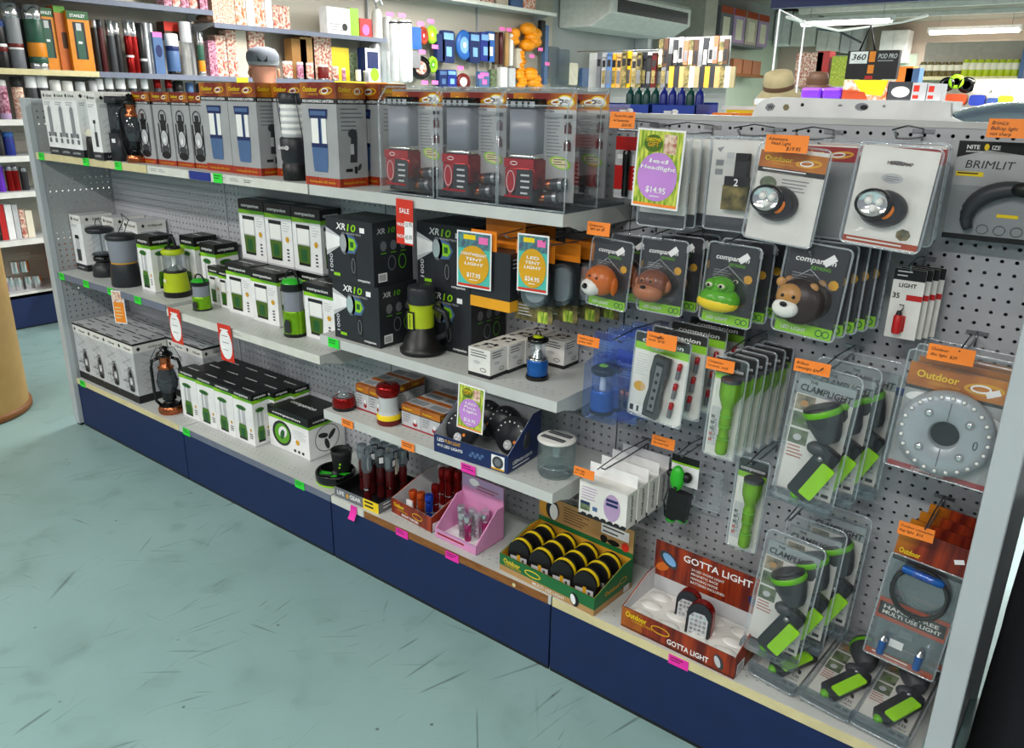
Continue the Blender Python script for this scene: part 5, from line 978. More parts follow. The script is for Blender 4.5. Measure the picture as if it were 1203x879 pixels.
# ---- black torch packs with battery row ----
def torchpack():
    t = thing('blister_pack', 'x', 'packaged torch'); w, h = .138, .205; b = MB(); b.push(FRONT()); b.mat('offwhite'); b.prism([(-w/2, .004), (w*.38, -.004), (w/2, .01), (w/2, h), (-w/2, h)], -.001, 0); W = w; b.push(T3(-w/2, 0, 0))
    b.rect(0, h*.88, W, h, 'black', 1); b.poly([(0, h*.88), (0, h*.8), (W, h*.79), (W, h*.88)], 'lime', 1); comp(b, W*.12, h*.895, h*.05, w=W*.75); b.txt('TORCH', W*.3, h*.825, h*.03, 'white', 3); b.lines(W*.06, h*.75, W*.28, 9, h*.03, 'lightgrey', 2, .3); b.ell(W*.17, h*.36, W*.11, h*.06, 'gold', 3, 14); b.rect(W*.03, h*.05, W*.3, h*.13, 'white', 2); b.rect(W*.03, h*.05, W*.1, h*.12, 'ink', 3); b.rect(W*.16, h*.05, W*.2, h*.12, 'ink', 3)
    b.pop(); b.pop(); b.build('card', t)
    b = MB().push(T3(-.002, -.016, .014, ry=.1)); pts = [(-.018, 0), (.018, 0), (.02, .03), (.016, .07), (.021, .11), (.019, .15), (-.019, .15), (-.021, .11), (-.016, .07), (-.02, .03)]
    b.push(FRONT()); b.mat('darkgrey'); b.prism(pts, -.008, .008); b.rect(-.01, .012, .01, .138, 'ink', 22); b.rect(-.008, .018, .008, .13, 'midgrey', 23); [b.ell(0, .03+.02*i, .004, .005, 'ink', 24, 10) for i in range(5)]; b.pop(); b.pop(); b.build('torch', t)
    for k in range(3): MB().push(T3(.048-.004*k, -.007, .118-.048*k, ry=.1)).lathe([(.0052, 0), (.0052, .022)], 10, 'midgrey').lathe([(.0054, .022), (.0054, .036), (.002, .038)], 10, 'deepred').pop().build('battery', t)
    b = MB(); shell(b, w, h, .006, .003, body=(-.03, .008, .034, .17, .034)); b.build('shell', t); return t
TK = Proto(torchpack())
for k in range(4): TK((2.924+.022*k, -.228+.05*k, .785+.006*k), 0, 'white and green card with dark grey torch and batteries, %s from the front' % ORD[k], ry=.05 if k == 0 else .02)
# ---- lime torch packs ----
def limepack():
    t = thing('blister_pack', 'x', 'packaged torch'); w, h = .075, .235; b = MB(); card(b, w*.9, h*.98, 'offwhite'); b.push(FRONT(-w*.45, 0, 0)); W = w*.9; b.rect(0, h*.84, W, h*.98, 'black', 1); b.rect(0, h*.78, W, h*.84, 'lime', 1); comp(b, W*.06, h*.87, h*.035, w=W*.85); b.txt('TORCH', W*.28, h*.16, .01, 'ink', 2, rot=PI/2); b.rect(W*.05, h*.1, W*.35, h*.5, 'lightgrey', 1); [b.rect(W*.08, h*(.14+.06*i), W*.2, h*(.17+.06*i), 'red' if i < 2 else 'ink', 2) for i in range(5)]; b.pop(); b.build('card', t)
    MB().push(T3(.012, -.02, .02, rx=.0, ry=0)).lathe([(.011, 0), (.0135, .004), (.0135, .03), (.0115, .034), (.0115, .06), (.0135, .063), (.0135, .1), (.012, .108), (.014, .114)], 18, 'limemetal').lathe([(.0139, .036), (.0139, .04)], 18, 'limedeep', cap=False).lathe([(.0139, .066), (.0139, .07)], 18, 'limedeep', cap=False).lathe([(.0139, .09), (.0139, .094)], 18, 'limedeep', cap=False).lathe([(.014, .114), (.021, .135), (.022, .145), (.022, .17)], 20, 'limemetal').lathe([(.0225, .17), (.0225, .176), (.019, .178)], 20, 'darkgrey').pop().build('torch', t)
    b = MB(); shell(b, w, h, .008, .004, body=(-.014, .01, .036, .205, .045)); b.build('shell', t); return t
LP = Proto(limepack())
for k in range(6): LP((3.085+.007*k, -.215+.035*k, .735), 0, 'clear pack with lime green metal torch on the upper hook, %s from the front' % ORD[k], ry=.04)
LP((3.14, -.15, .49), 0, 'clear pack with lime green metal torch hanging alone below the others', ry=.03)
# ---- clamp light packs ----
def clamppack(flat=False):
    t = thing('blister_pack', 'x', 'packaged clamp light'); w, h = .13, .305; b = MB(); b.box(-w*.45, w*.43, 0, .001, .022, h*.9, 'offwhite'); b.push(FRONT(-w*.45, 0, .022)); W = w*.88; H = h*.83
    b.rect(0, H*.86, W, H*1.02, 'plastic_grey', 1); b.txt('THE', W*.2, H*.96, .006, 'ink', 3); b.txt('CLAMPLIGHT', W*.04, H*.89, H*.055, 'ink', 3, 'l', -.03, .1, True, W*.92)
    for i in range(3): b.rect(W*.02, H*(.72-.15*i), W*.36, H*(.85-.15*i), ('photo', 'photo_green', 'photo_green')[i], 2); b.ell(W*.18, H*(.78-.15*i), W*.08, H*.03, ('liontan', 'olive', 'lightgrey')[i], 3, 8, .3)
    b.lines(W*.04, H*.4, W*.34, 4, H*.03, 'rust', 3); b.txt('135', W*.74, H*.15, H*.035, 'ink', 3); b.txt('LUMENS', W*.7, H*.11, H*.02, 'grey', 3); b.rect(W*.66, H*.03, W*.78, H*.06, 'ink', 3); b.rect(W*.82, H*.03, W*.95, H*.06, 'ink', 3); b.ell(W*.84, H*.24, W*.04, H*.03, 'ink', 3, 10, .5); b.pop(); b.build('card', t)
    b = MB().push(T3(.02, -.028, .196, ry=-.45)); b.push(Matrix.Scale(1.15, 4)); b.lathe([(.016, -.03), (.022, -.02), (.03, .005), (.032, .02)], 22, 'darkgrey'); b.lathe([(.0325, .02), (.034, .023), (.034, .029), (.032, .031)], 22, 'limedeep', cap=False); b.lathe([(.032, .031), (.031, .036), (.024, .037), (0, .03)], 22, 'charcoal', cap=False); b.pop(); b.pop()
    b.push(T3(.015, -.026, .142)); b.ball(.02, 'darkgrey', 14, 8, 1.2, .8, .8); b.pop(); b.build('torch_head', t)
    b = MB().push(T3(-.008, -.026, .032, ry=.42)); b.push(FRONT()); b.mat('charcoal'); b.prism(rrect(-.023, .0, .023, .125, .009), -.012, .012, None, True); b.pop(); b.push(T3(0, 0, -.002)); b.ball(.012, 'limedeep', 12, 8); b.pop(); b.pop(); b.build('torch_handle', t)
    b = MB().push(T3(.006, -.038, .036, ry=.42)); b.push(FRONT()); b.mat('lime'); b.prism(rrect(-.01, .004, .02, .09, .004), 0, .006, None, True); b.pop(); b.pop(); b.build('grip_panel', t)
    b = MB().push(T3(.026, -.04, .128, rx=PI/2)); b.lathe([(.006, 0), (.006, .004), (0, .005)], 12, 'steel'); b.pop(); b.build('pivot', t)
    b = MB(); shell(b, w, h, .016, .01, body=(-.058, .015, .056, .262, .06)); b.push(FRONT()); b.mat('plastic_grey'); b.prism([(-w/2, .004), (w/2, .0), (w/2, .02), (-w/2, .02)], .004, .03); b.pop(); b.build('shell', t); return t
CL = Proto(clamppack())
for k in range(3): CL((3.277+.028*k, -.205+.06*k, .68+.004*k), 0, 'clamp light blister pack on the upper hook, %s' % ('frontmost', 'second from the front', 'nearest the board')[k], rx=-.03, ry=.06 if k == 0 else .03)
for k in range(3): CL((3.262+.032*k, -.215+.06*k, .29+.02*k), 0, 'clamp light blister pack on the lower hook, %s' % ('frontmost, tilted', 'second from the front', 'nearest the board')[k], rx=-.05, ry=.06 if k == 0 else .03)
for k, (x, y, z, rz, s) in enumerate(((3.285, -.262, .244, -.14, .88), (3.405, -.272, .248, -.12, .88), (3.518, -.283, .252, -.08, .88))):
    CL((x, y, z), rz, 'clamp light blister pack lying on the base shelf, %s of three' % ('leftmost', 'middle', 'rightmost')[k], rx=-1.36, scale=(s*1.0, s, s))
# ---- big round light ----
def discpack():
    t = thing('blister_pack', 'x', 'packaged light'); w, h = .192, .245; b = MB(); card(b, w*.93, h*.9, 'boxgrey', .001, .0); b.push(FRONT(-w*.465, 0, 0)); W = w*.93; H = h*.9; oc_logo(b, 0, H*.79, W, H*.21, small=True); b.rect(0, H*.76, W, H*.79, 'ink', 2); b.txt('SENSOR', W*.34, H*.755, H*.035, 'white', 4); b.rect(0, 0, W, H*.05, 'deepred', 2); b.txt('CAMPING LIGHT', W*.25, H*.012, H*.025, 'white', 3)
    b.ell(W*.14, H*.7, W*.12, H*.04, 'white', 3, 18, .2); b.ell(W*.9, H*.62, W*.1, H*.04, 'white', 3, 18, -.4); b.push(T3(W*.83, H*.87, 0, rz=.5)); b.rect(-.012, -.006, .012, .006, 'white', 5); b.pop(); b.pop(); b.build('card', t)
    b = MB().push(T3(-.0, -.004, .098, rx=PI/2)); b.lathe([(.082, 0), (.086, .006), (.084, .02), (.066, .024), (.03, .024), (.026, .02), (.025, .008)], 48, 'silverplastic', cap=False); b.lathe([(.0255, .01), (.0, .009)], 24, 'charcoal', cap=False)
    b.push(T3(0, 0, .0242)); b.rect(-.001, .027, .001, .066, 'midgrey', 1); b.rect(-.001, -.066, .001, -.027, 'midgrey', 1); b.ringf(.055, -.004, .004, .009, .0015, 'ink', 2); b.pop(); b.pop(); dl_ = b.build('disc_light', t)
    b = MB().push(T3(0, -.004, .098, rx=PI/2))
    for i in range(24): a = 2*PI*i/24; b.push(T3(.075*math.cos(a), .075*math.sin(a), .022)); b.ball(.0038, 'led_white', 8, 6); b.ringf(0, 0, .0055, .0055, .0015, 'grey', 4, 10); b.pop()
    for a in (.7, 2.3, 3.9, 5.5): b.push(T3(.05*math.cos(a), .05*math.sin(a), .024)); b.ball(.007, 'reflector', 10, 6, sz=.5); b.ringf(0, 0, .009, .009, .0015, 'grey', 3, 14); b.pop()
    b.pop(); b.build('led', dl_); b = MB(); shell(b, w, h, .008, .008, body=(-.089, .008, .089, .19, .034)); b.build('shell', t); return t
DP = Proto(discpack())
for k in range(3): DP((3.508+.004*k, -.155+.05*k, .797), 0, 'large round silver light in blister pack with flame header, %s from the front' % ORD[k], rx=-.02, ry=.04)
# ---- bag light cards ----
def bagpack():
    t = thing('blister_pack', 'x', 'packaged light'); w, h = .142, .315; b = MB(); b.box(-w*.48, w*.48, 0, .001, h*.8, h, 'ember_dark'); b.box(-w*.48, w*.48, 0, .001, 0, h*.8, 'plastic_grey'); b.push(FRONT(-w*.48, 0, 0)); W = w*.96; b.rect(0, h*.8, W*.3, h, 'ember', 1); b.rect(0, h*.76, W, h*.8, 'ink', 2); b.txt('Outdoor', W*.06, h*.82, .012, 'yellow', 3, wid=W*.3); b.push(T3(W*.86, h*.9, 0, rz=.4)); b.rect(-.009, -.005, .009, .005, 'white', 4); b.pop()
    b.rect(0, h*.3, W, h*.46, 'rust', 2); b.rect(W*.02, h*.33, W*.98, h*.43, 'ink', 3); b.txt('HANDS FREE', W*.08, h*.385, .0085, 'offwhite', 5, wid=W*.8); b.txt('MULTI USE LIGHT', W*.08, h*.345, .0085, 'offwhite', 5, wid=W*.85); b.rect(0, .002, W, h*.05, 'rust', 2); b.lines(W*.1, h*.04, W*.9, 1, .01, 'offwhite', 3); b.rect(W*.3, h*.12, W*.5, h*.18, 'white', 3); b.pop(); b.build('card', t)
    MB().tube([(.052*math.cos(a), -.014, h*.6+.055*math.sin(a)) for a in [2*PI*i/24 for i in range(24)]], .005, 'rubber', 8, True).build('cord_loop', t)
    MB().push(T3(-.042, -.018, h*.745, ry=PI/2+.05)).lathe([(.006, 0), (.009, .006), (.009, .07), (.006, .08)], 14, 'bluebase').lathe([(.0095, .02), (.0095, .06)], 14, 'plastic_blue', cap=False).pop().build('light_tube', t)
    for x in (-.038, .035): MB().push(T3(x, -.012, h*.06)).lathe([(.008, 0), (.008, .034)], 12, 'bluebase').lathe([(.008, .034), (.003, .044)], 12, 'chrome').pop().build('battery', t)
    b = MB(); shell(b, w, h*.8, .006, .004, body=(-.064, .008, .062, .235, .026)); b.build('shell', t); return t
BG = Proto(bagpack())
for k in range(4): BG((3.513+.01*k, -.16+.036*k, .352+.006*k), 0, 'red headed card with blue looped light and batteries, %s from the front' % ORD[k], rx=-.03, ry=.07)
# ---- white solar boxes on hook ----
def solarbox():
    w, d, h = .14, .048, .098; b = MB(); cbox(b, w, d, h, 'offwhite'); b.box(-w/2, w/2, d/2-.001, d/2, h, h+.035, 'white'); b.push(frame((-w/2, -d/2, h), (1, 0, 0), (0, 1, .0)));b.pop()
    b.push(FRONT(-w/2, -d/2, 0)); b.ell(w*.7, h*.5, w*.17, h*.38, 'mauve', 2, 24); b.rect(w*.58, h*.66, w*.82, h*.74, 'navy', 3); b.rect(w*.58, h*.54, w*.82, h*.62, 'navy', 3); b.rect(w*.04, h*.18, w*.24, h*.44, 'photo_green', 2); b.rect(w*.04, h*.36, w*.24, h*.44, 'navy', 3); b.rect(w*.3, h*.24, w*.4, h*.36, 'slateblue', 2); b.lines(w*.06, h*.86, w*.46, 5, h*.08, 'mauve', 2, .3); b.rect(0, 0, w, h*.06, 'ink', 2); [b.ell(w*(.12+.14*i), h*.07, w*.06, h*.05, 'ink', 3, 10) for i in range(7)]; b.pop()
    b.push(RIGHT(w/2, -d/2, 0)); b.txt('SOLAR LIGHT', d*.6, h*.15, d*.18, 'ink', 2, rot=PI/2); b.pop(); return b
SB = Proto(tag(solarbox().build('solar_light_box'), 'x', 'box'))
for k in range(4): SB((2.808+.002*k, -.215+.051*k, .478), 0, 'white flat solar light box hanging on its hook, %s from the front' % ORD[k])
# ---- green headed torch ----
t = thing('clip_torch', 'bright green and black torch clipped on white card, below the orange ticket', 'packaged torch', (2.945, -.1, .46)); b = MB(); b.box(-.03, .045, .012, .013, .11, .19, 'white'); b.push(FRONT(-.03, .012, .11)); b.rect(0, .06, .075, .08, 'black', 1); b.rect(0, .055, .075, .06, 'lime', 1); b.pop(); b.build('card', t)
b = MB().push(T3(-.002, -.008, .135)); b.ball(.024, 'green', 16, 10, .8, .6, 1.45); b.pop(); b.push(T3(.02, 0, .14)); b.ball(.014, 'black', 12, 8); b.pop(); b.push(T3(-.024, 0, .14)); b.ball(.011, 'black', 12, 8); b.pop(); b.push(T3(0, -.02, .112)); b.ball(.005, 'ink', 8, 6); b.pop(); b.build('head', t)
MB().push(FRONT(0, 0, 0)).mat('black').prism([(-.026, .02), (-.005, .014), (.012, .024), (.03, .02), (.036, .095), (-.02, .1)], -.01, .012).pop().build('body', t)
MB().push(T3(-.014, 0, .012)).ball(.013, 'green', 12, 8, 1.1, .8, .8).pop().push(T3(.018, 0, .02)).ball(.012, 'green', 12, 8, 1.2, .8, .7).pop().build('foot', t)
MB().tube([(-.024, -.004, .1), (-.034, -.006, .06), (-.028, -.006, .02)], .002, 'ink').build('strap', t)
b = MB(); shell(b, .07, .11, .008, .004); o = b.build('shell', None, (3.0, -.04, .5)); o.name = 'empty_blister_pack'; tag(o, 'small clear blister pack hanging behind the green headed torch', 'packaging')
# ---- orange handwritten tickets ----
for px, py, y, w, h, txts, lab in ((731, 141, -.235, .062, .034, [('Torch Pro 600', -.022, .006, .0055), ('w/ batteries', -.022, -.003, .0055), ('$24.95', -.0, -.013, .006)], 'above the red and black torch card'),
        (924, 169, -.245, .082, .032, [('Adventure', -.036, .006, .006), ('Head Light', -.03, -.002, .006), ('$19.95', -.0, -.012, .007)], 'above the left headlamp pack'),
        (1190, 151, -.12, .078, .032, [('BrimLit', -.034, .006, .006), ('Ballcap light', -.034, -.003, .006), ('not sharp', -.034, -.012, .006)], 'at the top right corner above the cap light card'),
        (703, 269, -.25, .06, .03, [('Companion', -.026, .005, .0055), ('light 2pk $9', -.022, -.003, .0055)], 'above the dog light pack'),
        (691, 401, -.235, .062, .024, [('Outdoor mini', -.027, .002, .005), ('lantern  8.95', -.027, -.006, .005)], 'over the blue mini lantern packs'),
        (777, 401, -.255, .074, .034, [('Companion', -.032, .006, .0055), ('torch  25.95', -.032, -.003, .0055)], 'over the dark grey torch cards'),
        (846, 429, -.235, .064, .026, [('Companion', -.028, .003, .005), ('1w torch  14.95', -.028, -.006, .005)], 'over the lime torches'),
        (954, 432, -.225, .072, .026, [('Brilliant', -.032, .003, .0055), ('clamplight $34', -.032, -.006, .0055)], 'over the upper clamp light packs'),
        (1117, 417, -.19, .078, .03, [('Outdoor', -.034, .004, .0055), ('disc light  $29', -.034, -.006, .0055)], 'over the large round light'),
        (686, 556, -.27, .06, .024, [('Solar light', -.026, .002, .005), ('jar  14.95', -.026, -.006, .005)], 'in front of the white solar boxes'),
        (779, 520, -.15, .062, .028, [('Companion', -.027, .003, .005), ('clip torch 9.95', -.027, -.006, .005)], 'above the green headed torch'),
        (1076, 625, -.185, .066, .028, [('Outdoor connection', -.03, .004, .005), ('bag light  $14', -.03, -.006, .0055)], 'over the red headed bag light cards')):
    p = at(px, py, 'y', y); ticket(p.x, p.y, p.z, w, h, 'tagorange', 'orange handwritten price ticket ' + lab, None, 0, -.1, 0, 0, txts)
o = MB().box(-.05, .05, -.001, 0, -.009, .009, 'traybright').build('blue_label_strip', None, (3.375, -.001, .905)); tag(o, 'plain dark blue label strip stuck on the pegboard', 'label')
# ================= left aisle wall: shelving along x = -1.93 =================
XF, XW = -1.93, -2.27
t = thing('wall_shelving', 'beige pegboard wall shelving with navy kick, along the left wall behind the gondola', 'shelving unit')
MB().box(XW-.02, XW, -1.2, 6.6, .2, 2.6, 'pegboard_beige').build('back_panel', t)
for y in (-1.2, -.3, .62, 1.85, 3.65, 5.2): MB().box(XW, XW+.03, y-.01, y+.01, 0, 2.6, 'greywall').build('upright', t)
for y in (-1.2, -.3): MB().box(XF-.01, XF, y+.003, y+.895, .01, .225, 'navykick').build('kick_panel', t)
for y in (.62, 1.52, 2.42): MB().box(XF-.01, XF, y+.003, y+.895, .01, .225, 'navykick').build('kick_panel', t)
MB().box(XW, XF+.3, .56, .575, .24, .56, 'flame').build('divider_board', t)
def wshelf(y0, y1, z, m, label, d=0):
    b = MB().box(XW, XF-.004, y0, y1, z-.012, z, 'shelfgrey').box(XF-.004, XF, y0, y1, z-.035, z, m)
    for y in (y0+.01, y1-.014): b.push(frame((0, y+.004, 0), (1, 0, 0), (0, 0, 1))); b.mat('shelfgrey'); b.prism([(XW, z-.08), (XF-.1, z-.03), (XF-.02, z-.012), (XW, z-.012)], 0, .004); b.pop()
    o = b.build('metal_shelf'); tag(o, label, 'shelf')
wshelf(-1.2, .955, 1.62, 'cream_strip', 'cream edged wall shelf holding the vacuum flasks'); wshelf(.957, 3.56, 1.62, 'slatestrip', 'slate edged wall shelf holding flasks and small boxes')
wshelf(-1.2, 1.85, 2.07, 'slatestrip', 'highest wall shelf at far left'); wshelf(1.852, 3.58, 1.99, 'slatestrip', 'wall shelf holding upright picture boxes'); wshelf(3.3, 6.2, 2.42, 'strip_white', 'highest wall shelf towards the air conditioner')
for z, lab in ((1.32, 'second'), (.88, 'third'), (.58, 'fourth'), (.24, 'lowest')): wshelf(-1.2, 1.5 if z < 1 else 2.6, z, 'offwhite', lab+' white edged wall shelf down at far left')
b = MB().box(XF, XF+.003, 2.95, 3.3, 1.587, 1.618, 'yellow').box(XF, XF+.003, 3.3, 3.56, 1.587, 1.618, 'tagorange'); tag(b.build('shelf_label_strip'), 'yellow and orange label strip on wall shelf edge', 'label')
p = at(284, 88, 'x', XF); tag(MB().box(XF, XF+.002, p.y-.05, p.y+.05, 1.57, 1.615, 'tagyellow').build('price_ticket'), 'bright yellow ticket on wall shelf left of the man in the cap', 'price ticket')
def wb(px, top, bot, wpx, zs, segs, name, label, cat, x=-2.03, group=None, cone=.8):
    p = at(px, bot, 'x', x); q = at(px, top, 'x', x); r = max(.012, wpx/2*(p-CAM).dot(FW)/FPX); h = max(.03, q.z-zs)
    b = MB(); z = 0
    for i, (m, f) in enumerate(segs):
        z2 = z+h*f; last = i == len(segs)-1; b.lathe([(r*.97, z), (r, z+.004), (r, z2-.004), (r*(cone if last else .97), z2)], 16, m, cap=True); z = z2
    tag(b.build(name, None, (x, p.y, zs)), label, cat, group)
Z = 1.62
wb(5, 24, 79, 14, Z, [('black', .35), ('darkred', .1), ('white', .06), ('black', .35), ('denim', .14)], 'vacuum_flask', 'dark flask with red and white band, at the very left edge of the wall shelf', 'flask')
wb(22, 5, 78, 17, Z, [('midgrey', .3), ('white', .03), ('darkred', .06), ('grey', .4), ('chrome', .21)], 'vacuum_flask', 'tall grey flask with steel cup and red band on wall shelf', 'flask')
wb(33, 9, 78, 7, Z, [('darkgrey', .8), ('steel', .2)], 'vacuum_flask', 'thin dark flask squeezed between the grey and green flasks', 'flask', x=-2.12)
wb(47, 7, 78, 20, Z, [('chrome', .1), ('bottlegreen', .1), ('orangebox', .22), ('bottlegreen', .36), ('chrome', .22)], 'vacuum_flask', 'green flask with steel cup and orange label on wall shelf', 'flask')
def wbox(px0, px1, top, bot, zs, m, name, label, cat='box', x=-1.99, d=.1, art=None, group=None):
    p = at(px0, bot, 'x', x); q = at(px1, bot, 'x', x); h = at((px0+px1)/2, top, 'x', x).z-zs; W = q.y-p.y; h = max(h, .02)
    b = MB().box(-d, 0, 0, W, 0, h, m)
    b.push(frame((0, 0, 0), (0, 1, 0), (0, 0, 1)))
    if art: art(b, W, h)
    b.pop(); return tag(b.build(name, None, (x, p.y, zs)), label, cat, group)
def art_st(b, W, h): b.rect(0, h*.86, W, h, 'darkgreen', 1); b.txt('STANLEY', W*.14, h*.9, h*.05, 'white', 3, wid=W*.7); b.rect(W*.22, h*.2, W*.76, h*.82, 'black', 2); b.rect(W*.3, h*.2, W*.66, h*.68, 'bottlegreen', 3); b.rect(W*.36, h*.68, W*.6, h*.8, 'lightgrey', 3); b.rect(W*.38, h*.46, W*.56, h*.5, 'white', 4)
wbox(51, 74, 10, 79, Z, 'orangebox', 'flask_box', 'orange box with dark window showing a green flask, left one on wall shelf', x=-2.03, art=art_st)
wbox(73, 86, 8, 79, Z, 'flame', 'flask_box', 'narrow orange box with green lid on wall shelf', x=-2.02, art=lambda b, W, h: (b.rect(0, h*.9, W, h, 'limedeep', 1), b.rect(W*.4, h*.35, W*.85, h*.6, 'brown', 2)))
wbox(87, 112, 14, 79, Z, 'orangebox', 'flask_box', 'bright orange box with green flask in window, right one on wall shelf', art=art_st)
k = 0
for px, top, w, segs, lab in ((117, 24, 7, [('black', .85), ('steel', .15)], 'black flask with steel lid right of the orange boxes'), (124, 24, 7, [('maroon', .85), ('charcoal', .15)], 'dark maroon flask with black lid'), (135, 24, 9, [('darkgrey', .7), ('chrome', .3)], 'dark grey flask with bright steel cup'), (142, 26, 8, [('black', .75), ('chrome', .25)], 'second dark flask with steel cup'),
    (155, 24, 9, [('redmetal', .3), ('white', .04), ('redmetal', .36), ('chrome', .3)], 'red flask with white label and steel cup, left of a pair'), (162, 25, 7, [('redmetal', .7), ('chrome', .3)], 'red flask with steel cup, right of a pair'), (170, 28, 9, [('black', .25), ('lightgrey', .05), ('black', .7)], 'plain black flask right of the red pair'),
    (176, 27, 7, [('brushed', 1)], 'silver flask, left of a pair'), (182, 28, 6, [('brushed', 1)], 'silver flask, right of a pair'), (205, 40, 15, [('gloss_black', .08), ('slateblue', .5), ('navy', .12), ('white', .3)], 'blue jug with white cup on wall shelf'), (222, 26, 13, [('clearglass', .62), ('lightgrey', .38)], 'clear jug with grey domed lid on wall shelf'), (238, 38, 8, [('chrome', .1), ('orangebox', .25), ('bottlegreen', .35), ('chrome', .3)], 'small green flask with orange label and steel cup')):
    wb(px, top, 83, w, Z, segs, 'vacuum_flask', lab, 'flask')
wbox(184, 195, 38, 83, Z, 'slateblue', 'mug_box', 'blue box with pink top between silver flask and blue jug', art=lambda b, W, h: (b.rect(0, h*.88, W, h, 'pink', 1), b.ell(W*.5, h*.55, W*.35, h*.15, 'navy', 2)))
wbox(193, 212, 26, 35, 1.86, 'brown', 'small_box', 'low brown and red box on top of the blue jug boxes', x=-2.1, art=lambda b, W, h: b.rect(0, h*.5, W, h, 'salered', 1))
for i, (a, c, tp, m, lab) in enumerate(((248, 257, 48, 'berryprint', 'pink speckled carton stack, left'), (257, 269, 42, 'foodprint', 'red and white printed carton right of the pink one'), (270, 281, 36, 'foodprint', 'taller printed carton with red panel under the picture boxes'), (281, 293, 36, 'oldpaper', 'grey label box behind the cap of the man'), (296, 314, 38, 'foodprint', 'printed red box left of the cardboard boxes'),
        (345, 362, 46, 'cardboard', 'plain cardboard box, shorter one, on wall shelf'), (355, 371, 44, 'tan', 'plain cardboard box, taller one, on wall shelf'), (369, 391, 39, 'foodprint', 'big red and white picture box on wall shelf'), (391, 411, 56, 'yellow', 'bright yellow box on wall shelf'), (411, 420, 62, 'photo_green', 'narrow green box right of the yellow box'), (430, 447, 57, 'navy', 'tall white framed card with green shape at end of wall shelf'))):
    art = (lambda b, W, h: (b.rect(0, 0, W, h, 'white', 1), b.rect(W*.12, h*.4, W*.88, h*.9, 'navy', 2), b.ell(W*.6, h*.22, W*.3, h*.2, 'lime', 3))) if i == 10 else None
    wbox(a, c, tp, 90, Z, m, 'carton', lab, x=-2.08 if i < 10 else -1.98, art=art)
for i, (a, c, tp, m) in enumerate(((331, 346, 72, 'foodprint'), (348, 358, 73, 'berryprint'), (359, 370, 74, 'foodprint'), (372, 388, 76, 'darkred'), (389, 399, 78, 'foodprint'), (401, 407, 80, 'berryprint'), (417, 425, 82, 'sku'), (426, 434, 83, 'steel'))):
    wb((a+c)/2, tp, 91, (c-a)*.8, Z, [('steel', .1), (m, .75), ('offwhite', .15)], 'tin_can', 'small printed tin on the front edge of wall shelf, %s' % nth(i, 8), 'tin', x=-1.98, cone=.9)
Z = 1.99
for i, (a, c, tp, m, lab) in enumerate(((251, 277, -8, 'fruitprint', 'large speckled picture box at left of upper shelf'), (278, 290, -8, 'foodprint2', 'orange and yellow picture box, left one'), (291, 300, -4, 'offwhite', 'white box between the two orange picture boxes'), (300, 312, -2, 'foodprint2', 'orange and yellow picture box, right one'), (313, 321, 0, 'offwhite', 'narrow white box on upper shelf'), (322, 341, 7, 'foodprint', 'red and white picture box at right of the row on upper shelf'), (385, 412, 9, 'white', 'white box with small green side on upper shelf'), (412, 422, 10, 'lime', 'lime green narrow box on upper shelf'), (423, 437, 22, 'red', 'red and pink packet near end of upper shelf'))):
    wbox(a, c, tp, 27+(a-251)*.07, Z, m, 'carton', lab, x=-2.0, art=(lambda b, W, h: (b.lines(W*.1, h*.4, W*.9, 3, h*.1, 'grey', 2), b.ell(W*.75, h*.3, W*.12, h*.14, 'ink', 2))) if m == 'white' else ((lambda b, W, h: b.ell(W*.5, h*.4, W*.3, h*.3, 'pink', 2)) if m == 'red' else None))
t = thing('cup_dispenser', 'white bottle with bent spout at end of upper wall shelf', 'bottle', tuple(at(443, 39, 'x', -2.0))); t.location.z = Z
MB().lathe([(.045, 0), (.045, .2), (.03, .24)], 16, 'offwhite').build('body', t); MB().tube([(0, 0, .24), (0, -.01, .3), (0, .04, .33), (0, .07, .28)], .014, 'lightgrey').build('spout', t)
for i, (a, m) in enumerate(((193, 'berryprint'), (203, 'foodprint'), (213, 'berryprint'), (223, 'foodprint'), (235, 'berryprint'))): wbox(a, a+9, -14, 5, 2.07, m, 'carton', 'small pink printed carton on highest wall shelf, %s' % nth(i, 5), x=-2.0)
for i, a in enumerate((550, 566, 583, 600, 615)): wbox(a, a+14, -18, 8, 2.42, ('sku', 'foodprint', 'oldpaper', 'slateblue', 'foodprint2')[i], 'carton', 'box on the highest shelf near the air conditioner, %s' % nth(i, 5), x=-2.0)
t = thing('knick_knack', 'brown carved ornament on bracket at left of upper wall shelf', 'ornament', tuple(at(242, 22, 'x', -2.05))); MB().ball(.05, 'brown', 12, 8, 1, 1.6, .6).build('body', t); MB().push(T3(0, .06, .06)).ball(.03, 'monkeybrown', 10, 6).pop().build('top', t)
# flasks on the shelf below: white and red domed lids show above the gondola boxes
Z = 1.32
for i, (px, tp, w, m) in enumerate(((42, 89, 12, 'white'), (55, 89, 12, 'white'), (70, 94, 12, 'offwhite'), (84, 95, 12, 'offwhite'), (99, 96, 11, 'lightgrey'), (114, 95, 9, 'lightgrey'), (122, 92, 8, 'white'), (133, 91, 9, 'white'), (146, 91, 11, 'white'), (160, 90, 9, 'white'), (174, 91, 8, 'white'), (189, 90, 8, 'redmetal'), (202, 90, 8, 'redmetal'), (213, 95, 12, 'black'), (226, 97, 9, 'slateblue'), (238, 98, 9, 'charcoal'))):
    wb(px, tp, 135, w, Z, [('charcoal', .3), ('darkgrey', .42), (m, .28)], 'drink_bottle', 'drink bottle with %s domed lid on second wall shelf, %s' % ({'white': 'white', 'offwhite': 'cream', 'lightgrey': 'pale grey', 'redmetal': 'red', 'black': 'black', 'slateblue': 'blue', 'charcoal': 'charcoal'}[m], nth(i, 16)), 'bottle', x=-2.02, cone=.55)
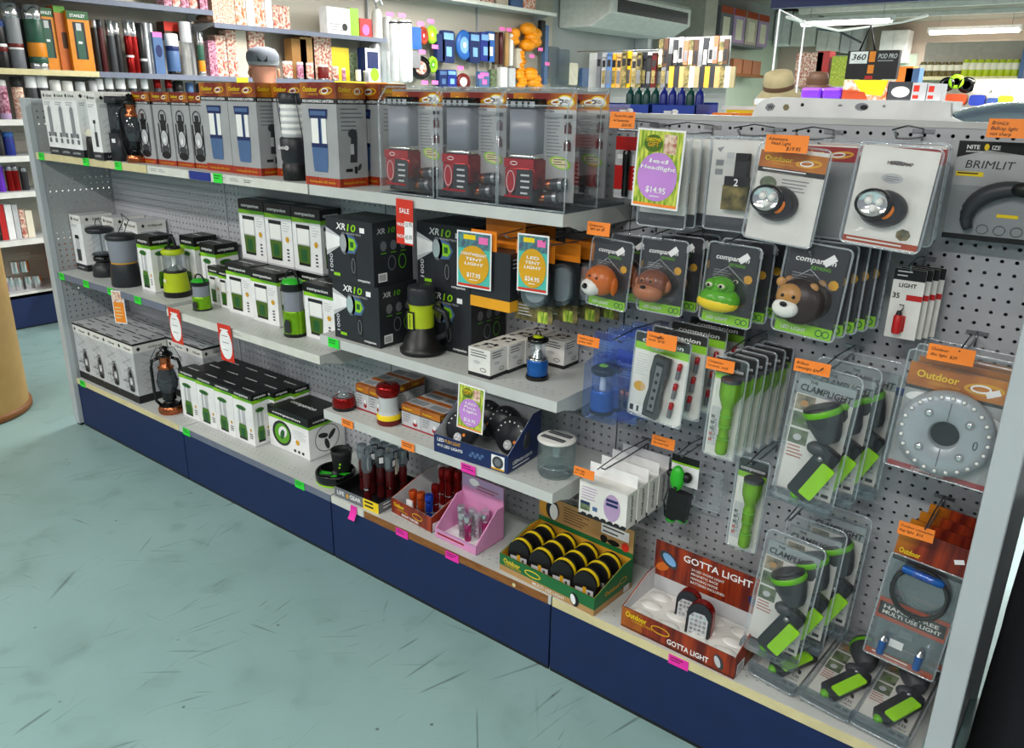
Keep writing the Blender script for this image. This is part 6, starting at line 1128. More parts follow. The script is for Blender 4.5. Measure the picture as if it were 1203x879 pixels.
wb(8, 94, 140, 11, Z, [('mauve', .15), ('berryprint', .7), ('offwhite', .15)], 'drink_bottle', 'purple patterned bottle with white lid at far left edge', 'bottle')
wb(26, 90, 138, 12, Z, [('fruitprint', .75), ('ink', .25)], 'drink_bottle', 'pale patterned bottle with black lid at far left', 'bottle')
Z = 1.1
wshelf(-1.2, 1.5, 1.1, 'offwhite', 'short white edged wall shelf with blue flask and orange ticket')
wb(12, 155, 176, 11, Z, [('deepblue', .8), ('blue', .2)], 'drink_bottle', 'small cobalt blue bottle at far left', 'bottle'); wb(2, 152, 176, 7, Z, [('charcoal', 1)], 'drink_bottle', 'charcoal bottle beside the cobalt one at far left edge', 'bottle')
b = MB().box(XF, XF+.004, .12, .2, 1.05, 1.09, 'tagorange'); tag(b.build('price_ticket'), 'orange ticket on white wall shelf edge at far left', 'price ticket')
Z = .88
for px, tp, m, lab in ((3, 188, 'purple', 'purple and steel bottle at far left edge'), (14, 194, 'redmetal', 'dark red bottle at far left, left of two'), (21, 194, 'redmetal', 'dark red bottle at far left, right of two'), (31, 196, 'charcoal', 'charcoal bottle right of the dark red ones')):
    wb(px, tp, 224, 8, Z, [(m, .8), ('steel', .2)], 'drink_bottle', lab, 'bottle')
Z = .58
for i, (a, c, tp, m) in enumerate(((-4, 4, 242, 'black'), (4, 11, 240, 'red'), (12, 20, 240, 'white'), (21, 27, 240, 'lightgrey'), (28, 34, 246, 'foodprint'), (35, 43, 247, 'sku'))): wbox(a, c, tp, 282, Z, m, 'mug_box', '%s boxed mug on fourth wall shelf at far left' % {'black': 'black', 'red': 'red', 'white': 'plain white', 'lightgrey': 'pale grey', 'foodprint': 'red speckled', 'sku': 'cream'}[m], d=.1)
Z = .24
for i, (px, tp, bt) in enumerate(((15, 325, 347), (24, 325, 346), (36, 324, 345), (46, 323, 344))): wb(px, tp, bt, 10, Z, [('chrome', 1)], 'steel_mug', 'bright steel mug on lowest wall shelf, %s of four' % nth(i, 4), 'mug', cone=1)
for i, (px, tp) in enumerate(((20, 307), (31, 306))): wb(px, tp, 328, 10, Z+.115, [('chrome', 1)], 'steel_mug', 'bright steel mug stacked on the others, %s' % ('left', 'right')[i], 'mug', cone=1)
wb(3, 300, 348, 12, Z, [('mauve', .25), ('white', .75)], 'drink_bottle', 'white bottle with lilac foot on lowest wall shelf', 'bottle')

# hanging goods on the left wall, y 3.7 .. 6.5
XH = -2.15
def hang(px, py0, py1, wpx, m, name, label, cat, x=XH, shape='box', m2=None, dx=.05):
    c = at(px, (py0+py1)/2, 'x', x); a = at(px, py0, 'x', x); e = at(px, py1, 'x', x); W = at(px+wpx/2, (py0+py1)/2, 'x', x).y-at(px-wpx/2, (py0+py1)/2, 'x', x).y; h = a.z-e.z; b = MB()
    if shape == 'box':
        b.push(frame((0, 0, 0), (0, 1, 0), (0, 0, 1))); b.mat(m); b.prism(rrect(-W/2, -h/2, W/2, h/2, min(W, h)*.15, 3), -dx/2, dx/2, None, False)
        if m2: b.push(Matrix.Translation((0, 0, dx/2))); b.rect(-W*.4, h*.22, W*.4, h*.42, m2, 3); b.rect(-W*.2, -h*.3, W*.25, h*.0, m2, 3); b.pop()
        b.pop()
    elif shape == 'tube': b.push(T3(0, 0, -h/2)); b.lathe([(W/2*.6, 0), (W/2, h*.03), (W/2, h*.95), (W/2*.7, h)], 14, m); b.pop(); (b.push(T3(0, 0, h*.44)), b.lathe([(W*.52, 0), (W*.52, h*.03)], 14, m2, cap=False), b.pop()) if m2 else None
    elif shape == 'ring':
        b.push(T3(ry=PI/2)); R = h/2; b.lathe([(R*.55, -.01), (R*.9, -.02), (R, 0), (R*.9, .02), (R*.55, .01)], 28, m, sy=W/h, cap=False); b.lathe([(0, .004), (R*.56, .006)], 28, m2 or 'lightgrey', sy=W/h, cap=False); b.lathe([(0, .012), (R*.2, .012)], 14, 'sku', sy=W/h, cap=False); b.pop()
    elif shape == 'float':
        for i in range(5): b.push(T3(0, RA(-.2, .2)*W, -h/2+h*(i+.5)/5)); b.ball(W*.38, m, 12, 8, .7, 1, .55); b.pop()
    return tag(b.build(name, None, (x+.0, c.y, c.z)), label, cat)
for i, (px, y0, y1) in enumerate(((455, 20, 62), (463, 24, 96), (473, 24, 97), (479, 24, 97), (450, 47, 98), (441, 52, 75), (456, 44, 97))):
    hang(px, y0, y1, 7.5, 'white', 'mast_tube', 'long white wrapped pole hanging right of the wall shelves, %s' % ORD[i], 'pole', x=-1.96 if i in (1, 2, 3) else -2.08, shape='tube', m2='ink' if i in (1, 2, 3) else None)
for px, y0, y1, w, m, m2, sh, lab in ((487, 32, 58, 12, 'blue', None, 'box', 'blue triangular packet hanging on left wall'), (497, 31, 53, 11, 'rust', 'red', 'ring', 'red coiled line hanging on left wall'), (507, 30, 52, 12, 'lime', 'chart', 'ring', 'lime coiled line hanging on left wall'), (525, 36, 74, 14, 'navy', 'skyblue', 'box', 'navy and sky blue pack, left of the blue ring'),
        (516, 40, 72, 9, 'navy', None, 'box', 'plain navy pack right of the lime coil'), (545, 35, 71, 19, 'blue', 'skyblue', 'ring', 'large blue ring with pale centre hanging on left wall'), (556, 38, 74, 12, 'navy', 'skyblue', 'box', 'navy pack right of the big blue ring'), (568, 38, 72, 11, 'deepblue', 'skyblue', 'box', 'bright blue and white pack on left wall'), (575, 37, 73, 8, 'blue', 'white', 'box', 'second bright blue and white pack on left wall'),
        (582, 38, 76, 5, 'brown', None, 'tube', 'dark brown rope hank, leftmost on wall'), (588, 38, 76, 4, 'maroon', None, 'tube', 'maroon rope hank beside the brown one'), (595, 38, 78, 4, 'tan', None, 'tube', 'tan rope hank right of the maroon one'), (600, 40, 78, 4, 'offwhite', None, 'tube', 'pale rope hank beside the tan one'), (494, 65, 94, 24, 'gloss_black', 'foodprint', 'ring', 'black tyre ring with printed centre on left wall'),
        (508, 66, 86, 10, 'lime', 'limedeep', 'ring', 'small lime reel right of the black ring'), (519, 82, 103, 10, 'navy', 'slateblue', 'box', 'navy pack in bottom row of left wall'), (529, 82, 103, 11, 'deepblue', 'skyblue', 'box', 'sky blue pack in bottom row of left wall'), (544, 86, 106, 16, 'darkred', 'white', 'ring', 'red and white arch shaped coil in bottom row'), (567, 84, 103, 12, 'slateblue', 'pink', 'box', 'grey blue pack with pink ticket in bottom row'), (578, 82, 103, 7, 'photo_green', None, 'box', 'mottled pack beside the pink ticketed one'), (590, 79, 103, 8, 'offwhite', None, 'box', 'white roll in bottom row'), (600, 80, 103, 7, 'lightgrey', None, 'box', 'pale grey pack in bottom row'),
        (608, 57, 80, 6, 'oldpaper', None, 'box', 'beige pack left of the orange floats'), (487, 60, 80, 10, 'steel', None, 'box', 'silver packet left of the black ring')):
    hang(px, y0, y1, w, m, 'hanging_pack' if sh != 'tube' else 'rope_hank', lab, 'rope' if sh == 'tube' else 'hanging pack', shape=sh, m2=m2)
for px, y0, y1, w, lab in ((605, 36, 50, 12, 'small yellow orange float bundle, upper left'), (623, 32, 56, 20, 'large orange float bundle, upper right'), (613, 60, 84, 10, 'orange float bundle, middle left'), (612, 84, 103, 12, 'orange float bundle, lower left'), (626, 84, 103, 18, 'orange float bundle, lower right')): hang(px, y0, y1, w, 'floatorange', 'float_bundle', lab, 'float', shape='float')
for i, (px, py) in enumerate(((458, 17), (472, 18), (494, 28), (506, 25), (511, 55), (496, 61), (541, 80), (499, 97), (511, 97), (565, 90), (635, 58), (643, 75), (625, 66), (590, 34), (598, 35))):
    p = at(px, py, 'x', -2.0); tag(MB().box(-.001, .001, -.045, .045, -.018, .018, 'pink').build('price_ticket', None, tuple(p)), 'pink price ticket among the goods hanging on the left wall', 'price ticket', 'pink tickets on the left wall')
for px, y0, y1, w, m, lab in ((636, 24, 60, 5, 'ink', 'thin black rod pack right of the floats'), (640, 30, 100, 4, 'slateblue', 'thin blue rod pack right of the floats'), (649, 55, 92, 12, 'plastic_grey', 'clear bag of grey gear below the air conditioner'), (661, 58, 100, 12, 'plastic_grey', 'second clear bag of gear below the air conditioner'), (672, 74, 100, 10, 'sku', 'pale packet below the air conditioner'), (688, 80, 102, 12, 'slateblue', 'white and blue packet below the air conditioner'), (700, 62, 102, 8, 'leafprint', 'green and white striped packet')):
    hang(px, y0, y1, w, m, 'hanging_pack', lab, 'hanging pack', shape='box')

# ================= air conditioner =================
t = thing('air_conditioner', 'white under-ceiling air conditioner with black louvre, high on left wall', 'air conditioner', (-2.29, 6.75, 2.32))
b = MB(); b.push(frame((0, 0, 0), (1, 0, 0), (0, 0, 1))); b.mat('offwhite'); b.prism([(0, 0), (.45, .0), (.72, .14), (.72, .34), (.68, .38), (0, .38)], -2.05, 0); b.pop(); b.build('casing', t, bevel=.02)
b = MB(); b.push(frame((.722, .15, .16), (0, 1, 0), (0, 0, 1))); b.rect(0, 0, 1.8, .14, 'charcoal', 1); [b.rect(.02, .01+.018*i, 1.78, .014+.018*i, 'midgrey', 3) for i in range(7)]; b.pop(); b.build('louvre', t)
MB().box(-2.3, -2.1, 8.6, 8.7, 1.6, 2.35, 'lightgrey').build('pipe_cover', t).location = (2.3, -6.75, -2.32)
tag(MB().box(-.1, .1, -.05, .05, 0, .5, 'dusty').build('duct_cover', None, (-2.2, 9.2, 1.9)), 'grey duct cover on left wall right of the air conditioner', 'duct')
# ================= middle rack of lure packs =================
t = thing('display_rack', 'free standing rack of hanging lure packs in the middle distance', 'rack', (0, 6.15, 0))
p0, p1, p2, p3 = at(690, 62, 'y', 6.1), at(790, 58, 'y', 6.1), at(780, 44, 'y', 6.1), at(856, 50, 'y', 6.1)
MB().box(p0.x, p3.x, 0, .02, .1, p0.z, 'greywall').build('back_panel', t); MB().box(p2.x, p3.x, 0, .02, p0.z, p2.z, 'greywall').build('top_panel', t)
for x in (p0.x, p3.x): MB().box(x-.03, x+.03, -.2, .2, 0, .1, 'steel').build('foot', t)
MB().tube([(p0.x, -.25, p0.z), (p1.x, -.25, p0.z)], .006, 'steel').build('rail', t)
rnd = random.Random(3)
mm = ['steel', 'grey', 'slateblue', 'trayyellow', 'tan', 'camo', 'gold', 'khaki', 'camo', 'charcoal', 'ink', 'maroon', 'camo', 'steel', 'ink', 'camo']
for i in range(16):
    px = 705+i*5.9; y = 6.02-.03*(i % 3); a = at(px, 62+rnd.uniform(-2, 3), 'y', y); e = at(px, 103, 'y', y)
    tag(MB().box(-.026, .026, -.012, .012, 0, a.z-e.z, mm[i]).box(-.02, .02, -.014, -.012, .04, (a.z-e.z)*.5, 'camo' if i % 2 else 'steel').box(-.02, .02, -.014, -.012, (a.z-e.z)*.6, (a.z-e.z)*.8, 'ink').build('lure_pack', None, (a.x, y, e.z)), 'narrow lure pack in the long row on the middle rack, %s' % nth(i, 16), 'hanging pack')
for i in range(14):
    px = 778+i*5.9; y = 5.98; a = at(px, 44+rnd.uniform(-3, 5), 'y', y); e = at(px, 76+rnd.uniform(-3, 4), 'y', y)
    tag(MB().box(-.024, .024, -.012, .012, 0, a.z-e.z, ['camo', 'brown', 'steel', 'charcoal', 'lightgrey', 'copperprint'][i % 6]).box(-.018, .018, -.014, -.012, .03, (a.z-e.z)*.6, ['sku', 'ink', 'steel'][i % 3]).build('lure_pack', None, (a.x, y, e.z)), 'upright lure pack in the raised upper row, %s' % nth(i, 14), 'hanging pack')
for i in range(13):
    px = 790+i*6; y = 5.95; a = at(px, 78, 'y', y); e = at(px, 103, 'y', y)
    tag(MB().box(-.026, .026, -.012, .012, 0, a.z-e.z, ['trayyellow', 'charcoal', 'tan', 'camo', 'sku', 'khaki', 'ink'][i % 7]).build('lure_pack', None, (a.x, y, e.z)), 'lure pack in the lower right row of the rack, %s' % nth(i, 13), 'hanging pack')

# ================= far green corner and far wall =================
tag(MB().box(-2.3, -2.29, 10.35, 13.95, 0, 2.6, 'greenwall').build('green_wall_panel'), 'pale green panelling on far left wall', 'wall panel')
for py, lab in ((47, 'upper'), (84, 'lower')):
    p = at(845, py, 'x', -1.95); q = at(897, py+5, 'x', -1.95)
    tag(MB().box(-2.28, -1.95, p.y, q.y, p.z-.04, p.z, 'midgrey' if py == 47 else 'wood').build('metal_shelf'), '%s shelf on the far green wall' % lab, 'shelf')
p47 = at(845, 47, 'x', -1.95); p = at(845, 46, 'x', -1.95); q = at(897, 51, 'x', -1.95)
for i in range(4): tag(MB().box(-2.2, -1.98, p.y+.05+.5*i, p.y+.5+.5*i, p47.z, p47.z+.5, ['midgrey', 'mauve', 'oldpaper', 'mauve'][i]).push(frame((-1.98, p.y+.05+.5*i, p47.z), (0, 1, 0), (0, 0, 1))).rect(0, .4, .45, .5, 'rust', 1).rect(.1, .05, .35, .35, 'sku', 2).pop().build('carton'), 'tall pink and grey box on the far green wall, %s' % nth(i, 4), 'box')
p = at(860, 84, 'x', -1.95); p.z = at(845, 84, 'x', -1.95).z
for i in range(3): tag(MB().box(-2.2, -1.98, p.y+.1+.4*i, p.y+.45+.4*i, p.z, p.z+.22, 'copperprint').build('carton'), 'brown printed box on the lower far shelf, %s' % nth(i, 3), 'box')
for i, (a, c, tp, bt, m, lab) in enumerate(((908, 926, 14, 54, 'white', 'tall white cabinet on back wall, leftmost'), (928, 957, 14, 54, 'offwhite', 'wide cream cabinet on back wall'), (958, 985, 32, 60, 'offwhite', 'lower cream cabinet with pink notice'), (986, 1010, 32, 62, 'lightgrey', 'pale grey cabinet on back wall'), (1030, 1062, 36, 74, 'white', 'white double door cabinet on back wall'))):
    A = at(a, bt, 'y', 13.6); B_ = at(c, bt, 'y', 13.6); C_ = at(a, tp, 'y', 13.6); w_, h_ = B_.x-A.x, C_.z-A.z; t = thing('wall_cabinet', lab, 'cabinet', (A.x, 13.6, A.z)); MB().box(0, w_, 0, .35, 0, h_, m).build('body', t, bevel=.01)
    for q_ in (0, 1): MB().box(w_*(.02+.5*q_), w_*(.48+.5*q_), -.02, 0, .03, h_-.03, m).build('door', t)
for i, (a, c, tp, bt, m, lab) in enumerate(((934, 965, 62, 76, 'foodprint', 'red and white carton beneath the far cabinets'), (958, 972, 60, 80, 'red', 'red carton standing beneath the far cabinets'), (975, 995, 66, 84, 'leafprint', 'pale green carton left of the black lure sign'), (1052, 1070, 78, 95, 'tagorange', 'orange pack right of the black lure sign'), (1062, 1078, 80, 95, 'slateblue', 'striped pack right of the orange pack'))):
    A = at(a, bt, 'y', 8); B_ = at(c, bt, 'y', 8); C_ = at(a, tp, 'y', 8); zb_ = at(1000, 95, 'y', 8).z-.06; tag(MB().box(0, B_.x-A.x, 0, .2, 0, C_.z-zb_, m).build('carton', None, (A.x, 8.02, zb_)), lab, 'box')
x0 = at(925, 90, 'y', 8).x; x1 = at(1085, 90, 'y', 8).x; z0 = at(1000, 95, 'y', 8).z
t = thing('display_table', 'far display bench under the cartons and lure sign', 'table', (0, 8.1, 0)); MB().box(x0, x1, -.2, .3, z0-.1, z0-.06, 'lightgrey').build('top', t); [MB().box(x-.03, x+.03, -.15, .25, 0, z0-.1, 'steel').build('leg', t) for x in (x0+.1, x1-.1)]
A = at(992, 93, 'y', 5); B_ = at(1052, 93, 'y', 5); C_ = at(992, 60, 'y', 5); W = B_.x-A.x; H = C_.z-A.z
t = thing('lure_stand', 'black stand with white 360 panel and POD PRO heading', 'display stand', (A.x, 5, A.z)); b = MB().box(0, W, 0, .06, 0, H, 'black'); b.push(FRONT(0, 0, 0)); b.rect(W*.05, H*.55, W*.4, H*.97, 'white', 1); b.txt('360', W*.08, H*.68, H*.2, 'ink', 3, 'l', 0, .2, True, W*.28); b.rect(W*.43, H*.2, W*.55, H*.97, 'orange', 1); b.rect(W*.43, H*.5, W*.55, H*.6, 'black', 2); b.txt('POD PRO', W*.6, H*.72, H*.16, 'lightgrey', 3, 'l', 0, .15, True, W*.36); b.rect(W*.6, H*.62, W*.9, H*.66, 'grey', 2); b.rect(W*.4, 0, W*.55, H*.12, 'red', 2); b.pop(); b.build('panel', t)
MB().tube([(W*.2, .03, H), (W*.35, .03, H+.18), (W*.5, .03, H)], .008, 'black').build('hanger', t); MB().box(W*.3, W*.7, 0, .06, -A.z, 0, 'charcoal').build('post', t)
# lure jars
z0 = at(1130, 90, 'y', 12.5); x0 = at(1078, 90, 'y', 12.5).x; x1 = at(1198, 90, 'y', 12.5).x
t = thing('display_gondola', 'olive fitted gondola on the far side with shelf of lure jars', 'shelving unit', (0, 12.7, 0)); MB().box(x0, x1, 0, .05, 0, z0.z+.5, 'dusty').build('back_panel', t); MB().box(x0, x1, -.35, 0, z0.z-.05, z0.z, 'cream').build('shelf', t); MB().box(x1, x1+.06, -.4, .05, 0, z0.z+.45, 'slateblue').build('end_panel', t); MB().box(x0, x1, -.4, 0, 0, .2, 'navykick').build('kick_panel', t)
for i in range(14):
    a = 1079+i*8.4; p = at(a+3.5, 90, 'y', 12.45); h = at(a, 70 if i > 5 else 73, 'y', 12.45).z-z0.z; m = 'olive' if i < 6 else 'limedeep'
    tag(MB().push(T3(0, 0, 0)).lathe([(.05, 0), (.055, .02), (.055, h*.85), (.04, h*.92), (.04, h)], 12, 'chart' if i > 5 else 'camo').lathe([(.056, h*.4), (.056, h*.8)], 12, 'sku', cap=False).pop().build('lure_jar', None, (p.x, 12.45, z0.z)), '%s lure jar with pale label on the far shelf, %s' % ('dark' if i < 6 else 'green', nth(i, 14)), 'jar')
for i, (px, py, r, m, m2, lab) in enumerate(((1113, 99, 8, 'gloss_black', 'gold', 'black reel with gold centre below the lure jars'), (1136, 100, 9, 'gloss_black', 'lime', 'black reel with lime centre below the lure jars'), (1124, 96, 8, 'lime', 'yellow', 'lime yellow reel cover between two black reels'))):
    p = at(px, py, 'y', 9); R = r*(p-CAM).dot(FW)/FPX; tag(MB().push(T3(rx=PI/2)).lathe([(R*.5, -.03), (R, -.04), (R, .04), (R*.5, .03)], 24, m, cap=False).lathe([(0, 0), (R*.6, 0)], 20, m2).pop().build('fishing_reel', None, tuple(p)), lab, 'reel')
for i, (px, py, w, h, m, lab) in enumerate(((1157, 103, 18, 12, 'sku', 'pale green tub below lure jars, left'), (1179, 103, 18, 12, 'sku', 'pale green tub below lure jars, right'), (1124, 117, 24, 12, 'rust', 'salmon coloured pack above the steel dome'), (1150, 118, 16, 12, 'deepblue', 'blue round pack above the steel dome'), (1168, 120, 12, 9, 'denim', 'dark blue pack beside the blue round one'), (1183, 117, 14, 8, 'lime', 'lime pack above the steel dome'))):
    p = at(px, py, 'y', 9); k = (p-CAM).dot(FW)/FPX; tag(MB().push(FRONT()).mat(m).prism(rrect(-w*k/2, -h*k/2, w*k/2, h*k/2, h*k*.3), 0, .15, None, True).pop().build('tackle_pack', None, tuple(p)), lab, 'pack')
t = thing('display_table', 'far bench carrying reels and tubs, below the lure jars', 'table', (0, 9.1, 0)); xa, xb, zz = at(1100, 125, 'y', 9).x, at(1200, 125, 'y', 9).x, at(1150, 126, 'y', 9).z
MB().box(xa, xb, -.3, .2, zz-.04, zz, 'grey').build('top', t); MB().box(xa, xb, .1, .12, zz, at(1150, 92, 'y', 9).z, 'dusty').build('back_panel', t); [MB().box(x-.03, x+.03, -.25, .1, 0, zz-.04, 'steel').build('leg', t) for x in (xa+.1, xb-.1)]

# ================= rear side of the gondola: what shows over the top rail =================
t = thing('metal_shelf', 'rear shelf of the gondola, carrying blue trays and packets', 'shelf', (0, 0, 0)); MB().box(2.3, 3.6, .07, .42, 1.434, 1.44, 'shelfwhite').build('deck', t); MB().box(2.3, 3.6, .42, .424, 1.41, 1.44, 'strip_white').build('lip', t); [MB().box(x, x+.004, .07, .4, 1.4, 1.434, 'shelfwhite').build('bracket', t) for x in (2.32, 3.57)]
ZR = 1.44
for i, (xa, xb) in enumerate(((2.535, 2.66), (2.665, 2.79))):
    t = thing('counter_tray', 'low bright blue tray on rear shelf, %s of two' % ('left', 'right')[i], 'display tray', (xa, .13, ZR)); w_ = xb-xa
    b = MB().box(0, w_, 0, .13, 0, .003, 'traybright').box(0, w_, 0, .003, 0, .042, 'traybright').box(0, w_, .127, .13, 0, .05, 'traybright').box(0, .003, 0, .13, 0, .045, 'traybright').box(w_-.003, w_, 0, .13, 0, .045, 'traybright'); b.push(FRONT()); b.ell(w_*.55, .026, .01, .006, 'white', 2); b.rect(w_*.3, .022, w_*.5, .028, 'white', 2); b.pop(); b.build('carton', t)
for i in range(9):
    m = ['gasgreen', 'gasgreen', 'gasgreen', 'gasgreen', 'gasblue', 'gasblue', 'gasblue', 'gasgreen', 'gasblue'][i]; x = 2.555+.0255*i
    tag(MB().lathe([(.0105, 0), (.0115, .003), (.0115, .062), (.008, .072), (.004, .075), (.004, .082)], 14, m).build('refill_bottle', None, (x+.006, .2, ZR+.004)), '%s refill bottle in the blue trays, %s' % ('dark green' if m == 'gasgreen' else 'royal blue', nth(i, 9)), 'bottle')
tag(MB().ball(.022, 'maroon', 12, 8).build('small_pot', None, (2.55, .28, ZR+.05)), 'small maroon pot behind the left blue tray', 'pot')
tag(MB().box(-.03, .03, -.02, .02, 0, .035, 'tagpink').build('pink_packet', None, (2.86, .3, ZR)), 'pale pink packet behind the right blue tray', 'packet')
for i in range(5): o = tag(MB().box(-.07, .07, -.05, .05, 0, .008, ['white', 'yellow', 'offwhite', 'lightgrey', 'white'][i]).push(TOPF(0, 0, .008)).rect(-.06, -.04, .06, -.02, ['slateblue', 'gold', 'grey', 'navy', 'grey'][i], 1).pop().build('flat_packet', None, (2.9+.012*i, .25, ZR+.034-.0085*i)), '%s flat packet in the loose stack on the rear shelf' % ('topmost white', 'yellow', 'cream', 'pale grey', 'bottom white')[i], 'packet'); o.rotation_euler = (0, 0, -.2+.12*i)
for i in range(2): tag(MB().push(FRONT()).mat('tagorange').prism(rrect(-.03, 0, .03, .026, .01), -.04, .0, None, True).pop().build('orange_pouch', None, (2.875+.066*i, .1, ZR+.001)), 'flat bright orange pouch on rear shelf, %s' % ('left', 'right')[i], 'pouch')
# white moulded board
t = thing('moulded_board', 'glossy white moulded board with rounded end and cut-outs, on top of the gondola', 'board', (0, .076, ZR))
b = MB().push(frame((2.955, .0, 0), (1, 0, 0), (0, 0, 1))); b.mat('white'); b.prism([(0, 0), (.44, 0), (.445, .02), (.42, .03), (.415, .058), (.06, .064), (.03, .06), (.012, .048), (.004, .028)], -.02, 0); b.push(Matrix.Translation((0, 0, 0)))
b.ell(.045, 0.042, .012, .009, 'grey', 2, 6, .2); b.ell(.082, 0.042, .0075, .0075, 'khaki', 2, 6); b.ell(.118, 0.048, .004, .004, 'ink', 2, 8); b.ell(.2, 0.048, .005, .0025, 'grey', 2, 8); b.ell(.245, 0.046, .014, .008, 'steel', 2, 12); b.ell(.25, 0.045, .008, .005, 'ink', 3, 10); b.ell(.29, 0.048, .003, .003, 'grey', 2, 8); b.txt('W', .04, .038, .008, 'ink', 3); b.pop(); b.pop(); b.build('board', t, bevel=.002)
t = thing('steel_dome', 'large shiny steel dome lid resting behind the top right of the gondola', 'lid', (3.47, .26, ZR)); MB().lathe([(.155, 0), (.158, .008), (.15, .02), (.12, .04), (.06, .058), (0, .063)], 40, 'dome').build('lid', t); MB().push(T3(-.12, -.06, .02)).tube([(-.02, 0, 0), (0, -.02, .02), (.02, 0, 0)], .003, 'charcoal').pop().build('handle', t)
# items standing further back, above the white board
def stand(xa, xb, y, zt_, label):
    t = thing('display_table', label, 'table', (0, y, 0)); MB().box(xa, xb, -.05, .4, zt_-.03, zt_, 'lightgrey').build('top', t); [MB().box(x-.02, x+.02, 0, .35, 0, zt_-.03, 'steel').build('leg', t) for x in (xa+.05, xb-.05)]
a = at(903, 117, 'y', 2.2); c = at(1110, 119, 'y', 2.2); ZS = at(1000, 117, 'y', 2.2).z; stand(a.x-.05, c.x, 2.2, ZS, 'bench behind the gondola carrying hats and bright boxes')
def behind(px0, px1, top, m, name, lab, cat, d=.12, y=2.2, art=None, bev=0):
    A = at(px0, 114, 'y', y); B_ = at(px1, 114, 'y', y); H = at(px0, top, 'y', y).z-ZS; b = MB().box(0, B_.x-A.x, 0, d, 0, H, m); b.push(FRONT(0, 0, 0)); (art(b, B_.x-A.x, H) if art else None); b.pop(); tag(b.build(name, None, (A.x, y, ZS), bev), lab, cat)
behind(940, 964, 103, 'purple', 'soft_pack', 'purple glossy pack behind the gondola, left', 'pack', bev=.012); behind(965, 988, 103, 'purple', 'soft_pack', 'purple glossy pack behind the gondola, right', 'pack', bev=.012)
behind(989, 1041, 94, 'foodprint2', 'picture_box', 'yellow and red picture box behind the gondola', 'box', art=lambda b, W, H: (b.poly([(W*.2, H), (W, H), (W*.9, H*.2), (W*.45, H*.3)], 'yellow', 1), b.poly([(0, 0), (W*.6, 0), (W*.5, H*.4), (0, H*.5)], 'rust', 2)))
behind(1042, 1069, 96, 'darkgrey', 'picture_box', 'dark box with white product picture behind the gondola', 'box', art=lambda b, W, H: b.ell(W*.55, H*.45, W*.4, H*.3, 'white', 1, 14)); behind(1070, 1087, 97, 'lightgrey', 'picture_box', 'pale grey box with red squares, left of two', 'box', art=lambda b, W, H: (b.rect(W*.1, H*.5, W*.5, H*.85, 'salered', 1), b.rect(W*.1, H*.1, W*.5, H*.3, 'salered', 1)))
behind(1088, 1104, 98, 'lightgrey', 'picture_box', 'pale grey box with red squares, right of two', 'box', art=lambda b, W, H: (b.rect(W*.1, H*.5, W*.5, H*.85, 'salered', 1), b.rect(W*.1, H*.1, W*.5, H*.3, 'salered', 1)))
def hat(px, py, y, R, m, label, rz=0, rx=0, droop=.3):
    p = at(px, py, 'y', y); t = thing('brimmed_hat', label, 'hat', tuple(p), rz, rx=rx); MB().lathe([(R, -R*droop), (R*1.0, -R*droop+.006), (R*.6, .0), (R*.58, .012)], 36, m, cap=False, sx=1.2).build('brim', t); MB().lathe([(R*.6, 0), (R*.58, R*.4), (R*.5, R*.72), (R*.25, R*.78), (0, R*.7)], 28, m, sx=1.2).build('crown', t); MB().lathe([(R*.605, .004), (R*.6, .03)], 28, 'brown', cap=False, sx=1.2).build('hat_band', t)
hat(915, 104, 3.2, .13, 'khaki', 'khaki wide brimmed hat hanging behind the gondola', rx=.4, droop=.6); hat(960, 99, 3.0, .085, 'brown', 'dark brown bush hat behind the purple packs', rx=.15, rz=.3, droop=.25)
t = thing('hat_stand', 'thin white wire hat stand rising behind the gondola', 'stand', (0, 3.2, 0)); a = at(905, 108, 'y', 3.2); c = at(937, 95, 'y', 3.2); MB().tube([(a.x, 0, 0), (a.x, 0, at(905, 3, 'y', 3.2).z)], .006, 'lightgrey').build('pole', t); MB().tube([(c.x, 0, 0), (c.x, 0, at(940, 24, 'y', 3.2).z)], .005, 'lightgrey').build('pole', t); MB().tube([(a.x, 0, at(905, 12, 'y', 3.2).z), (c.x, 0, at(940, 26, 'y', 3.2).z)], .004, 'lightgrey').build('crossbar', t); MB().box(a.x-.2, c.x+.2, -.2, .2, 0, .02, 'steel').build('base', t)
tag(MB().tube([tuple(at(px, py, 'y', yy)) for px, py, yy in ((925, 20, 4), (950, 28, 5), (985, 36, 6), (1015, 32, 7), (1060, 26, 7.5), (1090, 18, 7.5))], .012, 'offwhite').build('ceiling_cable'), 'slack white cable strung below the ceiling at top right', 'cable')
tag(MB().tube([tuple(at(px, py, 'y', yy)) for px, py, yy in ((960, 34, 6), (985, 37, 6.5), (1000, 44, 6.6), (1012, 50, 6.6))], .01, 'charcoal').build('ceiling_cable'), 'short dark cable loop hanging at top right', 'cable')
a = at(905, 10, 'y', .6)
t = thing('hanging_sign', 'plain navy overhead sign board at top right edge', 'sign', (a.x, .6, a.z)); MB().box(0, 1.6, 0, .03, 0, .35, 'navy').build('board', t); [MB().tube([(x, .015, .35), (x, .015, CEIL-a.z)], .003, 'steel').build('wire', t) for x in (.1, 1.5)]

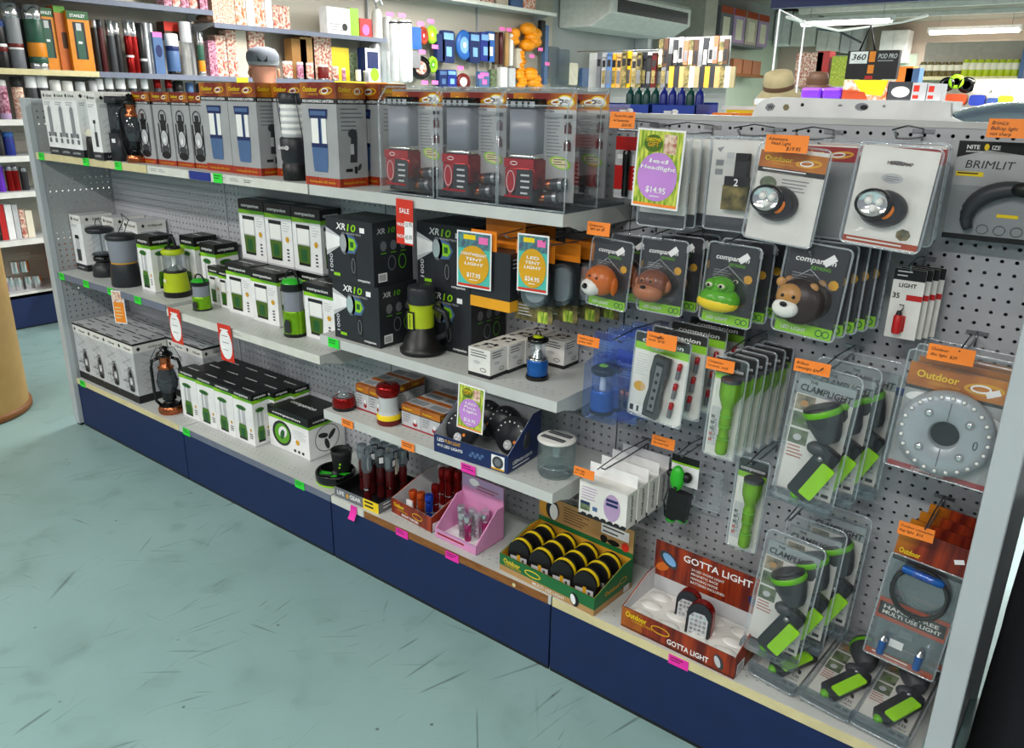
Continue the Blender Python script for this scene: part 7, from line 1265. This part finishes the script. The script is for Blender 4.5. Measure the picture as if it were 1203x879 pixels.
# ================= man in a cap =================
HC = at(311, 86, 'y', 1.5); px_, py_, pz_ = HC.x, HC.y, HC.z
t = thing('person', 'man in grey cap and white collared shirt seen from behind, beyond the gondola', 'person', (px_, py_, 0))
def skin_body(name, joints, edges, m, parent, sub=2):
    me = bpy.data.meshes.new(name); me.from_pydata([j[:3] for j in joints], edges, []); o = bpy.data.objects.new(name, me); COL.objects.link(o)
    s = o.modifiers.new('skin', 'SKIN'); s.use_smooth_shade = True
    for i, j in enumerate(joints): v = me.skin_vertices[0].data[i]; r = j[3]; v.radius = r if isinstance(r, tuple) else (r, r); v.use_root = (i == 0)
    q = o.modifiers.new('sub', 'SUBSURF'); q.levels = sub; q.render_levels = sub; me.materials.append(M(m)); o.parent = parent; return o
zh = pz_; J = [(0, 0, zh-.72, (.15, .11)), (0, 0, zh-.5, (.14, .1)), (0, 0, zh-.3, (.16, .11)), (0, 0, zh-.18, (.1, .08)), (0, 0, zh-.12, .06), (-.01, 0, zh-.04, (.07, .085)), (-.01, 0, zh+.04, (.075, .095)), (-.005, 0, zh+.11, (.05, .07)),
     (-.19, 0, zh-.22, .055), (-.24, .02, zh-.5, .042), (-.2, .2, zh-.6, .034), (-.18, .26, zh-.62, .028), (.19, 0, zh-.22, .055), (.24, .02, zh-.5, .042), (.2, .2, zh-.6, .034), (.18, .26, zh-.62, .028),
     (-.09, 0, zh-.8, .085), (-.1, .01, zh-1.2, .06), (-.1, -.02, .09, .042), (-.1, .1, .05, .04), (.09, 0, zh-.8, .085), (.1, .01, zh-1.2, .06), (.1, -.02, .09, .042), (.1, .1, .05, .04)]
E_ = [(0, 1), (1, 2), (2, 3), (3, 4), (4, 5), (5, 6), (6, 7), (3, 8), (8, 9), (9, 10), (10, 11), (3, 12), (12, 13), (13, 14), (14, 15), (0, 16), (16, 17), (17, 18), (18, 19), (0, 20), (20, 21), (21, 22), (22, 23)]
skin_body('body', J, E_, 'fleshy', t)
def offs(ids, f, m, nm): idm = {k: i for i, k in enumerate(ids)}; skin_body(nm, [J[k][:3] + (tuple(r+f for r in J[k][3]) if isinstance(J[k][3], tuple) else J[k][3]+f,) for k in ids], [(idm[a], idm[b_]) for a, b_ in E_ if a in idm and b_ in idm], m, t)
offs([0, 1, 2, 3, 8, 9, 12, 13], .014, 'shirtwhite', 'shirt'); offs([0, 16, 17, 18, 20, 21, 22], .014, 'jeans', 'trousers')
MB().push(T3(0, 0, zh-.145)).lathe([(.085, -.02), (.08, .0), (.07, .03), (.072, .032)], 24, 'shirtwhite', cap=False, sy=1.05).pop().build('collar', t)
b = MB().push(T3(-.01, 0, zh+.078, rz=2.5)); b.lathe([(.1, -.012), (.104, .015), (.1, .04), (.08, .066), (.04, .078), (0, .08)], 28, 'hatgrey', cap=False, sx=1.08, sy=.98); b.prism([(.08, -.07), (.13, -.06), (.17, -.03), (.175, 0), (.17, .03), (.13, .06), (.08, .07)], -.014, -.008); b.push(T3(-.1, 0, .0)); b.box(-.008, .004, -.03, .03, -.012, .02, 'ink'); b.pop(); b.pop(); b.build('cap', t)
MB().push(T3(-.005, .0, zh+.01)).lathe([(.088, .035), (.094, .055), (.092, .07)], 24, 'grey', cap=False, sy=1.08).pop().build('hair', t)
for s_ in (-1,): MB().push(T3(-.052, -.072, zh, rz=.6)).ball(.028, 'skin', 12, 8, .35, .55, 1.1).pop().push(T3(-.055, -.082, zh, rz=.6)).ball(.015, 'monkeybrown', 10, 6, .25, .4, 1).pop().build('ear', t)
MB().push(T3(.07, .055, zh, rz=.6)).ball(.028, 'skin', 12, 8, .35, .55, 1.1).pop().build('ear', t)
MB().push(T3(-.06, .085, zh-.005)).ball(.016, 'skin', 10, 6, 1, 1, 1.4).pop().push(T3(-.05, .08, zh-.05)).ball(.014, 'rust', 10, 6, 1.6, .8, .5).pop().build('nose_and_mouth', t)
for q in (-.2, .2):
    b = MB()
    for k in range(5): x = q-.02*(1 if q > 0 else -1)+.012*(k-2); b.tube([(x, .28, zh-.62), (x+.002, .32, zh-.63), (x, .345-.01*abs(k-2), zh-.65)], .008, 'skin', 7)
    b.build('fingers', t)

# ================= foreground extras =================
base = at(27, 487, 'z', 0); dirc = Vector((RT.x, RT.y, 0)).normalized(); cc = base - dirc*.31
t = thing('display_drum', 'tan cardboard drum with darker rim foot, at bottom left edge', 'drum', (cc.x, cc.y, 0)); MB().lathe([(.3, .03), (.3, .86)], 56, 'drum').lathe([(.306, .84), (.31, .85), (.306, .88), (.29, .88)], 56, 'cardboard', cap=False).build('body', t); MB().lathe([(.3, 0), (.312, .004), (.312, .03), (.3, .036)], 56, 'wood').build('foot_rim', t)
b = MB(); b.push(frame((.3*.6, -.3*.8, .23), (.8, .6, 0), (0, 0, 1))); b.rect(.05, 0, .12, .006, 'ink', 6); b.rect(.05, .035, .12, .04, 'ink', 6); b.pop(); b.build('printed_mark', t)
t = thing('cloth_covered_box', 'black cloth covered box on floor at lower right, beside end panel', 'covered box', (4.035, .06, 0))
b = MB(); n = 40; prof = []
vs = []; fs = []; zs = [0, .12, .3, .48, .6, .66, .675, .68]; ins = [1.02, 1.01, 1.0, .995, .99, .96, .9, .4]
for i, z in enumerate(zs):
    for k in range(n):
        a = 2*PI*k/n; r = (abs(math.cos(a))**6+abs(math.sin(a))**6)**(-1/6); f = 1+.02*math.sin(9*a+i)*(1-z); vs.append((.362*r*math.cos(a)*ins[i]*f, .35*r*math.sin(a)*ins[i]*f, z))
for i in range(len(zs)-1):
    for k in range(n): fs.append((i*n+k, i*n+(k+1) % n, (i+1)*n+(k+1) % n, (i+1)*n+k))
fs.append(tuple(range(n*(len(zs)-1), n*len(zs)))); b.mat('cloth_black').add(vs, fs, True); b.build('cloth', t)
MB().box(-.2, .2, -.24, .24, .002, .6, 'cardboard').build('box', t)
t = thing('side_shelving', 'dark shelving beyond the cloth covered box at right edge', 'shelving unit', (4.2, .75, 0)); MB().box(-.45, .5, .28, .3, 0, 1.15, 'charcoal').build('back_panel', t); [MB().box(-.45, .5, -.1, .28, z, z+.02, 'darkgrey').build('shelf', t) for z in (.1, .4, .7, 1.0)]; [MB().box(x, x+.02, -.1, .3, 0, 1.15, 'darkgrey').build('side', t) for x in (-.47, .5)]
for i in range(5): tag(MB().cyl(.035, 0, .13, ['yellow', 'charcoal', 'olive', 'rust', 'darkgrey'][i], 14).build('spray_can', None, (3.8+.09*i, .75, .721)), '%s can on dark shelving at right edge' % ('yellow', 'charcoal', 'olive', 'rust coloured', 'dark grey')[i], 'can')
